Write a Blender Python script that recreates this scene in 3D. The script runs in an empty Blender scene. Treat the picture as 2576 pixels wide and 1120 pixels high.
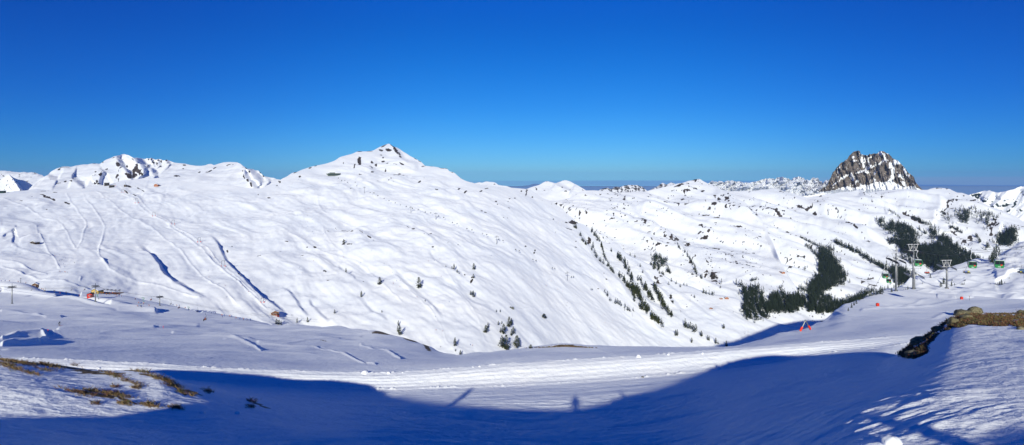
import bpy, bmesh, math, random
import numpy as np
from mathutils import Vector, Matrix
random.seed(7)
scene = bpy.context.scene
C = scene.collection

# ------------------------------------------------------------ camera, world, sun, exposure
F = 600.0            # focal length in pixels of the 1024 wide frame
HOR = 181.0          # eye level, pixel row
SUN_E = math.radians(19.33)
SUN_A = math.radians(5.94)          # light travels this far right of forward
cam_d = bpy.data.cameras.new("camera")
cam_d.sensor_fit = 'HORIZONTAL'; cam_d.sensor_width = 36.0
cam_d.lens = 36.0 * F / 1024.0
cam_d.shift_y = (HOR - 222.5) / 1024.0
cam_d.clip_start = 0.1; cam_d.clip_end = 200000
cam = bpy.data.objects.new("camera", cam_d); C.objects.link(cam)
cam.location = (0, 0, 0); cam.rotation_euler = (math.radians(90), 0, 0)
scene.camera = cam
scene.render.resolution_x = 1024; scene.render.resolution_y = 445

world = bpy.data.worlds.new("World"); scene.world = world; world.use_nodes = True
nt = world.node_tree; nt.nodes.clear()
def N(tree, typ, **kw):
    n = tree.nodes.new(typ)
    for k, v in kw.items(): setattr(n, k, v)
    return n
def math_node(tree, op, a, b=None, c=None, clamp=False):
    n = tree.nodes.new('ShaderNodeMath'); n.operation = op; n.use_clamp = clamp
    for i, v in enumerate((a, b, c)):
        if v is None: continue
        if isinstance(v, (int, float)): n.inputs[i].default_value = v
        else: tree.links.new(v, n.inputs[i])
    return n.outputs[0]
tc = N(nt, 'ShaderNodeTexCoord'); nrm = N(nt, 'ShaderNodeVectorMath', operation='NORMALIZE')
nt.links.new(tc.outputs['Generated'], nrm.inputs[0])
sep = N(nt, 'ShaderNodeSeparateXYZ'); nt.links.new(nrm.outputs[0], sep.inputs[0])
zc = math_node(nt, 'MAXIMUM', sep.outputs[2], 0.02)
cmb = N(nt, 'ShaderNodeCombineXYZ'); nt.links.new(sep.outputs[0], cmb.inputs[0]); nt.links.new(sep.outputs[1], cmb.inputs[1]); nt.links.new(zc, cmb.inputs[2])
sky = N(nt, 'ShaderNodeTexSky'); sky.sky_type = 'NISHITA'; sky.sun_disc = False
sky.sun_elevation = SUN_E; sky.sun_rotation = math.pi + SUN_A
sky.altitude = 2000; sky.air_density = 1.0; sky.dust_density = 0.3; sky.ozone_density = 1.6
nt.links.new(cmb.outputs[0], sky.inputs['Vector'])
ramp = N(nt, 'ShaderNodeValToRGB'); ramp.color_ramp.interpolation = 'B_SPLINE'
nt.links.new(zc, ramp.inputs[0])
SKYRAMP = [(0.0, (1,1,1)), (1.0, (1,1,1))]
SKYRAMP = [(0.0, (.22,.49,.84)), (.06, (.10,.41,.81)), (.12, (.045,.35,.80)), (.20, (.012,.31,.80)), (.28, (.003,.25,.80)), (.45, (.003,.29,1.1)), (1.0, (.003,.34,1.5))]
cr = ramp.color_ramp
while len(cr.elements) < len(SKYRAMP): cr.elements.new(0.5)
for e, (p, c) in zip(cr.elements, SKYRAMP): e.position = p; e.color = (*c, 1)
mul = N(nt, 'ShaderNodeMix', data_type='RGBA', blend_type='MULTIPLY'); mul.inputs[0].default_value = 1
nt.links.new(sky.outputs[0], mul.inputs[6]); nt.links.new(ramp.outputs[0], mul.inputs[7])
# thin stratus banks low over the horizon: bands in azimuth / height, broken by noise
mp = N(nt, 'ShaderNodeMapping'); mp.inputs['Scale'].default_value = (5, 5, 90); nt.links.new(nrm.outputs[0], mp.inputs[0])
nz = N(nt, 'ShaderNodeTexNoise'); nz.inputs['Scale'].default_value = 1.0; nz.inputs['Detail'].default_value = 5; nt.links.new(mp.outputs[0], nz.inputs['Vector'])
el = math_node(nt, 'ADD', sep.outputs[2], math_node(nt, 'MULTIPLY', math_node(nt, 'SUBTRACT', nz.outputs[0], .5), .004))
def band(z0, z1, soft):
    a = N(nt, 'ShaderNodeMapRange', interpolation_type='SMOOTHSTEP'); nt.links.new(el, a.inputs[0]); a.inputs[1].default_value = z0 - soft; a.inputs[2].default_value = z0 + soft
    b = N(nt, 'ShaderNodeMapRange', interpolation_type='SMOOTHSTEP'); nt.links.new(el, b.inputs[0]); b.inputs[1].default_value = z1 - soft; b.inputs[2].default_value = z1 + soft
    return math_node(nt, 'MULTIPLY', a.outputs[0], math_node(nt, 'SUBTRACT', 1.0, b.outputs[0]))
az = N(nt, 'ShaderNodeMapRange', interpolation_type='SMOOTHSTEP'); nt.links.new(sep.outputs[0], az.inputs[0]); az.inputs[1].default_value = .40; az.inputs[2].default_value = .56
az2 = N(nt, 'ShaderNodeMapRange', interpolation_type='SMOOTHSTEP'); nt.links.new(sep.outputs[0], az2.inputs[0]); az2.inputs[1].default_value = -.45; az2.inputs[2].default_value = .3
def over(col, fac, rgb):
    m = N(nt, 'ShaderNodeMix', data_type='RGBA'); nt.links.new(fac, m.inputs[0]); nt.links.new(col, m.inputs[6]); m.inputs[7].default_value = (*rgb, 1); return m.outputs[2]
SK = 8.1
col = mul.outputs[2]
lum = N(nt, 'ShaderNodeMapRange'); nt.links.new(nz.outputs[0], lum.inputs[0]); lum.inputs[1].default_value = .35; lum.inputs[2].default_value = .65; lum.inputs[3].default_value = .55; lum.inputs[4].default_value = 1.0
col = over(col, math_node(nt, 'MULTIPLY', band(-.008, .0005, .0012), math_node(nt, 'MULTIPLY', az2.outputs[0], .75)), (.13*SK, .32*SK, .72*SK))
col = over(col, math_node(nt, 'MULTIPLY', math_node(nt, 'MULTIPLY', band(-.0055, .0055, .0016), az.outputs[0]), lum.outputs[0]), (.48*SK, .52*SK, .74*SK))
col = over(col, math_node(nt, 'MULTIPLY', math_node(nt, 'MULTIPLY', band(-.0085, -.0055, .0008), az.outputs[0]), .8), (.06*SK, .20*SK, .62*SK))
# the sky deepens away from the point opposite the sun
fx = N(nt, 'ShaderNodeMapRange', interpolation_type='SMOOTHSTEP'); nt.links.new(math_node(nt, 'ABSOLUTE', math_node(nt, 'SUBTRACT', sep.outputs[0], .03)), fx.inputs[0]); fx.inputs[1].default_value = .12; fx.inputs[2].default_value = .70
dk = N(nt, 'ShaderNodeMix', data_type='RGBA', blend_type='MULTIPLY'); nt.links.new(fx.outputs[0], dk.inputs[0]); nt.links.new(col, dk.inputs[6]); dk.inputs[7].default_value = (.30, .62, .86, 1); col = dk.outputs[2]
bg = N(nt, 'ShaderNodeBackground'); bg.inputs[1].default_value = 1/SK; nt.links.new(col, bg.inputs[0])
wo = N(nt, 'ShaderNodeOutputWorld'); nt.links.new(bg.outputs[0], wo.inputs[0])

sl = bpy.data.lights.new("sun", 'SUN'); sl.energy = 4.9; sl.angle = math.radians(0.5); sl.color = (1.0, 0.96, 0.79)
so = bpy.data.objects.new("sun", sl); C.objects.link(so)
Ldir = Vector((math.sin(SUN_A)*math.cos(SUN_E), math.cos(SUN_A)*math.cos(SUN_E), -math.sin(SUN_E)))
so.rotation_euler = Ldir.to_track_quat('-Z', 'Y').to_euler(); so.location = (0, -50, 100)
scene.view_settings.view_transform = 'Standard'; scene.view_settings.look = 'None'
scene.view_settings.exposure = 0.0; scene.view_settings.gamma = 1.0

# ------------------------------------------------------------ helpers
DS = 2576/1024.0
def D(pts): return [(p[0]/DS, p[1]/DS) + tuple(p[2:]) for p in pts]
_X = [0, 820, 1640, 2460, 3276]
def DP(pts): return [(p[0]/DS,) + tuple(p[1:]) for p in pts]
def A(i, pts): return [((_X[i] + p[0]/3.1415)/4, (550 + p[1]/3.1415)/4) + tuple(p[2:]) for p in pts]
def B(i, pts): return [((_X[i] + p[0]/3.1415)/4, (900 + p[1]/3.1415)/4) + tuple(p[2:]) for p in pts]
def Cc(i, pts): return [((1024*i + p[0]/1.996)/4, (1220 + p[1]/1.996)/4) + tuple(p[2:]) for p in pts]
def Z(x0, y0, s, pts): return [((x0 + p[0]/s)/4, (y0 + p[1]/s)/4) + tuple(p[2:]) for p in pts]

def smooth(x, a, b):
    t = np.clip((x - a)/(b - a), 0, 1); return t*t*(3 - 2*t)
_rng = np.random.RandomState(3)
_perm = np.tile(_rng.permutation(256), 3)
_grad = _rng.normal(size=(256, 2)); _grad /= np.linalg.norm(_grad, axis=1)[:, None]
def perlin(x, y):
    xi = np.floor(x).astype(np.int64); yi = np.floor(y).astype(np.int64)
    xf = x - xi; yf = y - yi; xi &= 255; yi &= 255
    u = xf**3*(xf*(xf*6-15)+10); v = yf**3*(yf*(yf*6-15)+10)
    def g(a, b, dx, dy):
        k = _perm[_perm[a & 255] + (b & 255)]; return _grad[k, 0]*dx + _grad[k, 1]*dy
    n00 = g(xi, yi, xf, yf); n10 = g(xi+1, yi, xf-1, yf); n01 = g(xi, yi+1, xf, yf-1); n11 = g(xi+1, yi+1, xf-1, yf-1)
    return (n00*(1-u)+n10*u)*(1-v) + (n01*(1-u)+n11*u)*v
def fbm(x, y, oct=4, gain=.5, lac=2.03, seed=0.0):
    r = np.zeros_like(x); a = 1.0
    for i in range(oct):
        r += a*perlin(x + seed + 17.3*i, y - seed*1.7 + 9.1*i); x = x*lac; y = y*lac; a *= gain
    return r
def ridged(x, y, oct=4, gain=.5, seed=0.0):
    r = np.zeros_like(x); a = 1.0
    for i in range(oct):
        r += a*(1 - 2.2*np.abs(perlin(x + seed + 31.7*i, y + seed + 5.3*i))); x = x*2.07; y = y*2.07; a *= gain
    return r
def pchip(xk, yk, xq):
    """xk (K,), yk (K,...) ; returns values at xq (M,)"""
    xk = np.asarray(xk, float); yk = np.asarray(yk, float)
    h = np.diff(xk); sh = (-1,) + (1,)*(yk.ndim-1); hh = h.reshape(sh)
    d = np.diff(yk, axis=0)/hh
    m = np.zeros_like(yk); m[0] = d[0]; m[-1] = d[-1]
    if len(xk) > 2:
        w1 = (2*h[1:] + h[:-1]).reshape(sh); w2 = (h[1:] + 2*h[:-1]).reshape(sh)
        ok = d[1:]*d[:-1] > 0
        with np.errstate(divide='ignore', invalid='ignore'):
            mm = (w1+w2)/(w1/d[:-1] + w2/d[1:])
        m[1:-1] = np.where(ok, mm, 0)
    xq = np.clip(xq, xk[0], xk[-1])
    i = np.clip(np.searchsorted(xk, xq, side='right')-1, 0, len(xk)-2)
    t = ((xq - xk[i])/h[i]).reshape(sh); H = h[i].reshape(sh)
    return (2*t**3-3*t**2+1)*yk[i] + (t**3-2*t**2+t)*H*m[i] + (-2*t**3+3*t**2)*yk[i+1] + (t**3-t**2)*H*m[i+1]
def curve(pts, cols, k=1):
    p = sorted(pts, key=lambda q: q[0]); xs = [q[0] for q in p]
    for i in range(1, len(xs)):
        if xs[i] <= xs[i-1]: xs[i] = xs[i-1] + 1e-3
    return pchip(xs, [q[k] for q in p], cols)
def lin(pts, cols, k=1):
    p = sorted(pts, key=lambda q: q[0]); return np.interp(cols, [q[0] for q in p], [q[k] for q in p])

def grid_mesh(name, P, mats, attrs=None, flip=False):
    R, Cn, _ = P.shape
    me = bpy.data.meshes.new(name)
    idx = np.arange(R*Cn).reshape(R, Cn)
    q = np.stack([idx[:-1, :-1], idx[:-1, 1:], idx[1:, 1:], idx[1:, :-1]], -1).reshape(-1, 4)
    if flip: q = q[:, ::-1]
    me.vertices.add(R*Cn); me.vertices.foreach_set('co', P.reshape(-1).astype(np.float32))
    me.loops.add(q.size); me.loops.foreach_set('vertex_index', q.reshape(-1).astype(np.int32))
    me.polygons.add(len(q)); me.polygons.foreach_set('loop_start', (np.arange(len(q))*4).astype(np.int32))
    me.polygons.foreach_set('use_smooth', np.ones(len(q), dtype=bool))
    for k, v in (attrs or {}).items():
        a = me.attributes.new(k, 'FLOAT', 'POINT'); a.data.foreach_set('value', v.reshape(-1).astype(np.float32))
    me.update(calc_edges=True)
    for m in mats: me.materials.append(m)
    ob = bpy.data.objects.new(name, me); C.objects.link(ob)
    return ob

SHEETS = {}
def polyline_field(PX, PY, pts):
    """distance to an image polyline (px), side sign (+ right when walking down), position along 0..1"""
    pts = np.array([p[:2] for p in pts], float); best = np.full(PX.shape, 1e9); side = np.zeros(PX.shape); tt = np.zeros(PX.shape)
    L = np.r_[0, np.cumsum(np.hypot(*np.diff(pts, axis=0).T))]
    for i in range(len(pts)-1):
        a, b = pts[i], pts[i+1]; d = b-a; l2 = (d**2).sum()+1e-9
        t = np.clip(((PX-a[0])*d[0] + (PY-a[1])*d[1])/l2, 0, 1)
        dx = PX-(a[0]+t*d[0]); dy = PY-(a[1]+t*d[1]); dist = np.hypot(dx, dy)
        m = dist < best; best[m] = dist[m]
        s = d[0]*dy - d[1]*dx       # >0 : below/left of a right-going line
        side[m] = np.sign(s)[m]; tt[m] = ((L[i] + t*(L[i+1]-L[i]))/L[-1])[m]
    return best, side, tt
def local(PX, PY, pts, pad):
    p = np.array([q[:2] for q in pts]); x0, y0 = p.min(0)-pad; x1, y1 = p.max(0)+pad
    m = (PX > x0) & (PX < x1) & (PY > y0) & (PY < y1); return m
def gully(PX, PY, LY, pts, a, wl, wr, b, wb, fade=.14):
    """surface rises to a rib on the left of the line and falls back fast on its right (depth along the view ray)"""
    m = local(PX, PY, pts, 6*max(wl, wb))
    d, s, t = polyline_field(PX[m], PY[m], pts)
    a, b, wl, wb = a*.55, b*.55, min(wl, 8), min(wb, 9)
    f = smooth(t, 0, fade)*smooth(1-t, 0, fade)*np.where((t <= 0) | (t >= 1), 0, 1)
    s = -s  # right side positive
    left = -a*np.exp(-d/wl)
    right = np.where(d < wr, -a + (a+b)*smooth(d, 0, wr), b*np.exp(-(d-wr)/wb))
    LY[m] += f*np.where(s > 0, right, left)
def blobs(PX, PY, lst):
    """lst of (x, y, rx, ry, angle, density) in frame pixels"""
    r = np.zeros(PX.shape)
    for (x, y, rx, ry, ang, den) in lst:
        R = 2.2*max(rx, ry); m = (abs(PX-x) < R) & (abs(PY-y) < R)
        if not m.any(): continue
        ca, sa = math.cos(math.radians(ang)), math.sin(math.radians(ang))
        u = ((PX[m]-x)*ca + (PY[m]-y)*sa)/rx; v = (-(PX[m]-x)*sa + (PY[m]-y)*ca)/ry
        r[m] = np.maximum(r[m], den*np.exp(-(u*u+v*v)*1.2))
    return r
def store(name, P): 
    SHEETS[name] = P
def place(name, px, py, lift=0.0):
    """world point of a sheet seen at frame pixel (px, py)"""
    P = SHEETS[name]; X = P[:, :, 0]; Y = P[:, :, 1]; Zz = P[:, :, 2]
    ux = (X[P.shape[0]//2]/Y[P.shape[0]//2])*F + 512
    c = int(np.clip(np.searchsorted(ux, px), 1, len(ux)-1)); f = (px-ux[c-1])/(ux[c]-ux[c-1])
    col = P[:, c-1]*(1-f) + P[:, c]*f
    pyc = HOR - col[:, 2]/col[:, 1]*F
    best = None
    mn = 1e9
    for i in range(1, len(pyc)):        # nearest visible crossing
        a, b = pyc[i-1], pyc[i]
        if (a - py)*(b - py) <= 0 and a != b and a > b:
            t = (py-a)/(b-a); best = col[i-1]*(1-t) + col[i]*t; break
    if best is None:
        best = col[int(np.argmin(abs(pyc-py)))]
    return Vector((best[0], best[1], best[2]+lift))

# ------------------------------------------------------------ materials
def new_mat(name):
    m = bpy.data.materials.new(name); m.use_nodes = True; m.node_tree.nodes.clear()
    t = m.node_tree; o = N(t, 'ShaderNodeOutputMaterial'); b = N(t, 'ShaderNodeBsdfPrincipled'); t.links.new(b.outputs[0], o.inputs[0]); return m, t, b
def simple(name, rgb, rough=.6, metal=0.0, var=.15, scale=6.0):
    m, t, b = new_mat(name)
    tcn = N(t, 'ShaderNodeTexCoord'); nn = N(t, 'ShaderNodeTexNoise'); nn.inputs['Scale'].default_value = scale; nn.inputs['Detail'].default_value = 3
    t.links.new(tcn.outputs['Object'], nn.inputs['Vector'])
    mr = N(t, 'ShaderNodeMapRange'); t.links.new(nn.outputs[0], mr.inputs[0]); mr.inputs[1].default_value=.3; mr.inputs[2].default_value=.7; mr.inputs[3].default_value = 1-var; mr.inputs[4].default_value = 1+var
    mx = N(t, 'ShaderNodeMix', data_type='RGBA', blend_type='MULTIPLY'); mx.inputs[0].default_value = 1; mx.inputs[6].default_value = (*rgb, 1)
    t.links.new(mr.outputs[0], mx.inputs[7]); t.links.new(mx.outputs[2], b.inputs['Base Color'])
    b.inputs['Roughness'].default_value = rough; b.inputs['Metallic'].default_value = metal
    return m
def snow_mat(name, snow=(.86,.88,.90), rock_a=(.030,.024,.021), rock_b=(.095,.078,.066), ns=.05, bump=.15, bscale=.5, stretch=(1,1,1), steep=None, ao=0.0, tone=.04, tone_scale=.01, nk=.9, dr=.4):
    """snow with rock / heath where the 'rock' attribute (plus fine noise) exceeds one half; optional bare rock on steep faces"""
    m, t, b = new_mat(name)
    g = N(t, 'ShaderNodeNewGeometry')
    mpn = N(t, 'ShaderNodeMapping'); mpn.inputs['Scale'].default_value = stretch; t.links.new(g.outputs['Position'], mpn.inputs[0])
    n1 = N(t, 'ShaderNodeTexNoise'); n1.inputs['Scale'].default_value = ns; n1.inputs['Detail'].default_value = 6; n1.inputs['Roughness'].default_value = .62; t.links.new(mpn.outputs[0], n1.inputs['Vector'])
    at = N(t, 'ShaderNodeAttribute'); at.attribute_name = 'rock'
    val = math_node(t, 'ADD', at.outputs['Fac'], math_node(t, 'MULTIPLY', math_node(t, 'SUBTRACT', n1.outputs[0], .5), nk))
    if steep:
        sp = N(t, 'ShaderNodeSeparateXYZ'); t.links.new(g.outputs['Normal'], sp.inputs[0])
        st = N(t, 'ShaderNodeMapRange'); t.links.new(sp.outputs[2], st.inputs[0]); st.inputs[1].default_value = steep[0]; st.inputs[2].default_value = steep[1]; st.inputs[3].default_value = steep[2]; st.inputs[4].default_value = 0
        val = math_node(t, 'ADD', val, st.outputs[0])
    mk = N(t, 'ShaderNodeMapRange', interpolation_type='SMOOTHSTEP'); t.links.new(val, mk.inputs[0]); mk.inputs[1].default_value = .46; mk.inputs[2].default_value = .56
    n2 = N(t, 'ShaderNodeTexNoise'); n2.inputs['Scale'].default_value = ns*2.3; n2.inputs['Detail'].default_value = 5; t.links.new(mpn.outputs[0], n2.inputs['Vector'])
    rr = N(t, 'ShaderNodeValToRGB'); rr.color_ramp.elements[0].position = .35; rr.color_ramp.elements[1].position = .65; rr.color_ramp.elements[0].color = (*rock_a, 1); rr.color_ramp.elements[1].color = (*rock_b, 1)
    t.links.new(n2.outputs[0], rr.inputs[0])
    n3 = N(t, 'ShaderNodeTexNoise'); n3.inputs['Scale'].default_value = tone_scale; n3.inputs['Detail'].default_value = 5; t.links.new(mpn.outputs[0], n3.inputs['Vector'])
    sr = N(t, 'ShaderNodeValToRGB'); sr.color_ramp.elements[0].position = .3; sr.color_ramp.elements[1].position = .7
    sr.color_ramp.elements[0].color = (snow[0]*(1-tone*1.3), snow[1]*(1-tone), snow[2]*(1-tone*.5), 1); sr.color_ramp.elements[1].color = (*snow, 1); t.links.new(n3.outputs[0], sr.inputs[0])
    mx = N(t, 'ShaderNodeMix', data_type='RGBA'); t.links.new(mk.outputs[0], mx.inputs[0]); t.links.new(sr.outputs[0], mx.inputs[6]); t.links.new(rr.outputs[0], mx.inputs[7])
    t.links.new(mx.outputs[2], b.inputs['Base Color'])
    b.inputs['Roughness'].default_value = .75; b.inputs['Specular IOR Level'].default_value = .15; b.inputs['Diffuse Roughness'].default_value = dr
    if bump:
        n4 = N(t, 'ShaderNodeTexNoise'); n4.inputs['Scale'].default_value = bscale; n4.inputs['Detail'].default_value = 6; n4.inputs['Roughness'].default_value = .6; t.links.new(mpn.outputs[0], n4.inputs['Vector'])
        bp = N(t, 'ShaderNodeBump'); bp.inputs['Strength'].default_value = 1.0; bp.inputs['Distance'].default_value = bump; t.links.new(n4.outputs[0], bp.inputs['Height']); t.links.new(bp.outputs[0], b.inputs['Normal'])
    return m
# ------------------------------------------------------------ ground sheets (one depth map per land form, each at its own distance)
def columns(lo, hi, step, pad=520, n=26, padl=None):
    core = np.arange(lo, hi+1e-6, step)
    return np.r_[lo - (pad if padl is None else padl)*np.linspace(1, 0, n, endpoint=False)**1.3, core, hi + pad*np.linspace(0, 1, n+1)[1:]**1.3]

def knots_sheet(curves, rows, cols):
    ks = [D(c) for c in curves]
    W = np.stack([(curve(c, cols, 1) - HOR)/F for c in ks]); LY = np.log(np.stack([curve(c, cols, 2) for c in ks]))
    tq = np.concatenate([np.linspace(i, i+1, r, endpoint=False) for i, r in enumerate(rows)] + [[len(rows)]])
    k = np.arange(len(ks))
    W = pchip(k, W, tq); LY = pchip(k, LY, tq)
    return W, LY, tq

# ---- 1 foreground, snowcat road, near slopes
def near_ground():
    cols = columns(-40, 1064, 0.8)
    K = [
     [(-600,3567,.8),(3200,3567,.8)],
     [(-600,1135,8),(0,1135,9),(300,1135,12.5),(500,1135,13.8),(900,1135,14),(1288,1135,14),(1650,1135,12),(1900,1135,7),(2200,1135,4.8),(3200,1135,4.5)],
     [(-600,1045,17),(0,1050,17),(400,1068,17.5),(800,1096,15.5),(1288,1104,17.5),(1600,1100,16),(1900,1080,10),(2200,1040,6.6),(2400,1025,6.2),(2576,1020,6.2)],
     [(-600,985,19.8),(0,985,19.8),(400,1006,20.8),(640,1045,20.8),(800,1068,21),(1288,1090,23),(1600,1072,21),(1900,1030,13.5),(2200,965,11.5),(2400,915,10.4),(2576,905,9.8)],
     [(-600,880,23),(0,905,31),(120,918,31),(240,932,30),(400,940,27),(470,968,27),(640,1010,26),(900,1050,29),(1288,1075,30),(1450,1062,30),(1600,1045,30),(1750,1020,27),(1900,990,22),(2100,940,19),(2230,905,21),(2300,866,22),(2350,832,23.5),(2400,800,25),(2450,790,25),(2576,790,25),(3200,800,25)],
     [(-600,976,42),(0,976,42),(400,960,42),(640,990,41),(1000,1015,40),(1288,1008,39),(1600,989,39),(1900,943,40),(2200,893,43),(2300,925,45),(2576,941,45)],
     [(-600,940,47),(0,943,47.6),(400,950,47.8),(644,968,47.8),(947,979,47.6),(1100,975,47.8),(1288,969,48),(1603,949,50),(1932,912,53.5),(2089,887,57),(2200,876,58),(2300,862,60),(2576,855,62)],
     [(-600,900,51),(0,901,51),(315,912,51),(644,931,51),(865,937,50.8),(959,939,50.6),(1053,934,51),(1288,915,52.2),(1603,896,54.5),(1932,871,58),(2089,860,61),(2203,851,63),(2310,843,65),(2576,830,68)],
     [(-600,850,85),(0,860,85),(400,880,80),(640,898,72),(900,912,66),(1130,908,64),(1288,896,62),(1603,885,64),(1830,874,68),(1932,862,74),(2089,838,85),(2203,818,95),(2310,805,100),(2576,795,104)],
     [(-600,800,230),(0,810,230),(300,815,220),(600,842,160),(800,858,130),(940,868,120),(1050,886,105),(1130,897,92),(1288,883.5,78),(1420,873,72),(1603,875,74),(1830,873.5,76),(1900,858.5,85),(1960,841.5,95),(2040,825.5,118),(2080,808,135),(2130,780,155),(2230,765,170),(2400,765,180),(2576,762,175)],
     [(-600,748,400),(0,765,400),(240,770,400),(400,790,380),(520,801,350),(690,816,320),(750,820,290),(880,828,230),(940,830,200),(1000,845,185),(1060,870,165),(1130,893,130),(1200,889,100),(1288,881,84),(1340,876,80),(1420,869,76),(1500,871,77),(1603,873,78),(1830,871,80),(1900,857,88),(1960,840,99),(2040,824,123),(2080,804,143),(2130,769,180),(2180,745,215),(2230,729,250),(2300,724,270),(2400,722,285),(2576,732,280)],
     [(-600,696,520),(0,704,520),(200,733,505),(300,742,500),(430,768,480),(520,783,450),(640,806,400),(700,822,345),(750,842,320),(880,866,265),(940,885,235),(1060,930,200),(1130,960,170),(1288,960,110),(1603,960,110),(1830,940,110),(1900,920,115),(2040,900,150),(2130,860,210),(2230,760,290),(2300,748,310),(2576,750,330)],
     [(-600,740,640),(0,740,640),(300,780,610),(640,880,540),(940,980,330),(1288,1150,160),(1900,1150,160),(2230,860,360),(2576,830,420)],
     [(-600,790,750),(0,800,750),(640,900,720),(1288,1010,600),(2576,900,800)],
    ]
    rows = [16, 130, 110, 110, 56, 56, 60, 60, 80, 80, 70, 14, 8]
    W, LY, tq = knots_sheet(K, rows, cols)
    PX = np.broadcast_to(cols, W.shape); PY = W*F + HOR; T = np.broadcast_to(tq[:, None], W.shape)
    U = (PX - 512)/F
    T = np.where(T > 2, T - 1, T)
    # dug out, bulldozed and wind-shaped relief in the ski base area
    def g(pts, a, wl, wr, b, wb): gully(PX, PY, LY, pts, a, wl, wr, b, wb)
    Y = np.exp(LY); X = U*Y; Zz = -W*Y
    road = smooth(T, 4.93, 5.0)*(1 - smooth(T, 6.0, 6.07))
    near = (1 - smooth(T, 3.4, 4.2))
    # large soft undulation that grows with distance
    und = fbm(X/38+3, Y/55, 3, .45, seed=1.3)*smooth(Y, 60, 160)*1.9*(1-smooth(T, 9.2, 10.0)*.7)
    und += fbm(X/14, Y/30, 3, .5, seed=4.1)*smooth(Y, 55, 80)*.35
    und *= np.where(T > 11, 0, 1)
    # sastrugi: streaks running from lower left to upper right on the right hand mound
    right = smooth(PX, 500, 640)*near
    ca, sa = math.cos(math.radians(28)), math.sin(math.radians(28))
    a = X*ca + Y*sa; b = -X*sa + Y*ca
    wv = fbm(X/3.1, Y/3.1, 3, .5, seed=8)*.7
    patch = smooth(fbm(X/6.5, Y/9.0, 3, .5, seed=21), -.05, .35)
    sas = ridged(a/2.6 + wv, b/.62 + wv, 3, .5, seed=2.2)*.022*(.25 + patch)
    sas += ridged(a/.9 + wv, b/.25 + wv, 2, .5, seed=6.2)*.010*(.2 + patch)
    # left mound: drifted crusts running across the picture
    left = (1 - smooth(PX, 380, 620))*near
    b2 = Y + .18*X; wv2 = fbm(X/4.2, Y/3.3, 3, .5, seed=12)*.8
    sasl = ridged(X/3.4 + wv2, b2/.85 + wv2*1.2, 4, .52, seed=5.5)*.018 + fbm(X/3.0, Y/4.0, 3, .5, seed=15)*.06
    sasl += np.maximum(ridged(X/1.6 + wv2, b2/1.1, 3, .5, seed=25) - .5, 0)*.022
    mound = fbm(X/7, Y/9, 3, .5, seed=31)*.05
    und += right*(sas + mound) + left*sasl
    mid = near*(1 - smooth(PX, 380, 620))*0 + (smooth(PX, 300, 420)*(1 - smooth(PX, 640, 760)))*near
    und += mid*(ridged(X/3.0 + wv2, (Y+.3*X)/.9, 4, .5, seed=44)*.085)
    # plain between mound and road
    pl = smooth(T, 3.2, 3.8)*(1 - smooth(T, 4.7, 4.9))
    und += pl*(fbm(X/9, Y/4, 3, .5, seed=51)*.10 + ridged(X/6, Y/1.3, 2, .5, seed=52)*.022)
    # road: corduroy ruts and berms of broken lumps on both edges
    s = T - 5.0
    und += road*(np.sin(s*34 + fbm(X/6, Y*0, 2, .5, seed=61)*1.5)*.012 + fbm(X/3.5, s*5, 3, .5, seed=62)*.03)
    lump = np.maximum(fbm(X/.30, Y/.30, 3, .65, seed=63) + .1, 0)*smooth(fbm(X/2.5, Y/9, 2, .5, seed=64), -.4, .4)
    und += np.exp(-((T-4.985)/.035)**2)*(.05 + .22*lump) + np.exp(-((T-6.02)/.035)**2)*(.04 + .17*lump)
    # hill beyond the road: long drifts, groomed strips
    hill = smooth(T, 6.1, 6.6)*(1 - smooth(T, 9.2, 9.9))
    und += hill*(ridged(X/16+.4, Y/34 + X/120, 3, .5, seed=71)*.10 + fbm(X/5, Y/12, 3, .5, seed=72)*.10)
    Zz = Zz + und
    # tracks, berms and ditches given as frame polylines: (points, height m, width px)
    PYn = HOR - Zz/Y*F
    for pts, hgt, wd in TRACKS_NEAR:
        m = local(PX, PY, pts, 5*wd)
        d, sd, t = polyline_field(PX[m], PY[m], pts)
        Zz[m] += .55*hgt*np.exp(-(d/wd)**2)*smooth(t, 0, .03)*smooth(1-t, 0, .03)
    rock = blobs(PX, PY, ROCK_NEAR)
    P = np.stack([X, Y, Zz], -1)
    store('near', P)
    bare = rock + (.30*ridged(X/1.2, Y/1.2, 3, .5, seed=80)*(Y < 48) + .25*fbm(X/4, Y/9, 3, .5, seed=81)*(Y >= 48))*(rock > .05)
    ob = grid_mesh('snow_slope_ground', P, [snow_mat('snow_near', rock_a=(.05,.032,.018), rock_b=(.20,.14,.07), ns=1.7, bump=.15, bscale=1.6, tone=.07, tone_scale=.35, dr=.22)], {'rock': bare})
    ob['kind'] = 'structure'
    return ob

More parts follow.
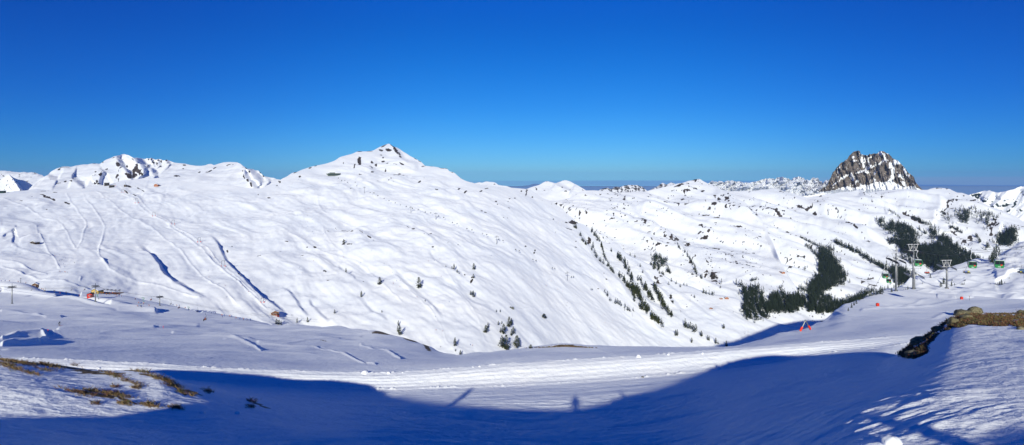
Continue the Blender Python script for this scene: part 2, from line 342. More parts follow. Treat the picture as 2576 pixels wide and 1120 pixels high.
TRACKS_NEAR = [
    (D([(-60,706),(0,712),(50,717),(100,722),(150,729),(205,738)]), -17.0, 2.3), (B(0,[(700,895),(900,908),(1150,948),(1400,990)]), -6, 1.1), (B(0,[(2050,925),(2250,1000),(2400,1050),(2540,1090)]), -6, 1.1),
    (D([(0,862),(300,856),(600,848),(900,838)]), .35, .7), (D([(0,882),(200,878),(500,880),(800,894)]), .3, .8), (D([(560,858),(700,852),(860,850)]), .25, .6), (D([(430,838),(560,846),(640,868),(660,884)]), .35, .9), (D([(905,862),(960,880),(1010,905)]), .35, .8),
    (Cc(0,[(0,270),(150,240),(330,225),(370,260),(300,290),(120,300),(0,320)]), .8, 1.2),
    (Cc(0,[(0,320),(300,296),(700,270),(1200,262),(1600,262),(2044,285)]), .35, .6),
    (Cc(0,[(400,235),(800,238),(1200,205),(1600,165)]), .5, .9),
    (Cc(0,[(0,50),(150,60),(300,88),(370,105),(500,100)]), .9, 1.0),
    (Cc(0,[(450,220),(700,205),(1000,190),(1250,198)]), .6, .8),
    (Cc(1,[(0,297),(250,300),(400,280),(700,255),(850,240)]), .35, .6),
    (Cc(1,[(0,300),(300,318),(470,318),(560,345),(720,415),(850,465),(970,490)]), .3, .7),
    (Cc(1,[(500,320),(620,360),(760,425),(900,480)]), -.25, .6),
    (B(0,[(0,805),(300,845),(600,890),(1000,930),(1400,985),(1800,1060),(2000,1100)]), 4.5, 2.2),
    (B(0,[(0,845),(500,900),(1000,965),(1500,1060)]), -.5, .8),
    (B(0,[(1100,900),(1400,960),(1700,1020),(1900,1035)]), .7, .8),
    (B(4,[(500,1090),(800,1040),(1300,985),(1800,955),(2300,955),(2576,960)]), .55, .9),
    (B(4,[(860,1020),(1300,930),(1700,910)]), .3, .8),
    (B(4,[(1480,890),(1620,880),(1720,900)]), .5, 1.6),
    (Cc(3,[(400,60),(900,110),(1300,100),(1500,60)]), .25, .8),
    (Cc(2,[(540,340),(700,375),(900,420)]), .12, .4),
]
ROCK_NEAR = D([(975,838,46,4.5,6,1.0),(1030,856,34,4.5,24,1.0),(1070,874,22,4,34,.9),(955,830,30,1.2,4,.7),(812,856,22,1.6,6,.62),(1425,873,46,3.6,1,.95),(1350,876,30,1.2,-8,.6),(1070,893,40,1.2,-4,.4),
   (60,912,70,5,8,.72),(150,925,60,4,8,.6),(250,940,60,5,4,.5),(20,905,60,3,4,.8),(430,965,30,4,35,.62),(455,985,22,4,40,.66),(330,935,50,3,6,.5),(250,995,50,5,10,.52),(320,1010,40,4,22,.45),(490,990,26,3,20,.45),
   (650,1020,30,3,20,.4),(365,945,22,3,10,.4)])
ROCK_NEAR = [(x,y,rx/DS,ry/DS,a,d) for (x,y,rx,ry,a,d) in ROCK_NEAR]

# ---- generic mountain sheet: skyline traced at its own distance, slope plane behind every pixel
def mountain(name, top, bot, plane, nrows, cols, relief=None, noise=None, rock=None, tracks=(), mat=None, back=1.10, label=None, drop=40):
    ct = curve(top, cols, 1); cb = lin(bot, cols, 1)
    K = curve(plane, cols, 1); S = curve(plane, cols, 2)
    t = np.linspace(0, 1, nrows)[:, None]**1.0
    PY = cb + (ct - cb)*t
    W = (PY - HOR)/F
    PX = np.broadcast_to(cols, PY.shape)
    LY = np.log(K/(S + W))
    if relief: relief(PX, PY, LY)
    # never let a nearer row lie behind a farther one by much: keeps a height field that also holds from the side
    fade = smooth(t, 0, .1)
    Y = np.exp(LY); X = (PX-512)/F*Y; Zz = -W*Y
    if noise is not None: Zz = Zz + noise(X, Y, PX, PY, t)
    for pts, hgt, wd in tracks:
        m = local(PX, PY, pts, 5*wd)
        d, sd, tt = polyline_field(PX[m], PY[m], pts)
        Zz[m] += .5*hgt*(.6+.8*fbm(PX[m]/9, PY[m]/9, 2, .5, seed=500)+.3)*np.exp(-(d/wd)**2)*smooth(tt, 0, .03)*smooth(1-tt, 0, .03)
    # back slope
    bk = []
    for f, dp in ((1.02, .15), (1.06, 1.0), (back+.05, 3.5), (back+.25, 8.0)):
        Yb = Y[-1]*f; bk.append(np.stack([X[-1]*f, Yb, Zz[-1] - drop*dp], -1))
    P = np.concatenate([np.stack([X, Y, Zz], -1), np.stack(bk)], 0)
    store(name, P)
    r = rock(X, Y, PX, PY) if rock else np.zeros(X.shape)
    r = np.concatenate([r, np.zeros((4, r.shape[1]))], 0)
    ob = grid_mesh(name, P, [mat], {'rock': r}); ob['kind'] = 'structure'
    return ob

def px_blobs(lst, s=DS): return [(x, y, rx/s, ry/s, a, d) for (x, y, rx, ry, a, d) in lst]
# ---- 2 the big ski mountain across the bowl
TOP2 = (A(0,[(-800,730),(0,700),(90,690),(220,672),(340,664),(460,650),(560,660),(640,667),(740,655),(830,645),(1000,642),(1150,632),(1250,618),(1320,598),(1420,572),(1550,540),(1700,527),(1830,508),(2000,512),(2150,528),(2400,560),(2520,566)])
 + A(1,[(60,575),(200,590),(400,612),(560,640),(700,640),(780,612),(860,580),(960,525),(1030,490),(1100,445),(1160,430),(1230,405),(1400,352),(1520,325),(1620,295),(1720,240),(1850,205),(1930,175),(2000,175),(2100,165),(2180,125),(2250,98),(2290,82),(2310,77),(2335,90),(2360,108),(2420,130),(2500,180)])
 + A(2,[(0,230),(60,260),(130,300),(200,357),(260,362),(340,372),(400,385),(460,390),(500,425),(540,435),(600,480),(660,525),(720,550),(790,567),(860,590),(950,600),(1050,615),(1200,628),(1400,640),(1490,650),(1580,700),(1640,745),(1750,800),(1830,840),(1900,890),(1970,960),(2040,1010),(2090,1060),(2190,1100)])
 + B(2,[(2250,60),(2300,130),(2360,180),(2430,215),(2500,235),(2560,228)])
 + B(3,[(20,232),(60,270),(130,350),(200,400),(300,440),(400,490),(480,530),(550,600),(620,650),(700,700),(780,740),(850,770),(950,790),(1050,830),(1150,860),(1250,890),(1400,912),(1500,930),(1600,980),(1680,1060),(1800,1140),(1950,1220),(2300,1300),(3500,1350)]))
PLANE2 = DP([(-600,162,.10),(0,162,.10),(850,290,.20),(1150,298,.20),(1700,480,.20),(3200,560,.20)])
BOT2 = D([(-600,900),(0,900),(700,940),(1000,1040),(3200,1040)])
def relief2(PX, PY, LY):
    g = lambda pts, a, wl, wr, b, wb: gully(PX, PY, LY, pts, a, wl, wr, b, wb)
    # (zoom-traced ribs with their shaded right flanks)
    g(B(0,[(1690,235),(1780,290),(1860,350),(1930,440),(2000,520),(2020,570),(2080,640),(2170,725),(2300,800),(2420,880),(2600,960)]), .019, 16, 3.2, .028, 20)
    g(B(1,[(0,140),(80,180),(150,240),(180,310),(220,370),(260,430),(320,520),(380,590),(460,680),(560,780),(640,870),(730,950),(860,1010),(960,1060),(1040,1120)]), .015, 14, 2.8, .020, 18)
    g(B(1,[(940,760),(1050,840),(1120,920),(1180,1000),(1220,1060),(1300,1130)]), .010, 12, 3.0, .012, 14)
    g(B(1,[(1280,930),(1340,1000),(1400,1070),(1460,1150),(1560,1260)]), .010, 12, 3, .012, 14)
    g(B(1,[(1880,900),(1960,960),(2020,1040),(2100,1110),(2240,1200),(2300,1240)]), .010, 12, 3, .012, 14)
    g(B(1,[(1650,500),(1700,540),(1760,590),(1860,650),(1880,700)]), .008, 10, 2.6, .010, 12)
    g(B(1,[(1600,10),(1780,40),(1900,70),(2050,150),(2200,220),(2350,310),(2480,380),(2540,440)]), .010, 16, 4, .012, 18)
    g(B(1,[(2340,580),(2420,660),(2500,740),(2576,800)])+B(2,[(100,880),(200,950),(280,1040),(340,1110),(420,1200)]), .010, 14, 3.2, .014, 16)
    g(B(2,[(0,20),(120,110),(200,160),(300,250),(400,310)]), .010, 12, 3, .014, 14)
    g(B(2,[(200,320),(250,390),(300,450),(420,510),(560,580),(620,620),(680,700)]), .007, 12, 3, .010, 14)
    g(B(2,[(560,700),(640,800),(720,880),(800,960),(920,1010),(1050,1080)]), .007, 12, 3, .009, 14)
    g(B(2,[(1900,500),(1980,560),(2300,720),(2400,800),(2500,930),(2576,990)]), .008, 14, 4, .010, 18)
    # spur lines with the tree rows
    g(B(2,[(2040,10),(2110,130),(2180,230),(2260,320),(2330,430),(2400,520),(2500,600),(2600,700)])+B(3,[(60,740),(140,860),(260,980),(380,1060),(480,1180),(620,1290)]), .022, 16, 5, .030, 24)
    g(B(3,[(0,400),(80,470),(160,600),(230,760),(330,900),(450,1000),(600,1080),(750,1200)]), .014, 12, 4, .020, 16)
    g(B(3,[(200,440),(330,560),(420,680),(520,780),(640,900),(760,1010),(850,1100),(950,1200)]), .014, 10, 3.5, .016, 12)
    g(B(3,[(560,660),(660,760),(760,860),(900,960),(1050,1060),(1200,1180)]), .008, 10, 3, .012, 12)
    # summit
    g(A(1,[(2310,84),(2380,150),(2420,210),(2470,290),(2540,330)])+A(2,[(60,350),(120,372)]), .030, 14, 5, .035, 16)
    g(A(1,[(2260,100),(2190,160),(2100,200),(2060,300),(2000,420)]), .010, 12, 10, .008, 20)
    g(A(1,[(1100,450),(1180,480),(1330,500),(1600,520)]), .004, 10, 6, .006, 10)
    # hill left of the huts
    g(A(0,[(1800,640),(1880,680),(1960,710),(2080,760)]), .012, 12, 3, .014, 12)
    g(A(0,[(1560,660),(1640,710),(1780,770)]), .006, 8, 3, .010, 10)
    g(A(0,[(420,780),(560,830),(760,900),(900,960)]), .006, 10, 4, .010, 12)
    g(B(0,[(0,60),(60,50),(180,40),(60,90),(0,140)]), .010, 6, 3, .014, 6)
    g(B(0,[(140,60),(160,140),(140,240),(240,290)]), .008, 5, 2, .010, 5)
    g(B(0,[(1260,440),(1350,560),(1500,620),(1700,670)]), .004, 8, 3, .008, 8)
def noise2(X, Y, PX, PY, t):
    a = (X*.6 - Y*.8)/1.0; b = X*.8 + Y*.6      # a: along the fall line to the lower right, b: across it
    ed = 1 - smooth(t, .93, 1.0)*.85
    wv = fbm(X/160, Y/160, 2, .5, seed=3)*.6
    n = fbm(a/210 + wv, b/62 + wv, 4, .46, seed=10)*(3.2 - 1.6*smooth(PX, 430, 560)) + ridged(a/120 + wv, b/24 + wv, 3, .45, seed=11)*.22 + fbm(X/105, Y/130, 4, .5, seed=14)*3.6
    n += fbm(X/13, Y/20, 3, .5, seed=12)*.35
    left = 1 - smooth(PX, 180, 330)
    return n*ed*(1 - .30*left)*2.1
LINES2 = [
    (A(0,[(0,760),(150,800),(300,860),(430,930),(520,980),(640,1020),(720,1040),(780,1100)]) + B(0,[(830,80),(880,180),(960,300)]), 1.4, .8),
    (B(0,[(1090,0),(1050,90),(1030,190),(960,300)]), 1.4, .8),
    (A(0,[(830,690),(880,790),(950,880),(1000,960),(1070,1050),(1090,1100)]), 1.3, .8),
    (A(0,[(1030,690),(1080,790),(1180,900),(1260,1010),(1310,1100)]) + B(0,[(1320,30),(1280,180),(1240,300),(1240,370),(1290,480),(1370,590),(1500,640),(1800,700),(2050,770),(2300,870),(2560,960)]), 1.8, .9),
    (A(0,[(1180,660),(1300,740),(1430,850),(1540,930),(1680,1020),(1820,1100)]) + B(0,[(1900,20),(2000,110),(2100,200),(2250,310),(2400,480),(2560,650)]) + B(1,[(0,680),(80,760),(260,900),(330,970),(420,1060)]), 1.6, .9),
    (A(0,[(1440,630),(1640,760),(1800,900),(1960,1000),(2150,1090)]) + B(0,[(2130,0),(2270,110),(2420,220),(2576,360)]) + B(1,[(0,370),(160,520),(330,680),(520,860),(700,1010),(800,1090)]), 2.0, 1.0),
    (A(0,[(1480,600),(1700,740),(1900,930),(2060,1020),(2200,1100)]) + B(0,[(2200,10),(2400,140),(2576,290)]) + B(1,[(0,280),(120,400),(300,590),(470,760),(700,970)]), 1.5, .8),
    (B(0,[(450,0),(480,100),(560,230),(640,370),(700,450),(760,560)]), 1.3, .8),
    (B(0,[(0,460),(200,490),(400,560),(600,620)]), 1.6, 1.0),
    (B(0,[(0,530),(250,600),(450,660),(600,710),(800,750),(1000,800),(1180,840)]), 1.6, 1.0),
    (B(0,[(140,260),(250,300),(400,330),(550,370),(640,400)]), 1.2, 1.0),
    (B(0,[(0,350),(120,340),(250,350)]), 1.0, .8),
    (B(0,[(1000,740),(1020,700)]), 1.0, .8),
    (A(1,[(0,740),(200,790),(400,830),(600,880),(760,920),(900,960),(1100,970),(1250,985)]), 1.5, 1.0),
    (A(1,[(840,985),(1000,985),(1250,1040)]), 1.2, .8),
    (A(1,[(1400,700),(1430,820),(1460,910),(1560,980),(1660,1010),(1800,1070),(1900,1100)]) + B(1,[(1900,0),(2100,60),(2300,130),(2500,200)]), 1.5, .9),
    (A(1,[(1600,1000),(1800,985),(2100,970),(2340,1000)]), 1.3, .8),
    (A(1,[(1850,985),(2050,1020),(2250,1070)]), 1.0, .8),
    (A(1,[(2576,990),(2400,1005),(2290,1030),(2290,1060),(2360,1100)]), 1.5, .8),
    (A(1,[(1620,520),(1700,600),(1800,650),(1930,690),(2060,770),(2200,830),(2350,900),(2480,940)]) + A(2,[(0,950),(160,985)]) + B(2,[(270,20),(560,70),(760,130)]), 1.2, .8),
    (B(1,[(1480,0),(1500,90),(1600,230),(1740,370)]), 1.3, .8),
    (B(1,[(850,0),(1000,90),(1200,170),(1340,240),(1400,270),(1560,360),(1740,405),(1900,450),(2030,520),(2110,610),(2300,820),(2500,1020)]), 1.5, .9),
    (B(1,[(2060,500),(2200,530),(2310,540),(2400,650),(2500,740),(2576,820)]) + B(2,[(0,830),(100,920),(220,1060),(300,1110)]), 1.3, .9),
    (A(1,[(960,520),(1100,510),(1400,490),(1550,492)]), 1.2, .8),
    (A(1,[(940,610),(1040,600),(1200,570)]), 1.0, .8),
    (B(2,[(500,60),(700,120),(1000,230),(1120,270),(1300,380),(1450,490),(1700,600),(1850,680),(1950,800),(2080,900),(2280,1000),(2400,1080)]), 1.2, .8),
    (B(2,[(620,560),(900,650),(1150,760),(1350,940),(1600,1060)]), .8, .8),
    (B(2,[(300,440),(420,530),(560,720),(700,920),(800,1060)]), 1.1, .8),
    (A(2,[(1640,740),(1820,830),(1900,900),(2020,990),(2080,1060)]), .9, .7),
    (Cc(1,[(1350,0),(1420,80),(1480,180),(1520,290),(1600,390)]), .9, .8),
    (Cc(1,[(1720,0),(1780,120),(1830,300),(2000,360)]), .8, .8),
    (Cc(2,[(0,20),(350,20),(500,120),(700,220),(880,320)]), .9, .8),
    (Cc(1,[(110,90),(130,140),(180,180)]), .7, .7),
]
ROCK2 = (
 [ (x,y,rx/12.566,ry/12.566,a,d) for (x,y),(rx,ry,a,d) in zip(
   [q[:2] for q in A(0,[(590,740),(660,780),(850,820),(270,790),(590,900),(1600,690),(1700,740),(1620,620),(1760,650),(540,720),(1330,590),(680,687),(560,676),(400,735)])],
   [(60,12,15,.8),(60,9,18,.75),(40,10,12,.8),(26,7,10,.6),(24,7,10,.6),(60,10,35,.7),(90,8,30,.7),(50,12,10,.8),(70,10,30,.7),(70,6,8,.7),(30,8,0,.5),(60,5,2,.7),(60,5,0,.6),(10,8,0,.6)])]
 + [ (x,y,rx/12.566,ry/12.566,a,d) for (x,y),(rx,ry,a,d) in zip(
   [q[:2] for q in A(1,[(1940,290),(1880,370),(1740,325),(2100,300),(2080,345),(2100,380),(2150,340),(2210,220),(2240,260),(2230,290),(2300,150),(2210,155),(2400,160),(2450,220),(2360,110),(2260,100),(2470,340),(2400,345),(2440,440),(2400,480),(2500,460),(2340,520),(2310,545),(2100,450),(1950,470),(2140,465),(1190,487),(1170,520),(1140,440),(1390,357),(1320,385),(800,760),(670,725),(930,525),(940,560),(905,600),(1290,662),(1300,760),(1120,900),(2060,172),(1930,178),(2290,330),(2270,400),(2360,560),(2190,550)])],
   [(28,60,0,.82),(10,60,10,.75),(8,16,0,.6),(24,14,30,.8),(26,12,0,.75),(16,12,0,.7),(20,30,-20,.6),(26,16,0,.62),(20,20,0,.55),(40,12,10,.6),(50,16,5,.95),(40,14,10,.8),(26,70,-35,.7),(20,50,-35,.65),(40,8,35,.85),(50,8,-25,.8),(40,12,20,.7),(40,10,0,.55),(46,12,-10,.8),(50,14,-5,.7),(50,10,0,.6),(16,10,-20,.65),(18,10,-20,.65),(24,8,-5,.6),(26,7,-5,.6),(18,7,0,.55),(18,10,0,.75),(8,12,0,.6),(30,8,-20,.7),(24,6,-20,.8),(24,6,-20,.8),(40,14,30,.7),(20,12,20,.6),(30,8,0,.7),(26,20,30,.55),(14,10,0,.5),(34,8,5,.6),(22,8,5,.45),(26,6,5,.45),(60,6,0,.8),(50,5,0,.7),(30,16,0,.5),(20,20,30,.45),(30,6,0,.5),(40,8,0,.45)])]
 + [ (x,y,rx/12.566,ry/12.566,a,d) for (x,y),(rx,ry,a,d) in zip(
   [q[:2] for q in A(2,[(120,540),(175,500),(620,650),(700,690),(890,680),(960,645),(340,690),(320,670),(1085,800),(1250,785),(1315,770),(1240,900),(1100,855),(920,860),(1230,805),(1400,670),(1470,660),(1460,710),(1540,745),(1780,840),(1665,797),(900,922),(945,942),(1175,1000),(1225,1000),(2040,1070),(1960,1065),(1800,1030),(400,385),(460,392),(540,437),(180,360),(280,362),(70,270),(120,300),(260,600),(160,725),(850,712),(935,745),(1640,715),(1760,705),(1880,700),(1990,700),(2130,690)])],
   [(26,12,-30,.75),(16,7,-20,.6),(34,10,-30,.85),(36,10,-35,.8),(24,12,-20,.8),(30,8,-15,.75),(24,10,10,.8),(16,8,0,.6),(20,10,0,.8),(16,10,0,.75),(14,10,0,.6),(20,9,20,.65),(10,10,0,.5),(8,6,0,.5),(8,6,0,.5),(10,10,0,.7),(20,12,0,.75),(16,40,10,.7),(12,12,0,.6),(12,7,0,.7),(14,7,0,.6),(18,9,0,.9),(20,9,0,.9),(8,4,0,.8),(8,4,0,.8),(60,30,15,.85),(30,12,10,.7),(10,10,0,.7),(50,6,8,.8),(30,6,10,.8),(16,6,0,.8),(40,5,-10,.8),(60,4,2,.6),(60,4,35,.75),(40,4,35,.8),(10,6,0,.4),(16,5,0,.5),(10,8,0,.5),(8,6,0,.6),(50,4,0,.9),(80,4,-2,.9),(80,4,0,.9),(90,4,0,.8),(90,4,-8,.8)])]
 + [ (x,y,rx/12.566,ry/12.566,a,d) for (x,y),(rx,ry,a,d) in zip(
   [q[:2] for q in B(1,[(1800,70),(1840,90),(1750,35),(1640,10),(1950,105),(2060,165),(2110,200),(1740,255),(1810,262),(1750,215),(1840,268),(1550,65),(1215,385),(1020,230),(970,208),(1280,258),(945,315),(680,378),(930,400),(465,190),(1500,570),(1520,590),(1560,720),(1640,610),(1990,717),(1840,625),(1980,615),(2550,40),(285,340),(340,270),(2110,380),(1380,250),(430,640)])],
   [(60,10,8,.8),(30,8,10,.8),(40,6,0,.8),(30,8,20,.7),(40,10,20,.7),(50,10,30,.65),(30,7,30,.6),(24,16,0,.8),(50,10,15,.6),(30,10,0,.6),(20,10,0,.7),(30,6,0,.5),(30,7,0,.65),(30,8,10,.6),(30,5,0,.45),(26,6,0,.5),(24,7,0,.5),(30,8,0,.5),(26,8,20,.45),(26,8,20,.5),(36,14,20,.65),(20,20,20,.5),(40,36,30,.35),(16,20,0,.4),(14,8,0,.6),(16,10,20,.6),(16,5,0,.4),(20,7,20,.7),(16,30,-20,.6),(10,10,0,.5),(30,12,20,.3),(26,14,20,.7),(60,10,30,.5)])]
 + [ (x,y,rx/12.566,ry/12.566,a,d) for (x,y),(rx,ry,a,d) in zip(
   [q[:2] for q in B(2,[(45,70),(260,130),(235,165),(390,225),(480,240),(600,245),(285,290),(175,162),(2080,285),(2085,220),(1980,55),(1830,90),(1560,370),(1450,285),(1570,340),(770,700),(690,620),(2000,60),(2370,800),(2250,200),(2350,190),(780,655),(2440,615),(2470,700)])],
   [(30,12,10,.7),(26,10,-30,.85),(10,8,0,.6),(22,7,-20,.5),(16,14,-40,.5),(16,12,-30,.5),(24,8,-15,.75),(14,5,0,.5),(18,9,0,.7),(12,10,0,.7),(50,7,15,.7),(6,16,0,.5),(16,20,0,.6),(14,12,0,.6),(14,20,0,.55),(20,40,30,.6),(14,12,0,.75),(40,8,10,.6),(20,8,0,.5),(40,50,60,.6),(30,20,40,.6),(20,14,0,.7),(20,12,0,.4),(30,14,30,.4)])]
 + [ (x,y,rx/12.566,ry/12.566,a,d) for (x,y),(rx,ry,a,d) in zip(
   [q[:2] for q in B(3,[(500,650),(540,700),(560,640),(700,930),(720,970),(470,760),(900,1020),(960,930),(1040,960),(820,1060),(680,530)])],
   [(40,60,-30,.45),(30,60,-30,.5),(40,40,0,.4),(24,50,-20,.5),(20,20,0,.55),(40,14,40,.6),(14,50,-20,.4),(12,40,0,.35),(14,40,-30,.4),(14,60,-30,.4),(30,20,0,.3)])])
def rock2(X, Y, PX, PY):
    r = blobs(PX, PY, ROCK2)*1.35
    n = fbm(PX/4.2, PY/2.6, 3, .6, seed=90)*.55
    low = (.20 + .12*smooth(PX, 560, 640))*smooth(fbm(PX/40, PY/20, 3, .5, seed=91), .05, .4)
    return np.where(r > .06, r + n*(r < .9), 0) + low*np.where(fbm(PX/3.0, PY/1.6, 2, .5, seed=92) > .42, 1.6, 0)*smooth(PX, 440, 620)

M_SNOW_MID = lambda: snow_mat('snow_mid', ns=.16, bump=.9, bscale=.05, tone=.08, tone_scale=.012, dr=.27)
M_SNOW_FAR = lambda: snow_mat('snow_far', ns=.03, bump=3.0, bscale=.012, tone=.07, tone_scale=.004, dr=.25)

def build_land():
    near_ground()
    mid = M_SNOW_MID(); far = M_SNOW_FAR()
    cols = columns(-40, 1064, .85)
    mountain('ski_mountain', TOP2, BOT2, PLANE2, 520, cols, relief2, noise2, rock2, LINES2, mid, drop=14)
    # ---- right hand piste hill
    def nR(X, Y, PX, PY, t):
        a = X*.85 + Y*.5
        return (fbm(X/28, Y/40, 3, .5, seed=120)*3.2 + ridged((X*.5-Y*.85)/26+.3, a/90, 3, .5, seed=121)*1.6 + fbm(X/7, Y/10, 3, .5, seed=122)*.45)*(1 - .8*smooth(t, .92, 1))
    def rR(PX, PY, LY):
        g = lambda pts, a, wl, wr, b, wb: gully(PX, PY, LY, pts, a, wl, wr, b, wb)
        g(B(4,[(2576,620),(2450,680),(2330,740),(2200,760)])[::-1], -.05, 12, 4, -.03, 12)
        g(B(4,[(1200,690),(1330,700),(1480,680),(1600,640)]), .03, 8, 3, .03, 8)
    mountain('piste_hill', D([(1990,1000),(2060,900),(2120,800),(2180,752),(2230,730),(2262,722),(2300,708),(2340,692),(2370,682),(2400,670),(2440,659),(2480,652),(2500,645),(2520,636),(2540,626),(2576,607),(2750,590),(3500,580)]),
        D([(1700,960),(2100,900),(2200,800),(2576,790),(3500,790)]), DP([(1700,34,-.04),(2100,36,-.04),(2300,36,-.04),(2450,37,-.04),(2576,38,-.03),(3700,60,.0)]), 200, columns(866, 1064, .8, 420, 20, 3), rR, nR,
        lambda X, Y, PX, PY: blobs(PX, PY, [(x,y,3,.8,10,.6) for x, y in B(4,[(700,940),(600,990),(1050,740)])]), [], mid, drop=10)
    # ---- far left peaks
    TOP3 = (A(0,[(-900,700),(300,700),(420,600),(520,510),(560,490),(600,470),(650,430),(710,395),(760,378),(790,368),(850,370),(890,376),(950,362),(1000,352),(1060,345),(1100,345),(1140,335),(1180,332),(1250,338),(1290,310),(1350,275),(1390,258),(1440,235),(1500,222),(1540,212),(1565,210),(1590,215),(1640,240),(1690,258),(1760,262),(1830,268),(1845,262),(1870,268),(1900,258),(1930,272),(1960,280),(1990,272),(2020,278),(2060,290),(2090,280),(2120,290),(2200,318),(2300,328),(2400,345),(2500,355)])
        + A(1,[(0,350),(40,336),(80,332),(110,345),(160,332),(200,322),(240,312),(330,310),(400,312),(440,330),(490,365),(540,395),(600,400),(640,418),(670,420),(700,445),(750,490),(800,500),(870,510),(900,525),(930,528),(980,560),(1100,700),(1500,900),(1800,1400)]))
    def r3(PX, PY, LY):
        g = lambda pts, a, wl, wr, b, wb: gully(PX, PY, LY, pts, a, wl, wr, b, wb)
        g(A(0,[(1575,205),(1660,250),(1700,300),(1740,360),(1790,430),(1830,480)]), .10, 16, 9, .14, 26)
        g(A(0,[(1430,250),(1480,320),(1520,380),(1570,440),(1620,500),(1680,560)]), .045, 12, 5, .07, 18)
        g(A(0,[(1320,430),(1270,470),(1240,520),(1220,580)]), .03, 10, 5, .03, 14)
        g(A(0,[(1840,330),(1870,400),(1920,470),(1980,520)]), .04, 10, 5, .05, 16)
        g(A(0,[(880,545),(960,580),(1020,620),(1060,650)]), .03, 12, 5, .05, 14)
        g(A(0,[(560,490),(640,550),(720,590)]), .02, 12, 6, .03, 14)
        g(A(0,[(1880,265),(1910,330),(1930,380)]), .03, 5, 3, .04, 8)
        g(A(0,[(1990,275),(1980,330),(2020,370)]), .03, 5, 3, .04, 8)
        g(A(0,[(2080,290),(2110,330),(2140,360)]), .03, 5, 3, .04, 8)
        g(A(1,[(410,312),(480,370),(540,430),(580,480),(640,540),(720,620)]), .07, 16, 7, .08, 24)
        g(A(1,[(470,430),(500,500),(560,560),(610,610),(680,680)]), .03, 8, 4, .04, 12)
        g(A(1,[(670,420),(710,460),(760,520),(820,580)]), .04, 8, 4, .04, 12)
    def n3(X, Y, PX, PY, t):
        return (fbm(X/190, Y/260, 4, .5, seed=130)*15 + ridged(X/90, Y/240, 3, .5, seed=131)*3)*(1 - .8*smooth(t, .9, 1))
    RK3 = [(x,y,rx/12.566,ry/12.566,a,d) for (x,y),(rx,ry,a,d) in zip([q[:2] for q in A(0,[(800,380),(850,385),(740,425),(1180,335),(1290,320),(1420,270),(1480,340),(1520,390),(1600,480),(1340,385),(1200,435),(1300,440),(1260,490),(1220,540),(1240,570),(1490,440),(1470,500),(1500,520),(1700,430),(1690,480),(1740,440),(1640,480),(1600,370),(1530,300),(1670,280),(1720,370),(1780,450),(1900,280),(1925,320),(1870,280),(1990,290),(1975,330),(2025,310),(2020,360),(2090,290),(2110,320),(2320,350),(2300,385),(2190,345),(1860,370),(820,570),(890,560),(740,595),(940,520),(1180,495),(630,545),(2210,500),(2260,500),(2500,430),(2560,410),(1450,540),(1880,508),(1200,560)])],
        [(40,10,0,.75),(40,8,5,.7),(30,12,-20,.5),(30,6,0,.6),(16,20,-30,.5),(24,14,-30,.7),(30,24,30,.8),(26,24,40,.75),(40,24,40,.75),(24,10,-20,.7),(14,10,-20,.7),(40,10,-30,.75),(26,20,-50,.75),(20,30,0,.7),(30,14,0,.6),(10,30,0,.6),(26,30,0,.65),(30,30,30,.6),(60,40,20,.8),(40,30,10,.75),(40,30,40,.75),(24,30,0,.6),(24,20,10,.55),(24,10,0,.5),(40,10,45,.7),(24,40,-30,.7),(24,40,-35,.7),(12,20,0,.8),(14,36,0,.85),(10,16,0,.8),(14,16,0,.85),(14,20,0,.8),(12,20,0,.75),(8,20,0,.8),(20,12,0,.8),(20,16,0,.7),(24,8,0,.75),(14,6,0,.7),(16,6,-10,.6),(16,26,10,.7),(20,14,-40,.7),(30,14,10,.7),(40,8,-10,.6),(40,6,-10,.5),(60,8,-8,.4),(16,16,0,.4),(30,8,0,.7),(20,6,20,.6),(30,8,-30,.6),(30,8,-30,.6),(20,14,0,.6),(60,4,0,.6),(20,14,0,.6)])]
    RK3 += [(x,y,rx/12.566,ry/12.566,a,d) for (x,y),(rx,ry,a,d) in zip([q[:2] for q in A(1,[(60,420),(120,385),(20,435),(300,342),(350,342),(475,380),(470,450),(490,500),(540,545),(580,590),(520,395),(560,450),(690,440),(730,480),(270,355),(575,620)])],
        [(60,8,-30,.85),(40,7,-35,.85),(20,10,0,.8),(34,6,-15,.9),(20,5,0,.8),(14,14,40,.7),(10,26,0,.85),(12,30,-20,.8),(20,26,-40,.8),(16,24,-30,.75),(30,10,50,.6),(24,30,-40,.5),(14,24,-35,.7),(14,24,-40,.65),(12,14,-40,.5),(8,14,0,.6)])]
    def k3(X, Y, PX, PY):
        r = blobs(PX, PY, RK3)*1.3; return np.where(r > .05, r + fbm(PX/3.2, PY/2.6, 3, .6, seed=140)*.6, 0)
    mountain('left_peaks', TOP3, D([(-600,540),(300,540),(700,520),(800,560),(1500,600)]), DP([(-600,319,.183),(1500,319,.183)]), 170, columns(-40, 330, .8, 30, 12, 300), r3, n3, k3, [], far, drop=60)
    TOPFL = A(0,[(-900,520),(-100,440),(0,425),(60,425),(110,432),(150,440),(200,445),(250,447),(300,443),(350,450),(400,442),(430,448),(460,458),(520,482),(560,500),(700,560),(1000,640),(1600,700)])
    def nfl(X, Y, PX, PY, t): return (ridged(X/150, Y/400, 4, .55, seed=150)*13)*(1-.6*smooth(t,.9,1))
    mountain('distant_left_range', TOPFL, D([(-600,540),(800,540)]), DP([(-600,1100,.25),(800,1100,.25)]), 70, columns(-40, 120, .8, 30, 10, 260), None, nfl,
        lambda X, Y, PX, PY: .30 + .42*fbm(PX/3.5, PY/2.2, 4, .6, seed=151), [], far, drop=150)
    TOPML = A(0,[(-900,900),(-300,560),(-100,500),(0,470),(60,460),(100,455),(130,475),(170,510),(230,560),(270,620),(310,680),(340,720),(600,900),(1200,1000)])
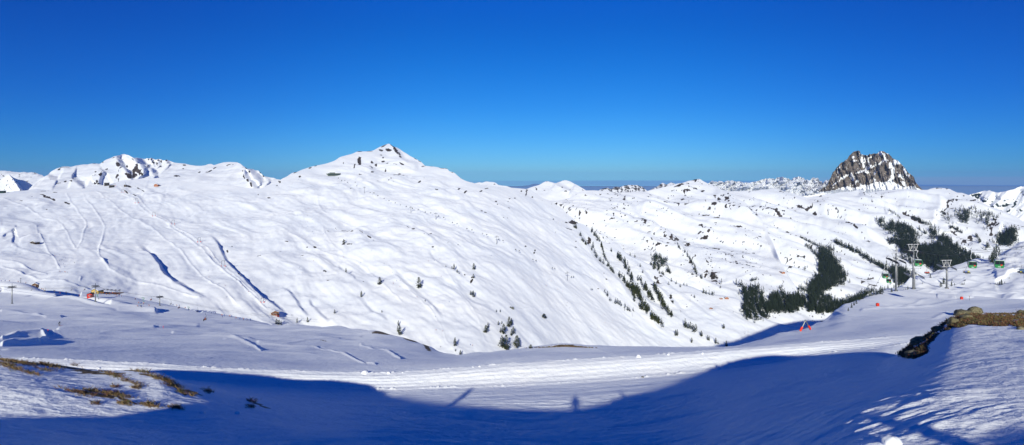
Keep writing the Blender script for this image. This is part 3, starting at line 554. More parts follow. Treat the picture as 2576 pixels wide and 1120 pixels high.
    mountain('left_shadow_peak', TOPML, D([(-600,560),(400,560)]), DP([(-600,620,.25),(400,620,.25)]), 90, columns(-40, 60, .8, 20, 10, 260),
        lambda PX, PY, LY: gully(PX, PY, LY, A(0,[(100,450),(150,510),(200,580),(240,640),(290,690)]), .12, 14, 3, .16, 30), lambda X, Y, PX, PY, t: fbm(X/90, Y/120, 3, .5, seed=160)*5*(1-.8*smooth(t,.9,1)),
        lambda X, Y, PX, PY: .3*(PY < 190) + .5*fbm(PX/3, PY/2.4, 3, .6, seed=161), [], far, drop=60)
    # the slope left of that peak in shade: a broad snowy flank facing away from the sun
    TOPSH = A(0,[(-300,900),(60,520),(140,490),(170,505),(220,525),(300,540),(360,570),(410,600),(450,630),(500,680),(800,900)])
    mountain('left_shadow_flank', TOPSH, D([(-100,560),(400,560)]), DP([(0,760,.02),(125,1150,.02),(400,1500,.02)]) if False else DP([(-100,900,.28),(0,900,.28),(400,900,.28)]), 60, columns(0, 70, .8, 60, 6), 
        lambda PX, PY, LY: LY.__iadd__(.012*(PX-18)), None, None, [], far, drop=60)
    # ---- mountains right of the ski mountain
    TOP4 = (A(2,[(1200,760),(1500,800),(1800,800),(2000,750),(2130,690),(2200,668),(2300,665),(2400,676),(2500,690)]) + A(3,[(20,700),(100,700),(180,690),(330,670),(470,645),(600,620),(720,600),(800,585),(870,560),(930,535),(1000,518),(1060,515),(1100,535),(1170,565),(1250,600),(1330,640),(1400,670),(1480,720),(1560,780),(1640,820),(1700,890),(1760,950),(1830,1020)])
        + B(3,[(1900,60),(2000,250),(2100,500),(2300,800),(2576,950),(3500,1300)]))
    def r4(PX, PY, LY):
        g = lambda pts, a, wl, wr, b, wb: gully(PX, PY, LY, pts, a, wl, wr, b, wb)
        g(A(3,[(1250,610),(1400,720),(1500,850),(1600,900),(1700,920),(1800,1020)]), .02, 14, 5, .03, 20)
        g(B(3,[(440,-40),(560,90),(700,190),(800,280),(870,380),(950,480),(1040,600),(1100,680),(1180,760)]), .03, 16, 6, .035, 26)
        g(A(3,[(280,1020),(340,1060),(400,1100)])+B(3,[(460,40),(540,120)]), .02, 12, 5, .02, 16)
        g(A(3,[(0,700),(60,780),(140,860),(300,1010)]), .02, 10, 4, .02, 14)
    def n4(X, Y, PX, PY, t): return (fbm(X/170, Y/200, 4, .5, seed=170)*12 + fbm((X*.6 - Y*.8)/620, (X*.8 + Y*.6)/170, 3, .42, seed=172)*46 + ridged(X/60, Y/120, 3, .5, seed=171)*2)*(1-.8*smooth(t,.93,1))
    def scat(PX, PY, seed, dens, sx=3.4, sy=1.7):
        """broken rock bands following the contours"""
        v = fbm(PX/sx, PY/sy, 3, .6, seed=seed); big = fbm(PX/45, PY/16, 3, .5, seed=seed+5)
        return np.clip(v*1.0 + dens*1.0 + big*.55, -1, 2)
    DEN4 = [(x,y,rx/12.566,ry/12.566,a,d) for (x,y),(rx,ry,a,d) in zip([q[:2] for q in A(3,[(820,600),(1000,630),(1100,630),(920,640),(850,760),(780,810),(1100,790),(1180,830),(900,835),(660,750),(640,800),(1300,730),(1240,690),(1400,730),(1240,895),(1290,980),(1150,955),(860,985),(400,660),(200,690),(330,670),(700,690),(760,640),(1030,520),(1060,540),(130,800),(20,720),(500,760),(450,720),(980,610),(1480,910),(1780,990),(1700,920),(1420,700),(370,1090),(1080,1090),(1440,1090),(1640,1090)])],
        [(60,14,-15,.5),(60,8,-8,.55),(60,14,5,.55),(60,8,0,.5),(30,18,-30,.5),(50,14,10,.45),(40,14,-10,.5),(40,18,-20,.5),(34,12,10,.5),(50,10,0,.45),(40,12,0,.45),(40,40,45,.5),(50,20,30,.45),(40,40,45,.55),(40,10,10,.5),(50,12,10,.5),(100,8,0,.4),(50,10,0,.35),(40,8,0,.6),(40,8,10,.5),(40,10,-10,.5),(50,8,-5,.4),(60,8,-5,.4),(60,5,0,.6),(50,6,5,.5),(30,20,40,.5),(40,14,30,.5),(60,10,10,.4),(40,7,5,.4),(60,8,-5,.4),(60,40,40,.3),(50,60,-40,.5),(30,60,-40,.45),(24,24,30,.3),(60,20,20,.6),(30,10,0,.5),(20,12,0,.5),(20,14,0,.5)])]
    DEN4 += [(x,y,rx/12.566,ry/12.566,a,d) for (x,y),(rx,ry,a,d) in zip([q[:2] for q in B(3,[(380,20),(640,30),(650,110),(880,160),(1100,95),(1120,170),(1300,130),(700,190),(770,190),(1150,60),(1550,30),(1250,240),(1100,280),(1000,280),(1360,310),(480,280),(400,300),(660,300),(1140,360),(900,260),(1450,370),(1460,510),(1530,530),(1180,500),(1150,580),(1240,620),(1260,680),(1400,240),(950,440),(860,350),(1200,440)])],
        [(50,40,30,.7),(80,10,10,.6),(60,14,10,.5),(40,14,0,.5),(100,12,0,.4),(80,10,-5,.4),(80,8,0,.35),(60,14,40,.5),(30,40,30,.5),(60,30,0,.3),(90,24,10,.55),(120,14,5,.5),(60,12,0,.5),(50,10,0,.4),(40,14,20,.6),(90,50,0,.35),(60,30,0,.3),(20,50,0,.4),(40,50,0,.35),(60,40,0,.5),(50,12,20,.45),(40,12,-20,.5),(24,20,30,.55),(60,90,20,.4),(40,60,20,.45),(60,50,0,.5),(60,50,0,.45),(80,10,0,.4),(30,70,-30,.4),(30,60,-30,.5),(60,60,0,.2)])]
    def k4(X, Y, PX, PY):
        d = blobs(PX, PY, DEN4)*1.5
        return scat(PX, PY, 180, d - .06 + .06*smooth(PY, 235, 215) )
    mountain('middle_mountain', TOP4, D([(1100,760),(1500,800),(1900,900),(3200,950)]), DP([(1100,608,.22),(2600,608,.22)]), 300, columns(500, 860, .8, 30, 8), r4, n4, k4, [(B(3,[(300,430),(420,400)]),1,.6),(B(3,[(900,770),(1100,740),(1500,700),(1700,670),(1900,640),(2060,610),(2576,610)]),2.5,.8)], far, drop=60)
    TOP5 = (A(3,[(800,800),(1100,700),(1300,668),(1400,665),(1500,665),(1560,668),(1650,665),(1700,672),(1750,670),(1850,660),(1920,657),(1960,650),(2000,645),(2040,652),(2080,665),(2130,690),(2200,705),(2250,720),(2350,752),(2430,765),(2500,745),(2576,728)])
        + A(4,[(60,718),(100,712),(200,700),(300,680),(420,668),(500,655),(560,670),(620,700),(700,690),(900,660),(1100,640),(1300,648),(1360,650),(1400,640),(1470,630),(1530,632),(1600,640),(1640,647),(1680,665),(1750,690),(1790,692),(1830,705),(1900,735),(2000,790),(2100,840),(2200,890),(2300,920),(2400,970),(2500,1020),(2576,1060),(2900,1180),(3600,1400)]))
    def r5(PX, PY, LY):
        g = lambda pts, a, wl, wr, b, wb: gully(PX, PY, LY, pts, a, wl, wr, b, wb)
        g(A(3,[(2030,680),(2120,700),(2300,800),(2450,900),(2576,980)]), .012, 12, 5, .02, 20)
        g(A(4,[(500,660),(580,710),(700,790),(830,860),(1000,960)]), .03, 20, 6, .04, 26)
        g(A(4,[(820,880),(860,860),(900,900)]), .01, 6, 4, .01, 8)
        g(A(4,[(1500,760),(1520,850),(1440,980),(1430,1080)]), .02, 14, 8, .02, 20)
        g(B(4,[(0,-60),(200,40),(400,160),(560,300),(700,420),(900,520),(1050,600)]), .02, 16, 6, .03, 24)
        g(B(4,[(420,0),(600,100),(760,220),(900,330),(1100,420),(1300,520),(1450,600)]), .02, 16, 6, .03, 24)
        g(B(3,[(1700,60),(2000,200),(2300,330),(2500,500)]), .012, 16, 8, .02, 24)
        g(B(4,[(1500,0),(1460,100),(1560,180),(1700,260),(1900,360)]), .03, 16, 6, .03, 20)
        g(B(4,[(2300,60),(2200,160),(2140,300)]), .02, 12, 6, .02, 16)
    def n5(X, Y, PX, PY, t): return (fbm(X/220, Y/260, 4, .5, seed=190)*16 + fbm((X*.5 - Y*.86)/760, (X*.86 + Y*.5)/210, 3, .42, seed=192)*64 + ridged(X/80, Y/160, 3, .5, seed=191)*3)*(1-.85*smooth(t,.93,1))
    DEN5 = [(x,y,rx/12.566,ry/12.566,a,d) for (x,y),(rx,ry,a,d) in zip([q[:2] for q in A(3,[(2100,690),(2060,685),(1940,655),(1870,660),(1530,670),(1680,680),(1740,740),(2150,745),(2260,770),(2340,840),(2520,915),(2050,960),(2030,1010),(2200,1010),(2230,1070),(2330,1080),(1970,920),(1700,810),(1930,835)])]
        + [q[:2] for q in A(4,[(20,735),(560,690),(500,660),(1500,670),(200,960),(150,1010),(350,1080),(1120,960),(1180,1010),(1250,1030),(1090,940),(1880,800),(1800,850),(2300,920),(1650,870),(1900,860),(1600,960),(600,870),(820,870),(1500,640),(1600,642),(1320,985)])]
        + [q[:2] for q in B(3,[(2400,40),(2350,180),(2450,240),(2300,160),(1930,175),(2300,20),(2200,100),(1580,350),(1440,390),(1840,440),(2120,470),(1930,520),(1880,555),(2090,590),(2200,600),(2240,670),(1950,640),(1850,660),(1970,710),(2110,745),(1420,750),(2350,440),(2480,470),(1750,680),(2380,630)])]
        + [q[:2] for q in B(4,[(150,100),(450,80),(600,150),(450,460),(480,650),(600,650),(460,760),(560,700),(860,340),(1840,180),(1900,130),(2200,60),(2150,100),(700,740),(1700,60),(240,130)])],
        [(50,8,30,.7),(40,10,10,.6),(20,8,0,.7),(40,5,0,.6),(30,8,0,.5),(16,12,0,.7),(10,12,0,.6),(16,12,30,.55),(20,10,0,.5),(60,8,20,.6),(50,8,20,.75),(80,30,30,.5),(50,14,20,.5),(60,20,20,.6),(60,20,20,.65),(60,30,20,.5),(50,10,10,.35),(16,12,0,.5),(12,7,0,.6),
         (24,6,0,.9),(24,16,40,.5),(30,5,20,.5),(30,5,15,.5),(120,60,25,.35),(60,30,25,.35),(80,30,25,.4),(90,20,25,.8),(60,20,30,.8),(60,20,35,.8),(40,14,20,.6),(140,40,0,.3),(140,16,-8,.35),(80,10,25,.4),(60,16,0,.3),(60,30,30,.5),(80,60,30,.3),(30,14,30,.4),(14,14,0,.4),(60,4,0,.7),(50,4,5,.7),(20,5,0,.6),
         (90,30,20,.5),(90,16,20,.5),(70,30,30,.5),(50,20,20,.45),(26,10,0,.85),(60,30,20,.35),(90,20,15,.3),(40,6,-10,.6),(40,6,5,.65),(90,4,5,.6),(30,5,-10,.6),(40,5,-20,.5),(40,5,10,.6),(36,10,0,.4),(30,16,0,.7),(34,12,0,.65),(80,8,-8,.7),(50,7,-8,.7),(50,20,0,.6),(20,8,0,.5),(30,10,0,.7),(70,10,5,.4),(50,16,20,.4),(80,4,-8,.6),(60,20,0,.4),
         (80,30,20,.45),(70,24,30,.4),(80,30,30,.45),(70,20,20,.5),(60,8,5,.7),(60,6,-5,.6),(50,12,0,.7),(40,14,0,.5),(20,14,0,.6),(60,30,20,.45),(50,30,20,.5),(80,60,-30,.45),(80,60,-30,.4),(70,8,0,.6),(60,40,20,.4),(60,10,30,.3)])]
    def k5(X, Y, PX, PY):
        d = blobs(PX, PY, DEN5)
        return scat(PX, PY, 200, d*1.5 - .08)
    mountain('valley_side_mountain', TOP5, D([(1500,760),(1750,860),(1900,930),(2600,930)]), DP([(1400,768,.22),(2300,768,.22),(2600,768,.22)]), 330, columns(640, 1064, .8, 260, 10, 30), r5, n5, k5, [], far, drop=90)
    # small snowy summits along the skyline
    mountain('snowy_bump', A(2,[(600,760),(750,600),(790,575),(840,566),(880,562),(905,568),(960,553),(1010,560),(1050,563),(1080,572),(1110,590),(1200,606),(1300,640),(1500,720)]), D([(1100,500),(1300,500)]), DP([(1100,640,.3),(1400,640,.3)]), 40, columns(455, 520, .8, 12, 3), None, lambda X,Y,PX,PY,t: fbm(X/60,Y/90,3,.5,seed=210)*3, lambda X,Y,PX,PY: .25+.5*fbm(PX/4,PY/2,3,.6,seed=211), [], far, drop=60)
    mountain('twin_summits', A(2,[(1200,760),(1440,655),(1490,638),(1560,612),(1620,595),(1680,563),(1720,550),(1780,562),(1830,572),(1870,560),(1900,550),(1950,538),(2000,548),(2060,577),(2130,615),(2180,645),(2220,668),(2400,760)]), D([(1200,535),(1600,535)]), DP([(1200,960,.3),(1600,960,.3)]), 70, columns(505, 600, .8, 20, 4),
        lambda PX, PY, LY: (gully(PX, PY, LY, A(2,[(1800,570),(1860,610),(1940,650),(2030,705)]), .03, 10, 4, .03, 12)), lambda X,Y,PX,PY,t: fbm(X/90,Y/130,3,.5,seed=212)*7*(1-.8*smooth(t,.85,1)),
        lambda X,Y,PX,PY: blobs(PX,PY,[(x,y,rx/12.566,ry/12.566,a,d) for (x,y),(rx,ry,a,d) in zip([q[:2] for q in A(2,[(1600,650),(1650,640),(1690,650),(1570,630),(1910,620),(2010,650),(1960,685),(1780,675),(1850,660),(2170,660),(1720,555),(1900,550)])],[(60,40,30,.5),(50,40,0,.45),(20,30,0,.6),(14,8,0,.7),(14,24,-20,.8),(40,14,-10,.7),(40,10,0,.75),(30,20,0,.5),(30,20,0,.4),(40,6,35,.8),(16,6,0,.7),(50,5,-20,.7)])])*1.0+.35*fbm(PX/2.2,PY/2.6,3,.6,seed=213), [], far, drop=90)
    mountain('far_snow_ridge', A(2,[(2100,760),(2340,690),(2380,670),(2430,650),(2480,640),(2520,655),(2576,630)])+A(3,[(10,628),(60,632),(110,615),(180,602),(240,603),(300,612),(350,632),(420,680),(700,760)]), D([(1400,530),(1900,530)]), DP([(1400,1600,.3),(1900,1600,.3)]), 50, columns(575, 660, .8, 20, 4), None, lambda X,Y,PX,PY,t: ridged(X/120,Y/400,4,.5,seed=214)*10*(1-.6*smooth(t,.85,1)), lambda X,Y,PX,PY: .18+.5*ridged(PX/3.5-PY/8,PY/9,3,.5,seed=215)*.6, [], far, drop=120)
    mountain('far_snow_cones', A(3,[(300,760),(470,650),(520,630),(560,597),(600,578),(620,585),(645,596),(670,588),(700,573),(720,575),(760,592),(820,630),(900,700)]), D([(1500,500),(1900,500)]), DP([(1500,2000,.3),(1900,2000,.3)]), 40, columns(640, 690, .8, 20, 4), None, lambda X,Y,PX,PY,t: ridged(X/140,Y/400,3,.5,seed=216)*10*(1-.6*smooth(t,.85,1)), lambda X,Y,PX,PY: .18+.5*ridged(PX/3.5-PY/8,PY/9,3,.5,seed=217)*.6, [], far, drop=120)
    # ---- limestone range
    TOPK = (A(3,[(1000,700),(1150,590),(1190,565),(1210,548),(1230,543),(1250,555),(1270,553),(1290,562),(1310,546),(1340,550),(1370,562),(1400,545),(1420,542),(1440,546),(1470,538),(1500,548),(1530,555),(1560,552),(1590,560),(1620,568),(1650,566),(1690,570),(1720,560),(1760,556),(1800,545),(1840,530),(1870,524),(1900,515),(1920,518),(1940,508),(1960,518),(1980,513),(2010,525),(2035,505),(2050,500),(2070,502),(2090,493),(2110,495),(2130,508),(2150,505),(2165,518),(2180,512),(2200,530),(2220,532),(2235,510),(2250,505),(2270,495),(2290,500),(2305,486),(2320,495),(2340,498),(2355,512),(2365,505),(2390,532),(2410,528),(2440,540),(2460,530),(2475,510),(2500,503),(2520,512),(2540,505),(2560,520)])
      + A(4,[(0,535),(15,552),(30,548),(50,575),(70,550),(90,535),(110,530),(150,560),(300,640),(600,760)]))
    def rk(PX, PY, LY):
        LY += .028*ridged(PX/12 + PY/16, PY/12, 4, .55, seed=220) + .008*ridged(PX/3.6 - PY/7, PY/5, 3, .5, seed=221)
    mountain('limestone_range', TOPK, D([(1600,500),(2300,500)]), DP([(1500,9000,.75),(2300,9000,.75)]), 90, columns(704, 860, .6, 30, 6, 4), rk, None,
        lambda X, Y, PX, PY: .04 + .12*smooth(PX, 780, 840) + .30*(ridged(PX/4.0 + PY/3, PY/3.4, 4, .6, seed=222))*.75 + .25*fbm(PX/2.2, PY/1.6, 2, .6, seed=223), [],
        snow_mat('snow_limestone', snow=(.80,.82,.86), rock_a=(.34,.34,.38), rock_b=(.50,.48,.50), ns=.004, bump=20, bscale=.002, tone=.04, tone_scale=.001), drop=500)
    # ---- right far range with forest patches, foothills tinted haze blue
    TOP8 = A(4,[(1500,900),(1800,760),(1880,722),(1950,702),(2020,686),(2050,675),(2080,668),(2110,672),(2140,664),(2170,676),(2190,680),(2250,692),(2290,684),(2330,680),(2370,668),(2400,660),(2450,650),(2480,636),(2510,622),(2540,612),(2560,618),(2600,600),(2900,560),(3600,640)])
    def r8(PX, PY, LY):
        gully(PX, PY, LY, A(4,[(2540,615),(2480,700),(2400,790),(2300,880),(2200,960)])[::-1], -.03, 12, 8, -.03, 14)
        gully(PX, PY, LY, A(4,[(2200,680),(2140,740),(2060,800)]), .02, 10, 6, .02, 12)
        LY += .012*ridged(PX/14 + PY/20, PY/30, 3, .5, seed=230)
    mountain('right_far_range', TOP8, D([(2200,620),(2900,640)]), DP([(2200,2200,.42),(2900,2200,.42)]), 130, columns(930, 1064, .8, 200, 8, 20), r8, None,
        lambda X, Y, PX, PY: blobs(PX, PY, [(x,y,rx/12.566,ry/12.566,a,d) for (x,y),(rx,ry,a,d) in zip([q[:2] for q in A(4,[(1980,720),(2000,760),(2060,720),(2080,800),(2180,800),(2250,850),(2350,850),(2330,800),(2450,820),(2440,860),(2380,920),(2450,760),(2180,870),(2560,700),(2520,920),(2100,770),(2540,780)])],
            [(90,24,-10,.9),(60,20,20,.9),(60,14,0,.55),(60,20,20,.85),(50,16,0,.55),(90,24,10,.8),(80,24,-10,.8),(60,20,-30,.6),(80,20,-40,.7),(60,20,-40,.65),(50,24,-30,.6),(60,20,-40,.4),(70,20,10,.7),(60,80,0,.35),(60,30,0,.6),(60,20,10,.4),(40,80,0,.3)])]) + .7*fbm(PX/3.0, PY/2.4, 3, .6, seed=231)*1.0, [],
        snow_mat('snow_forest_range', rock_a=(.012,.022,.018), rock_b=(.03,.045,.03), ns=.008, bump=4, bscale=.006), drop=300)
    hill = simple('blue_foothill', (.10,.20,.42), .9)  # blue of distant haze put into the base colour of snowy land
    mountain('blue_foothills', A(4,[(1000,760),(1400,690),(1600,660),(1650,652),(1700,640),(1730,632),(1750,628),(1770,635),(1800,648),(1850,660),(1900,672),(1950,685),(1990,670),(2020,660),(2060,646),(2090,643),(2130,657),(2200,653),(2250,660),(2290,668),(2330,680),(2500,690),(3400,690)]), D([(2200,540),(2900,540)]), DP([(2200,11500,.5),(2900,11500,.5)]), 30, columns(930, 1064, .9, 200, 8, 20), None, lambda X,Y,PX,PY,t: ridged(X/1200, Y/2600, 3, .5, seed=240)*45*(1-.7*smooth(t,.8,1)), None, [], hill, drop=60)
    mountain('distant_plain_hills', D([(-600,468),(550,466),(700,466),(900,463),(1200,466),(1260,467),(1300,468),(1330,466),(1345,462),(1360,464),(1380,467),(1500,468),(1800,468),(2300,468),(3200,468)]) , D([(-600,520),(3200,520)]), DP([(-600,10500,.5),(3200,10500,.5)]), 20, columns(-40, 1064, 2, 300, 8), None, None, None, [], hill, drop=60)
    # ---- the rock tower
    TOPR = A(4,[(-700,760),(-300,745),(-60,720),(0,680),(40,640),(90,612),(110,590),(120,560),(135,525),(150,500),(160,470),(175,435),(195,420),(215,385),(240,360),(260,335),(280,315),(300,308),(315,300),(330,283),(350,275),(362,262),(375,235),(395,215),(410,200),(430,182),(450,172),(470,170),(488,163),(500,166),(512,172),(520,190),(526,218),(538,208),(552,218),(575,220),(600,224),(620,222),(632,205),(648,210),(670,206),(690,198),(710,202),(740,196),(752,182),(765,170),(785,173),(800,172),(830,184),(850,198),(875,206),(895,225),(910,240),(925,262),(945,268),(960,280),(985,285),(1000,300),(1020,322),(1045,345),(1060,362),(1080,385),(1100,410),(1115,435),(1130,450),(1150,462),(1175,480),(1195,505),(1205,540),(1215,560),(1240,592),(1270,625),(1300,652),(1400,690),(1700,760),(2200,860)])
    def rr(PX, PY, LY):
        g = lambda pts, a, wl, wr, b, wb: gully(PX, PY, LY, pts, a, wl, wr, b, wb)
        m = 1 - smooth(PY, 188, 196)
        rib = ridged(PX/8 - PY/34, PY/40, 4, .6, seed=250)*.0062 + ridged(PX/3.2 - PY/16, PY/9, 3, .5, seed=251)*.0026
        # slabs leaning down to the left
        rib += ridged((PX+PY*1.1)/13, (PX-PY)/40, 3, .5, seed=252)*.0042
        LY -= rib*m*1.9
        g(A(4,[(530,215),(545,300),(560,370),(590,430)])[::-1], -.016, 4, 3, -.010, 6)
        g(A(4,[(350,280),(340,340),(330,400)]), .012, 6, 3, .014, 8)
        g(A(4,[(740,200),(700,260),(650,330),(620,400)])[::-1], .012, 8, 3, .016, 10)
        g(A(4,[(840,300),(780,370),(720,440),(660,560)])[::-1], .014, 8, 3, .016, 10)
        g(A(4,[(930,330),(940,420),(930,500),(925,570)])[::-1], -.014, 5, 4, -.012, 8)
        g(A(4,[(620,400),(500,490),(400,560),(300,610)])[::-1], .008, 6, 3, .010, 8)
        g(A(4,[(300,320),(240,400),(190,500),(150,600)]), -.010, 8, 5, -.012, 10)
    def nr(X, Y, PX, PY, t): return fbm(X/60, Y/60, 3, .5, seed=255)*3*(1-smooth(t, .95, 1))
    SNOWR = [(x,y,rx/12.566,ry/12.566,a,d) for (x,y),(rx,ry,a,d) in zip([q[:2] for q in A(4,[(540,260),(560,330),(590,400),(520,430),(570,290),(640,250),(700,350),(780,210),(830,250),(800,300),(760,330),(900,350),(930,420),(925,490),(960,320),(1000,310),(1090,440),(1120,480),(1010,480),(1040,500),(330,490),(300,510),(410,490),(430,520),(430,250),(440,290),(610,440),(700,440),(900,570),(700,540),(640,370),(200,580),(480,550),(530,600),(260,370),(860,200),(1060,570),(960,290),(750,590),(850,600),(1000,640),(300,640),(240,440),(620,300),(400,460),(1080,600),(350,470)])],
        [(14,50,5,1),(14,60,-10,1),(14,50,10,.9),(70,12,-20,.9),(16,40,0,.8),(40,10,-20,.7),(60,10,-35,.7),(26,30,20,1),(14,50,-10,1),(40,12,-40,.9),(40,14,-30,.7),(24,40,-20,1),(22,60,5,1.1),(22,60,8,1.1),(30,24,10,1),(30,20,20,1),(14,60,-28,1),(20,16,-20,.8),(20,24,-30,.8),(18,40,-30,.8),(50,10,-30,.9),(24,20,-30,.9),(24,40,-20,.9),(14,30,10,.8),(20,20,10,.8),(16,16,0,.7),(20,24,-30,.7),(16,30,10,.6),(30,30,10,.9),(14,30,0,.6),(30,10,-50,.8),(30,8,-40,.6),(30,16,-30,.8),(20,14,-30,.7),(20,10,-60,.5),(20,14,20,.7),(20,30,-30,.8),(30,14,30,.9),(60,30,0,.9),(60,30,0,1.1),(160,30,10,1.2),(120,14,-15,.8),(14,30,0,.5),(10,40,-20,.7),(30,10,-30,.7),(14,40,-30,.8),(40,10,0,.6)])]
    def kr(X, Y, PX, PY):
        base_y = lin(A(4,[(-700,640),(0,690),(120,680),(200,670),(300,635),(470,635),(560,600),(650,600),(700,560),(760,580),(850,560),(890,520),(950,570),(1000,600),(1060,640),(1150,610),(1240,640),(1290,665),(1700,620)]), PX[0], 1)[None, :]
        r = 1 - smooth(PY, base_y - 1.2, base_y + 1.2)*1.35
        streak = ridged(PX/2.6 - PY/14, PY/8, 3, .55, seed=256)
        return r*.95 - 1.05*blobs(PX, PY, SNOWR) - .34*smooth(streak, 1.0, 1.6) + .25*fbm(PX/1.8, PY/1.6, 2, .6, seed=257) - .05
    mountain('rock_tower_peak', TOPR, D([(1500,540),(2700,560)]), DP([(1500,3500,.90),(2700,3500,.90)]), 260, columns(800, 930, .42, 60, 8), rr, nr, kr, [],
        snow_mat('tower_rock', rock_a=(.075,.064,.058), rock_b=(.23,.195,.168), ns=.02, bump=6, bscale=.03, tone=.02, tone_scale=.01, nk=.45), drop=120)

build_land()

# ---- ground behind the camera: the hilltop whose shadow lies over the foreground
def ray_ground(px, py): return place('near', px, py)
TANE = math.tan(SUN_E)/math.cos(SUN_A); TANA = math.tan(SUN_A); YO = -6.0
EDGE = D([(1000,1000),(1050,1010),(1100,1018),(1180,1026),(1288,1032),(1380,1032),(1450,1025),(1550,1010),(1620,997),(1660,984),(1690,970),(1720,954),(1745,942)])
prof = []
for x, y in EDGE:
    p = ray_ground(x, y)
    if p.y < 30: print('skip', x, y, p); continue
    prof.append((p.x - (p.y - YO)*TANA, p.z + (p.y - YO)*TANE))
prof.sort(); prof = [(a, b - .28*math.exp(-((a-6.0)/2.4)**4) - .22*math.exp(-((a+.2)/1.8)**2) - .38*float(smooth(np.array(a), 6.8, 8.6))) for a, b in prof]; PROFX = [q[0] for q in prof]; PROFZ = [q[1] for q in prof]
print('shadow profile', [(round(a, 1), round(b, 2)) for a, b in prof])
def behind():
    xs = np.r_[np.linspace(-400, -60, 30, endpoint=False), np.linspace(-60, 60, 601), np.linspace(60, 400, 31)[1:]]
    ys = np.array([-300, -200, -120, -70, -40, -25, -15, -10, -8, -7, -6.5, -6.2, -6.0, -5.8, -5.5, -5, -4, -3, -2, -1, 0, .6, 1.2, 2.0, 3.5])
    X, Y = np.meshgrid(xs, ys)
    top = np.interp(xs, PROFX, PROFZ)
    # the hilltop falls off on both sides
    top = np.where(xs < PROFX[0], PROFZ[0] - (PROFX[0]-xs)*.5, top)
    top = np.where(xs > PROFX[-1], PROFZ[-1] - (xs-PROFX[-1])*.45, top)
    top = np.clip(top, -14, 9)
    front = -1.78 - .012*np.abs(xs) - .35*np.maximum(0, 0)
    t = smooth(Y, -6, -.2)
    Zz = top*(1-t) + front*t
    Zz = np.where(Y < -6, top - (-6 - Y)*.05, Zz)
    Zz = np.where(Y > .5, front - .9 - .36*(Y-.5), Zz)
    Zz += fbm(X/3, Y/3, 3, .5, seed=300)*.03*(Y > -5)
    P = np.stack([X, Y, Zz], -1)
    ob = grid_mesh('hilltop_ground', P, [bpy.data.materials['snow_near']], {'rock': np.zeros(X.shape)}); ob['kind'] = 'structure'
behind()
# valley floor that carries the whole landscape to the horizon
def valley_floor():
    r = np.geomspace(300, 27000, 40); a = np.linspace(0, 2*math.pi, 97)
    R, T = np.meshgrid(r, a, indexing='ij')
    P = np.stack([R*np.cos(T), R*np.sin(T), -600 - R*.009 + 0*R], -1)
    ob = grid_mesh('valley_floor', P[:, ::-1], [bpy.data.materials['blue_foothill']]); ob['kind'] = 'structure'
valley_floor()
# ------------------------------------------------------------ object helpers
class MB:
    """collects simple solids, builds one mesh object"""
    def __init__(s): s.v = []; s.f = []; s.m = []
    def add(s, vs, fs, mi=0):
        o = len(s.v); s.v += [tuple(v) for v in vs]; s.f += [tuple(i+o for i in f) for f in fs]; s.m += [mi]*len(fs)
    def box(s, c, size, mi=0, rz=0.0, rx=0.0, ry=0.0, taper=1.0):
        M = Matrix.Rotation(rz, 3, 'Z') @ Matrix.Rotation(ry, 3, 'Y') @ Matrix.Rotation(rx, 3, 'X'); vs = []
        for dz in (-.5, .5):
            k = taper if dz > 0 else 1.0
            for dx, dy in ((-.5,-.5),(.5,-.5),(.5,.5),(-.5,.5)):
                vs.append(Vector(c) + M @ Vector((dx*size[0]*k, dy*size[1]*k, dz*size[2])))
        s.add(vs, [(3,2,1,0),(4,5,6,7),(0,1,5,4),(1,2,6,5),(2,3,7,6),(3,0,4,7)], mi)
    def tube(s, a, b, r0, r1=None, n=8, mi=0):
        a, b = Vector(a), Vector(b); r1 = r0 if r1 is None else r1; d = (b-a).normalized()
        u = d.orthogonal().normalized(); w = d.cross(u); vs = []
        for p, r in ((a, r0), (b, r1)):
            for i in range(n):
                t = 2*math.pi*i/n; vs.append(p + (u*math.cos(t) + w*math.sin(t))*r)
        fs = [(i, (i+1)%n, n+(i+1)%n, n+i) for i in range(n)] + [tuple(range(n-1, -1, -1)), tuple(range(n, 2*n))]
        s.add(vs, fs, mi)
    def path(s, pts, r, n=6, mi=0):
        for a, b in zip(pts, pts[1:]): s.tube(a, b, r, r, n, mi)
    def prism(s, poly, y0, y1, mi=0):
        """outline in x,z extruded along y"""
        n = len(poly); vs = [(x, y0, z) for x, z in poly] + [(x, y1, z) for x, z in poly]
        s.add(vs, [tuple(range(n)), tuple(range(2*n-1, n-1, -1))] + [(i, n+i, n+(i+1)%n, (i+1)%n) for i in range(n)], mi)
    def build(s, name, mats, parent=None, smooth=False, bevel=0):
        me = bpy.data.meshes.new(name); me.from_pydata(s.v, [], s.f)
        for m in mats: me.materials.append(m)
        me.polygons.foreach_set('material_index', s.m)
        if smooth: me.polygons.foreach_set('use_smooth', [True]*len(s.f))
        me.update(); o = bpy.data.objects.new(name, me); C.objects.link(o)
        if parent: o.parent = parent
        if bevel:
            b = o.modifiers.new('bevel', 'BEVEL'); b.width = bevel; b.segments = 1; b.limit_method = 'ANGLE'
        return o
def empty(name, loc=(0,0,0), rz=0.0):
    o = bpy.data.objects.new(name, None); C.objects.link(o); o.location = loc; o.rotation_euler = (0,0,rz); o.empty_display_size = .5; return o
def tag(o, label, cat, group=None):
    o['label'] = label; o['category'] = cat
    if group: o['group'] = group
    return o
def copy_tree(o, parent=None):
    c = o.copy(); C.objects.link(c); c.parent = parent
    for ch in list(o.children): copy_tree(ch, c)
    return c
def at(px, py, Y): return Vector(((px-512)/F*Y, Y, (HOR-py)/F*Y))
def on_ray(sheet, px, py, dpy):
    """a point seen at (px,py) standing in the air over the ground seen dpy rows lower"""
    g = place(sheet, px, py+dpy); return at(px, py, g.y)

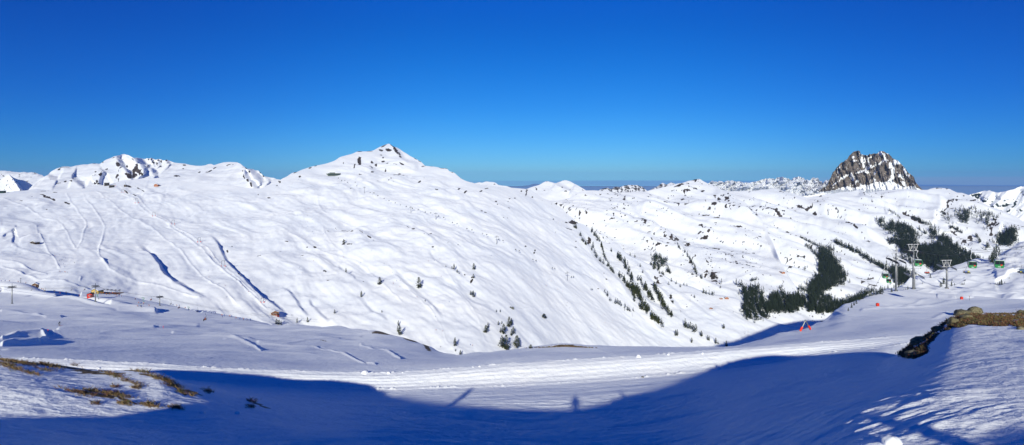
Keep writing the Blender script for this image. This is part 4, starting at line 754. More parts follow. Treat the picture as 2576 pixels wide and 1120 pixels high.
M_STEEL = simple('galvanised_steel', (.30,.31,.30), .45, .7)
M_DARKSTEEL = simple('dark_steel', (.055,.06,.06), .5, .5)
M_WHITESTEEL = simple('white_steel', (.62,.63,.62), .45, .2)
M_GREEN = simple('green_paint', (.015,.22,.06), .35)
M_GLASS = simple('tinted_glass', (.015,.02,.025), .12)
M_RED = simple('red_padding', (.75,.035,.012), .6)
M_REDPAINT = simple('red_paint', (.5,.02,.015), .4)
M_WHITE = simple('white_paint', (.78,.78,.77), .5)
M_WOOD = simple('brown_wood', (.17,.075,.035), .8, 0, .3, 3)
M_ORWOOD = simple('orange_wood', (.36,.13,.05), .8, 0, .3, 3)
M_DKWOOD = simple('dark_wood', (.045,.03,.022), .85, 0, .3, 3)
M_YELLOW = simple('yellow_wall', (.50,.36,.10), .7)
M_DKGREEN = simple('dark_green_wall', (.012,.045,.035), .4)
M_SNOWCAP = simple('snow_cap', (.86,.88,.90), .8, 0, .03)
M_ROCK = simple('grey_rock', (.13,.12,.10), .9, 0, .35, 2)
M_ICE = simple('packed_snow', (.84,.87,.90), .8, 0, .04, 8)
def cloth(name, rgb): return simple(name, rgb, .8, 0, .1)
CLOTHS = [cloth('black_cloth', (.012,.012,.015)), cloth('navy_cloth', (.015,.03,.10)), cloth('red_cloth', (.45,.02,.02)), cloth('yellow_cloth', (.55,.50,.06)), cloth('blue_cloth', (.03,.13,.45)), cloth('grey_cloth', (.12,.12,.12)), cloth('orange_cloth', (.6,.15,.02)), cloth('brown_cloth', (.10,.05,.03))]
M_SKIN = simple('skin', (.50,.28,.19), .6)

# ------------------------------------------------------------ trees
def foliage_mat(name, a, b):
    m, t, bs = new_mat(name); g = N(t, 'ShaderNodeNewGeometry'); oi = N(t, 'ShaderNodeObjectInfo'); n = N(t, 'ShaderNodeTexNoise'); n.inputs['Scale'].default_value = .55; n.inputs['Detail'].default_value = 3
    t.links.new(g.outputs['Position'], n.inputs['Vector']); v = math_node(t, 'ADD', n.outputs[0], math_node(t, 'MULTIPLY', math_node(t, 'SUBTRACT', oi.outputs['Random'], .5), .35))
    r = N(t, 'ShaderNodeValToRGB'); r.color_ramp.elements[0].position = .3; r.color_ramp.elements[1].position = .7; r.color_ramp.elements[0].color = (*a, 1); r.color_ramp.elements[1].color = (*b, 1)
    t.links.new(v, r.inputs[0]); t.links.new(r.outputs[0], bs.inputs['Base Color']); bs.inputs['Roughness'].default_value = .85; bs.inputs['Specular IOR Level'].default_value = .2
    return m
M_PINE = foliage_mat('pine_needles', (.016,.024,.008), (.050,.060,.018))
M_SPRUCE = foliage_mat('spruce_needles', (.012,.022,.016), (.036,.054,.030))
M_BARK = simple('bark', (.06,.04,.03), .9)
M_TWIG = simple('bare_twigs', (.16,.11,.08), .9)
def crown_geo(kind, h, seed, n):
    rg = random.Random(seed); vs = []; fs = []
    lean = rg.uniform(-.03, .03)*h
    for i in range(n):
        t = rg.random()**.8
        if kind == 'spruce': r = (.16*h)*(1-t)**.9 + .012*h; z = .06*h + .94*h*t
        else: r = .17*h*math.sqrt(max(0, math.sin(math.pi*min(1, (t*.86+.13)))))*(1 - .55*t**2) + .01*h; z = .07*h + .93*h*t
        # layered whorls with gaps
        r *= .72 + .38*math.sin(t*n**.5*2.1 + seed) ** 2
        a = rg.uniform(0, 2*math.pi); rr = r*math.sqrt(rg.uniform(.05, 1)) * (1 + .25*math.sin(3*a+seed))
        p = Vector((math.cos(a)*rr + lean*t, math.sin(a)*rr, z - .25*rr + rg.uniform(-.01, .01)*h))
        sz = h*(.050 if n > 120 else .085)*rg.uniform(.6, 1.3)*(1.1 - .6*t)
        d = Vector((math.cos(a), math.sin(a), -.35 if kind == 'spruce' else .25)).normalized(); s = Vector((-d.y, d.x, rg.uniform(-.3,.3))).normalized()
        q = [p - s*sz*.6 - d*sz*.3, p + s*sz*.6 - d*sz*.3, p + d*sz*1.1, p + Vector((0,0,sz*.9)) - d*sz*.1]
        o = len(vs); vs += q; fs += [(o, o+1, o+2), (o, o+1, o+3), (o+1, o+2, o+3), (o+2, o, o+3)]
    return vs, fs
def tree_protos(kind, n, count, base_seed, mat):
    out = []
    for k in range(count):
        vs, fs = crown_geo(kind, 1.0, base_seed+k*7, n); me = bpy.data.meshes.new('crown'); me.from_pydata(vs, [], fs); me.materials.append(mat)
        mb = MB(); mb.tube((0,0,-.06), (0,0,.55), .022, .010, 6)
        mt = bpy.data.meshes.new('trunk'); mt.from_pydata(mb.v, [], mb.f); mt.materials.append(M_BARK)
        # single mesh version for small copies
        ms = bpy.data.meshes.new('tree'); ms.from_pydata(vs + mb.v, [], fs + [tuple(i+len(vs) for i in f) for f in mb.f]); ms.materials.append(mat); ms.materials.append(M_BARK)
        ms.polygons.foreach_set('material_index', [0]*len(fs) + [1]*len(mb.f))
        out.append((me, mt, ms, vs, fs))
    return out
PINES = tree_protos('pine', 260, 6, 11, M_PINE); SPRUCES = tree_protos('spruce', 220, 5, 101, M_SPRUCE); LOWS = tree_protos('spruce', 34, 6, 501, M_SPRUCE); LOWP = tree_protos('pine', 60, 4, 601, M_PINE)
_tr = random.Random(5)
def tree(name, protos, base, h, w, label, cat, group=None, parts=True):
    me, mt, ms, _, _ = _tr.choice(protos); a = _tr.uniform(0, 6.28)
    if parts:
        r = empty(name, base, a); r.scale = (h*w, h*w, h)
        c = bpy.data.objects.new('crown', me); C.objects.link(c); c.parent = r
        t = bpy.data.objects.new('trunk', mt); C.objects.link(t); t.parent = r
    else:
        r = bpy.data.objects.new(name, ms); C.objects.link(r); r.location = base; r.rotation_euler = (0,0,a); r.scale = (h*w, h*w, h)
    return tag(r, label, cat, group)

# isolated trees: (zoom point of the foot, height in zoom pixels, width factor, label)
SINGLES = [
 ('B', 1, 1772, 598, 62, .9, 'slim dark pine with a shadow on the upper ski slope, above the wide lone pine'),
 ('B', 1, 2195, 752, 98, 1.5, 'wide dark lone pine standing in the middle of the open ski slope'),
 ('B', 1, 1745, 234, 56, 1.6, 'highest bushy pine on the ski slope, among small rocks below the restaurant'),
 ('B', 1, 1965, 906, 80, 1.1, 'narrow pine with long shadow low on the slope beside the bare sapling'),
 ('B', 2, 112, 797, 140, 1.35, 'tallest full pine on the mid slope with gaps in its crown and blue shadow'),
 ('B', 2, 190, 962, 34, .9, 'tiny pine at the lip of the gully under the tallest mid-slope pine'),
 ('B', 2, 803, 562, 84, 1.25, 'thick dark pine alone on the bright slope, upper of the vertical chain of trees'),
 ('B', 2, 798, 670, 54, 1.4, 'ragged pine with spreading branches just under the thick dark pine'),
 ('B', 2, 450, 527, 28, 1.0, 'smallest pine at the upper end of the little tree row on the slope break'),
 ('B', 2, 553, 560, 80, .9, 'tallest pine of the little tree row on the slope break'),
 ('B', 2, 527, 550, 34, 1.3, 'rounded pine leaning against the tallest of the little tree row'),
 ('B', 2, 593, 598, 44, 1.2, 'round dark pine right below the tallest of the little tree row'),
 ('B', 2, 617, 614, 32, 1.1, 'bluish shaded pine at the lower end of the little tree row'),
 ('B', 2, 760, 882, 58, 1.0, 'left pine of the tight trio on the central slope'),
 ('B', 2, 781, 886, 62, 1.0, 'middle pine of the tight trio on the central slope'),
 ('B', 2, 801, 910, 88, 1.0, 'tall right pine of the tight trio on the central slope'),
 ('B', 2, 1085, 1096, 36, 1.0, 'left of two little pines side by side above the lower tree cluster'),
 ('B', 2, 1134, 1097, 38, 1.0, 'right of two little pines side by side above the lower tree cluster'),
 ('C', 1, 628, 68, 32, 1.4, 'bushy little pine with a shadow fan above the valley hut slope'),
 ('C', 1, 1005, 60, 20, 1.2, 'tiny pine high above the dome shaped near hill'),
 ('C', 1, 328, 142, 42, .8, 'slim pine in front of the shaded gully behind the near hill crest'),
 ('C', 1, 412, 138, 42, 1.1, 'leaning pine with blue shadow to the right of the slim gully pine'),
 ('C', 1, 165, 152, 42, 1.6, 'left broad pine of the group in front of the valley hut'),
 ('C', 1, 183, 157, 40, 1.5, 'middle broad pine of the group in front of the valley hut'),
 ('C', 1, 201, 160, 36, .9, 'slim right pine of the group in front of the valley hut'),
 ('C', 1, 1137, 167, 46, .9, 'small upper pine above the twin pines behind the near hill crest'),
 ('C', 1, 1132, 215, 48, .9, 'left one of the twin pines just over the near hill crest'),
 ('C', 1, 1148, 240, 76, 1.2, 'right, larger one of the twin pines just over the near hill crest'),
 ('C', 1, 1588, 330, 72, 1.1, 'solid pine with short blue shadow on the low slope beside the ski trail'),
 ('C', 1, 1632, 411, 52, 1.2, 'lowest pine just above the snowy crest in the centre'),
 ('C', 1, 1593, 370, 22, 1.1, 'stunted pine between the solid pine and the lowest pine'),
 ('C', 1, 1835, 222, 62, 1.7, 'broad pine at the left end of the lower tree cluster'),
 ('C', 1, 1852, 184, 46, 1.0, 'pine peeking out over the broad pine of the lower tree cluster'),
 ('C', 1, 1935, 162, 36, 1.0, 'small pine between the two little pines and the lower tree cluster'),
 ('C', 1, 1962, 152, 26, 1.0, 'very small pine at the upper edge of the lower tree cluster'),
 ('C', 1, 1978, 232, 82, 1.3, 'bushy light pine in the middle of the lower tree cluster'),
 ('C', 1, 1952, 222, 42, 1.0, 'thin pine at the left side of the bushy light pine'),
 ('C', 1, 2021, 178, 84, 1.3, 'tall upper pine of the lower tree cluster'),
 ('C', 1, 2040, 162, 58, 1.0, 'pine crowded against the tall upper pine of the lower cluster'),
 ('C', 1, 2040, 247, 56, 1.0, 'pine on the right edge of the lower tree cluster'),
 ('C', 1, 1966, 342, 96, 1.5, 'big left pine at the foot of the lower tree cluster'),
 ('C', 1, 2000, 364, 126, 1.25, 'tallest pine of all at the foot of the lower tree cluster'),
 ('C', 2, 38, 342, 98, 1.6, 'big rounded pine by itself right of the lower tree cluster'),
 ('C', 2, 257, 106, 38, 3.0, 'round bushy pine alone on the smooth slope above the central crest'),
 ('C', 2, 12, 232, 60, 1.2, 'pine right above the big rounded pine'),
 ('C', 2, 148, 347, 32, 2.6, 'low wide bush growing on the rocky central crest'),
 ('C', 2, 1306, 246, 50, .9, 'left of the pair of pines on the lower flank'),
 ('C', 2, 1319, 247, 54, .9, 'right of the pair of pines on the lower flank'),
 ('C', 2, 1512, 252, 46, 1.5, 'oval pine standing alone at the lower end of the flank'),
 ('C', 2, 1435, 302, 42, 1.1, 'pine low on the flank near the bare saplings'),
 ('C', 2, 1562, 282, 42, .9, 'left of two slim pines near the valley mouth'),
 ('C', 2, 1574, 286, 40, .9, 'right of two slim pines near the valley mouth'),
 ('C', 2, 1627, 310, 50, 1.1, 'pine at the valley mouth just above the crest'),
 ('C', 2, 1646, 314, 24, 1.1, 'small pine beside the valley mouth pine'),
 ('C', 2, 1712, 333, 48, 1.2, 'pine at the crest left of the dark row of saplings'),
 ('C', 2, 1690, 190, 40, 1.5, 'forked dark pine alone in the bright snow under the small cabin'),
]
for z, i, x, y, hz, w, lab in SINGLES:
    k = 3.1415 if z == 'B' else 1.996
    (px, py) = (B if z == 'B' else Cc)(i, [(x, y)])[0][:2]
    sheet = 'near' if 'central crest' in lab and 'bush' in lab and 'wide bush' in lab else 'ski_mountain'
    g = place(sheet, px, py); h = hz/k/4*g.y/F
    tree('pine_tree', PINES, g, h, w*1.15, lab, 'tree', 'single pines on the ski slope', True)

def strip(sheet, pts, width, count, hpx, jitter=.35):
    pts = np.array([p[:2] for p in pts]); L = np.r_[0, np.cumsum(np.hypot(*np.diff(pts, axis=0).T))]; out = []
    for i in range(count):
        s = _tr.random()*L[-1]; j = min(np.searchsorted(L, s, side='right')-1, len(pts)-2); t = (s-L[j])/(L[j+1]-L[j]); p = pts[j]*(1-t) + pts[j+1]*t
        q = (p[0] + _tr.gauss(0, width*.5), p[1] + _tr.gauss(0, width*.3)); out.append((sheet, q[0], q[1], hpx*_tr.uniform(1-jitter, 1+jitter)))
    return out
def inside(x, y, poly):
    c = False; n = len(poly)
    for i in range(n):
        (x1, y1), (x2, y2) = poly[i][:2], poly[i-1][:2]
        if (y1 > y) != (y2 > y) and x < (x2-x1)*(y-y1)/(y2-y1)+x1: c = not c
    return c
def fill(sheet, poly, dens, hpx, streak=True, jitter=.3, gap=-.02):
    """trees per square pixel inside an outline, thinned by streaky clearings that run down the slope"""
    xs = [p[0] for p in poly]; ys = [p[1] for p in poly]; A_ = (max(xs)-min(xs))*(max(ys)-min(ys)); out = []
    for i in range(int(A_*dens*1.35)):
        x = _tr.uniform(min(xs), max(xs)); y = _tr.uniform(min(ys), max(ys))
        if not inside(x, y, poly): continue
        if _tr.random() < .35 and not all(inside(x+dx, y+dy, poly) for dx, dy in ((-2,0),(2,0),(0,-2),(0,2))): continue
        if streak and fbm(np.array([(x - y*.35)/3.2]), np.array([y/11.0]), 2, .5, seed=700)[0] < gap: continue
        if _tr.random() < .45: x += _tr.gauss(0, 2.6); y += _tr.gauss(0, 1.6)
        out.append((sheet, x, y, hpx*_tr.uniform(1-jitter, 1+jitter)))
    return out
SK_ = 'ski_mountain'; MM = 'middle_mountain'; VS = 'valley_side_mountain'
def front(px, py):
    for sh in ('ski_mountain', 'middle_mountain', 'valley_side_mountain'):
        P = SHEETS[sh]; ux = (P[50, :, 0]/P[50, :, 1])*F + 512
        if px < ux[0]+1: continue
        c = int(np.clip(np.searchsorted(ux, px), 0, len(ux)-1)); pyc = HOR - P[:-4, c, 2]/P[:-4, c, 1]*F
        if pyc.min() <= py - .4: return sh
    return 'valley_side_mountain'
GROVES = {
 'stepped row of pines running down the spur above the side valley': strip(SK_, B(2,[(2045,10),(2100,60),(2150,150),(2170,200),(2210,250),(2255,290),(2310,340),(2330,400),(2365,440),(2440,500),(2490,520),(2570,620)]), .7, 34, 4.2)
   + strip(SK_, B(2,[(2280,80),(2310,130),(2370,190),(2400,260),(2420,310),(2440,400),(2480,480),(2510,540)]), .6, 26, 4.2) + [(SK_,)+B(2,[(2302,290)])[0][:2]+(6.6,), (SK_,)+B(2,[(2530,340)])[0][:2]+(4.6,)],
 'olive pine in the long grove falling down the steep flank': strip(SK_, B(3,[(20,400),(60,430),(120,500),(170,600),(200,690),(215,740)]), 2.0, 46, 5.2)
   + strip(SK_, B(3,[(50,640),(110,700),(170,790),(240,870),(245,960)]), 2.4, 36, 5.4) + strip(SK_, B(3,[(190,790),(290,870),(330,940),(360,1010),(430,1090)]), 2.8, 48, 5.8)
   + strip(SK_, B(3,[(320,700),(350,770),(410,850),(440,910),(500,980)]), 2.0, 32, 5.6) + strip(SK_, B(3,[(490,770),(510,840),(560,910),(590,990),(630,1070),(680,1110)]), 2.2, 40, 5.6)
   + strip(SK_, Cc(2,[(1030,20),(1090,70),(1150,130),(1215,185)]), 2.4, 34, 6.0) + strip(SK_, Cc(2,[(1200,20),(1240,65),(1285,105)]), 1.6, 12, 5.4) + strip(SK_, Cc(2,[(1390,180),(1440,195),(1475,225)]), 2.2, 9, 6.4)
   + strip(SK_, B(2,[(2440,850),(2470,880),(2530,950)])+B(3,[(100,1040),(160,1080),(240,1090)]), 1.8, 18, 4.2),
 'dark pine on the ridge line above the bright flank': strip(SK_, B(3,[(440,500),(520,580),(600,640)]), 1.4, 16, 4.4) + [(SK_,)+B(3,[q])[0][:2]+(3.8,) for q in ((675,755),(710,715),(770,745),(822,785),(868,768),(902,780),(318,530),(350,605),(250,410),(190,390),(1000,920),(705,910),(730,990))],
 'spruce of the small grove on the far slope behind the ridge line': fill(MM, B(3,[(470,410),(540,390),(640,430),(650,500),(600,570),(500,530)]), .55, 4.6, False) + strip(MM, B(3,[(650,590),(680,600),(710,620)]), 1.2, 12, 5.0)
   + strip(MM, B(3,[(870,340),(930,410),(960,470),(985,515)]), 1.0, 18, 3.6) + strip(MM, B(3,[(1000,560),(1030,620)]), 1.3, 9, 5.2) + strip(MM, B(3,[(1050,660),(1095,680)]), 1.2, 6, 4.0) + strip(MM, B(3,[(760,200),(800,280),(850,340)]), .8, 12, 2.6)
   + strip(MM, B(3,[(1090,850),(1150,870),(1210,885),(1250,888)]), .8, 16, 4.2) + [(MM,)+B(3,[q])[0][:2]+(4.2,) for q in ((1335,740),(1325,795),(1280,745),(1340,720))] + strip(MM, B(3,[(1180,600),(1230,650),(1290,690)]), 2.6, 22, 1.8),
}
FOREST = (fill(VS, B(4,[(0,880),(100,910),(260,980),(350,960),(560,880),(700,800),(640,900),(300,1120),(0,1120)]), .8, 4.6, False) + fill(VS, B(3,[(1560,790),(1600,760),(1640,830),(1700,880),(1700,800),(1780,790),(1850,870),(1890,960),(1900,1100),(1600,1100),(1640,1000)]), .8, 5.6, gap=-.12)
 + fill(VS, B(3,[(1900,1000),(1940,920),(2040,870),(2130,900),(2440,900),(2470,700),(2576,640),(2576,1110),(2440,1110),(2420,1050),(2330,1060),(2310,1110),(1900,1110)]), 1.15, 5.4, gap=-.12)
 + fill(VS, B(3,[(2260,790),(2350,800),(2350,880),(2270,850)]), .6, 4.6) + fill(VS, B(3,[(2370,760),(2470,740),(2470,890),(2390,880)]), .6, 4.6)
 + fill(VS, Cc(2,[(1835,20),(2044,20),(2044,120),(1960,130),(1860,110)]), .9, 5.0, gap=-.08)
 + strip(VS, B(3,[(1690,715),(1740,700),(1810,690)]), 1.0, 18, 2.6) + strip(VS, B(3,[(2060,810),(2110,790)]), 1.2, 5, 3.0) + fill(VS, B(3,[(2040,870),(2110,850),(2120,900),(2040,910)]), .7, 3.6)
 + strip(VS, B(3,[(2320,160),(2450,220),(2560,270)]), 1.4, 60, 2.2) + strip(VS, B(3,[(2390,260),(2480,330),(2570,420)]), 1.8, 60, 2.6) + strip(VS, B(3,[(2330,640),(2420,520)]), .8, 4, 3.6)
 + fill(VS, B(4,[(0,280),(100,320),(230,470),(330,620),(340,740),(150,800),(60,860),(0,880)]), 1.1, 4.6, gap=-.3)
 + strip(VS, B(4,[(190,220),(340,290),(480,350),(600,430),(760,520),(880,580),(1000,650),(1150,700)]), 2.3, 300, 4.0) + fill(VS, B(4,[(900,540),(1010,560),(1110,590),(1200,690),(1160,750),(1000,760),(930,700)]), .95, 4.8, False)
 + fill(VS, B(4,[(820,180),(930,170),(950,250),(860,260)]), .6, 4.0) + fill(VS, B(4,[(780,0),(1060,0),(1180,60),(1250,150),(1200,250),(1100,230),(940,140),(850,90)]), 1.1, 4.0, gap=-.28)
 + fill(VS, B(4,[(940,180),(1200,260),(1340,280),(1480,250),(1530,150),(1620,160),(1690,270),(1800,330),(1930,390),(2030,460),(1900,510),(1700,590),(1520,620),(1420,580),(1300,500),(1130,400),(1020,330)]), 1.1, 4.6, gap=-.24)
 + strip(VS, B(4,[(1010,400),(1100,450),(1220,530)]), 1.6, 40, 4.0) + fill(VS, B(4,[(1400,0),(1480,60),(1470,180),(1400,190)]), 1.1, 3.8, gap=-.26) + strip(VS, B(4,[(1250,60),(1340,120)]), 1.0, 14, 3.4)
 + fill(VS, A(4,[(700,1050),(760,1020),(950,1060),(1050,1100),(1040,1130),(740,1130)]), .75, 3.4) + strip(VS, A(4,[(870,910),(960,970),(1020,1020)]), 1.0, 26, 2.4) + strip(VS, A(4,[(1180,1010),(1300,1080),(1420,1110)]), 2.0, 60, 2.6)
 + fill(VS, A(4,[(1720,940),(1830,900),(1900,960),(1880,1060),(1800,1080),(1720,1000)]), 1.1, 3.6, gap=-.3) + fill(VS, A(4,[(1540,930),(1640,980),(1700,1080),(1600,1100),(1550,1020)]), .5, 2.8)
 + fill(VS, A(4,[(1960,880),(2000,900),(2000,1020),(1970,1030)]), .7, 3.2) + fill(VS, A(4,[(2010,940),(2060,930),(2080,980),(2060,1080),(2010,1080)]), .8, 3.4) + fill(VS, A(4,[(2080,960),(2150,960),(2160,1100),(2080,1110)]), .8, 3.4) + fill(VS, A(4,[(2160,960),(2240,970),(2250,1030),(2190,1040)]), .7, 3.2) + fill(VS, A(4,[(1880,870),(1930,880),(1920,930),(1880,910)]), .7, 2.6)
 + fill(VS, B(4,[(2380,60),(2480,60),(2490,200),(2400,260),(2240,290),(2230,180),(2320,140)]), 1.1, 4.2, gap=-.26) + fill(VS, B(4,[(2080,270),(2140,260),(2150,320),(2100,310)]), .8, 3.8, False) + strip(VS, B(4,[(1960,140),(2010,180),(2020,230)]), 1.2, 18, 3.4)
 + strip(VS, B(4,[(1640,30),(1720,60),(1800,110)]), 1.6, 40, 2.6) + fill(VS, B(4,[(2060,0),(2110,0),(2110,70),(2070,70)]), .7, 3.2))
# the biggest ones of the forest stand as individuals, the rest is one mass
FOREST.sort(key=lambda q: -q[3]); NB = 90
_n_small = 0
REST = []
for lab, lst in GROVES.items():
    lst.sort(key=lambda q: -q[3]); cap = 60 if 'stepped' in lab or 'ridge line above' in lab else 130
    REST += lst[cap:]
    for sh, px, py, hp in lst[:cap]:
            sh = front(px, py); g = place(sh, px, py)
            tree('spruce_tree' if 'spruce' in lab else 'pine_tree', LOWP if 'spruce' not in lab else LOWS, g, hp*g.y/F, 1.25, lab, 'tree', lab + 's', False)
for sh, px, py, hp in FOREST[:NB]:
    sh = front(px, py); g = place(sh, px, py); tree('spruce_tree', SPRUCES, g, hp*g.y/F, .95, 'tall dark spruce rising out of the dense forest below the rock tower', 'tree', 'tall spruces standing out of the forest', False)
def forest_mass(lst):
    V = []; Fc = []; o = 0
    for sh, px, py, hp in lst:
        sh = front(px, py); g = place(sh, px, py); h = hp*g.y/F*1.1; _, _, _, vs, fs = _tr.choice(LOWS)
        a = _tr.uniform(0, 6.28); R = np.array([[math.cos(a), -math.sin(a), 0], [math.sin(a), math.cos(a), 0], [0, 0, 1]])
        v = (np.array(vs)*np.array([h*1.35, h*1.35, h]))@R.T + np.array(g); V.append(v); Fc.append(np.array(fs)+o); o += len(v)
    V = np.concatenate(V); Fc = np.concatenate(Fc); me = bpy.data.meshes.new('forest'); me.vertices.add(len(V)); me.vertices.foreach_set('co', V.reshape(-1).astype(np.float32))
    me.loops.add(Fc.size); me.loops.foreach_set('vertex_index', Fc.reshape(-1).astype(np.int32)); me.polygons.add(len(Fc)); me.polygons.foreach_set('loop_start', (np.arange(len(Fc))*3).astype(np.int32)); me.update(calc_edges=True); me.materials.append(M_SPRUCE)
    ob = bpy.data.objects.new('spruce_forest', me); C.objects.link(ob); ob['kind'] = 'stuff'; tag(ob, 'dense dark spruce forest on the far valley side below the rock tower', 'forest'); print('forest trees', len(lst))
forest_mass(FOREST[NB:] + REST)
# trees along the right hand crest, nearer
EDGE_TREES = [(B(4,[(x, y)])[0][:2], h) for x, y, h in [(780,868,112),(800,850,80),(760,860,80),(740,870,70),(720,880,90),(690,880,80),(655,890,95),(630,895,70),(600,905,85),(575,915,70),(550,930,80),(520,940,85),(500,950,60),(912,842,66),(866,800,60),(940,785,50),(825,815,50),(470,990,70),(440,1010,60),(410,1040,70),(370,1080,56),(960,760,60),(1000,740,60)]]
for k, ((px, py), hz) in enumerate(EDGE_TREES):
    g = place('near', px, max(py, 0)); h = hz/12.566*g.y/F
    tree('spruce_tree', SPRUCES, g - Vector((0,0,.2)), h, 1.25, 'dark spruce on the steep edge left of the gondola towers', 'tree', 'spruces along the right hand edge', True)
for sh, x, y, hz, w, lab in [('near',1117,812,46,1.5,'rounded conifer at the foot of the tall gondola tower'),('near',1086,814,22,1.0,'taller of two tiny firs beside the tall gondola tower'),('near',1062,815,16,1.0,'tiniest fir beside the tall gondola tower'),('piste_hill',1300,742,26,1.0,'small fir alone on the open piste between the towers'),
   ('piste_hill',1400,665,58,1.2,'conifer on the skyline of the piste hill under the red chairlift riders'),('piste_hill',1530,778,66,1.7,'front conifer left of the chairlift tower'),('piste_hill',1566,742,82,1.8,'tallest conifer left of the chairlift tower'),('piste_hill',1665,768,62,1.3,'conifer right of the chairlift tower'),('piste_hill',1705,760,30,1.8,'low conifer beside the one right of the chairlift tower'),('piste_hill',1672,702,28,1.8,'bushy conifer above the one right of the chairlift tower'),
   ('piste_hill',1788,752,28,1.2,'left of three low conifers by the snow drift'),('piste_hill',1804,751,30,1.2,'middle of three low conifers by the snow drift'),('piste_hill',1824,750,36,1.2,'right of three low conifers by the snow drift'),('piste_hill',1825,704,24,1.2,'left of two tiny conifers above the three low ones'),('piste_hill',1838,703,22,1.2,'right of two tiny conifers above the three low ones'),
   ('piste_hill',2292,750,72,1.5,'tallest conifer of the dark group at the foot of the shaded bank'),('piste_hill',2268,752,46,1.6,'second conifer of the dark group at the foot of the shaded bank'),('piste_hill',2240,752,34,1.4,'third conifer of the dark group at the foot of the shaded bank'),('piste_hill',2216,750,28,1.3,'small conifer of the dark group at the foot of the shaded bank'),('piste_hill',2158,744,16,1.3,'last tiny conifer trailing left from the dark group'),('piste_hill',2334,738,32,1.2,'thin conifer on the right side of the dark group'),
   ('piste_hill',2390,672,16,2.0,'stub of a bush sticking out of the bright snow bank')]:
    px, py = B(4,[(x, y)])[0][:2]; g = place(sh, px, py); tree('fir_tree', SPRUCES, g, hz/12.566*g.y/F, w, lab, 'tree', 'conifers on the piste hill', True)
for x, y, hz in ((2170,470,150),(2200,440,180),(2230,400,150),(2180,480,110),(2140,440,70),(2260,380,120)):
    px, py = B(4,[(x, y)])[0][:2]; g = place('piste_hill', px, py); tree('spruce_tree', SPRUCES, g, hz/12.566*g.y/F*.9, 1.3, 'dark spruce in the clump behind the right hand gondola cabins', 'tree', 'spruces behind the gondola cabins', True)
# scattered dwarf firs on the bank under the right hand gondolas
for x, y in ((2300,290),(2340,330),(2400,270),(2480,300),(2500,350),(2360,380),(2440,250),(2550,280),(2330,370)):
    px, py = B(4,[(x, y+10)])[0][:2]; g = place('piste_hill', px, py); tree('dwarf_fir', LOWS, g, 26/12.566*g.y/F, 1.3, 'dwarf fir on the shaded bank under the cable cars', 'tree', 'dwarf firs on the shaded bank', False)
# bare larches
def bare_tree(name, px, py, hz, lab):
    g = place('ski_mountain', px, py); h = hz*g.y/F; mb = MB(); mb.tube((0,0,-.3), (0,0,h), .05*h/4, .02, 5)
    for k in range(26):
        t = _tr.uniform(.15, .95); a = _tr.uniform(0, 6.28); L_ = h*.2*(1.05-t); mb.tube((0,0,h*t), (math.cos(a)*L_, math.sin(a)*L_, h*t+L_*.45), .035, .012, 3)
    tag(mb.build(name, [M_TWIG]), lab, 'tree').location = g
for q in [(Cc(2,[(938,56)]), 6.5, 'bare leafless larch beside the pines at the upper flank'), (Cc(2,[(962,95)]), 5.0, 'crooked bare larch below the leafless one'), (B(1,[(448,652)]), 4.2, 'bare larch standing at the dark gully edge on the left slope'), (B(1,[(2042,912)]), 2.5, 'thin bare sapling beside the narrow pine'), (Cc(2,[(1885,250)]), 8, 'tall bare larch above the shaded valley bottom'), (Cc(2,[(1860,238)]), 5, 'lower bare larch next to the tall one above the valley bottom'), (B(3,[(945,965)]), 4, 'grey bare bush tree on the smooth lower ridge')]:
    bare_tree('larch_tree', q[0][0][0], q[0][0][1], q[1], q[2])
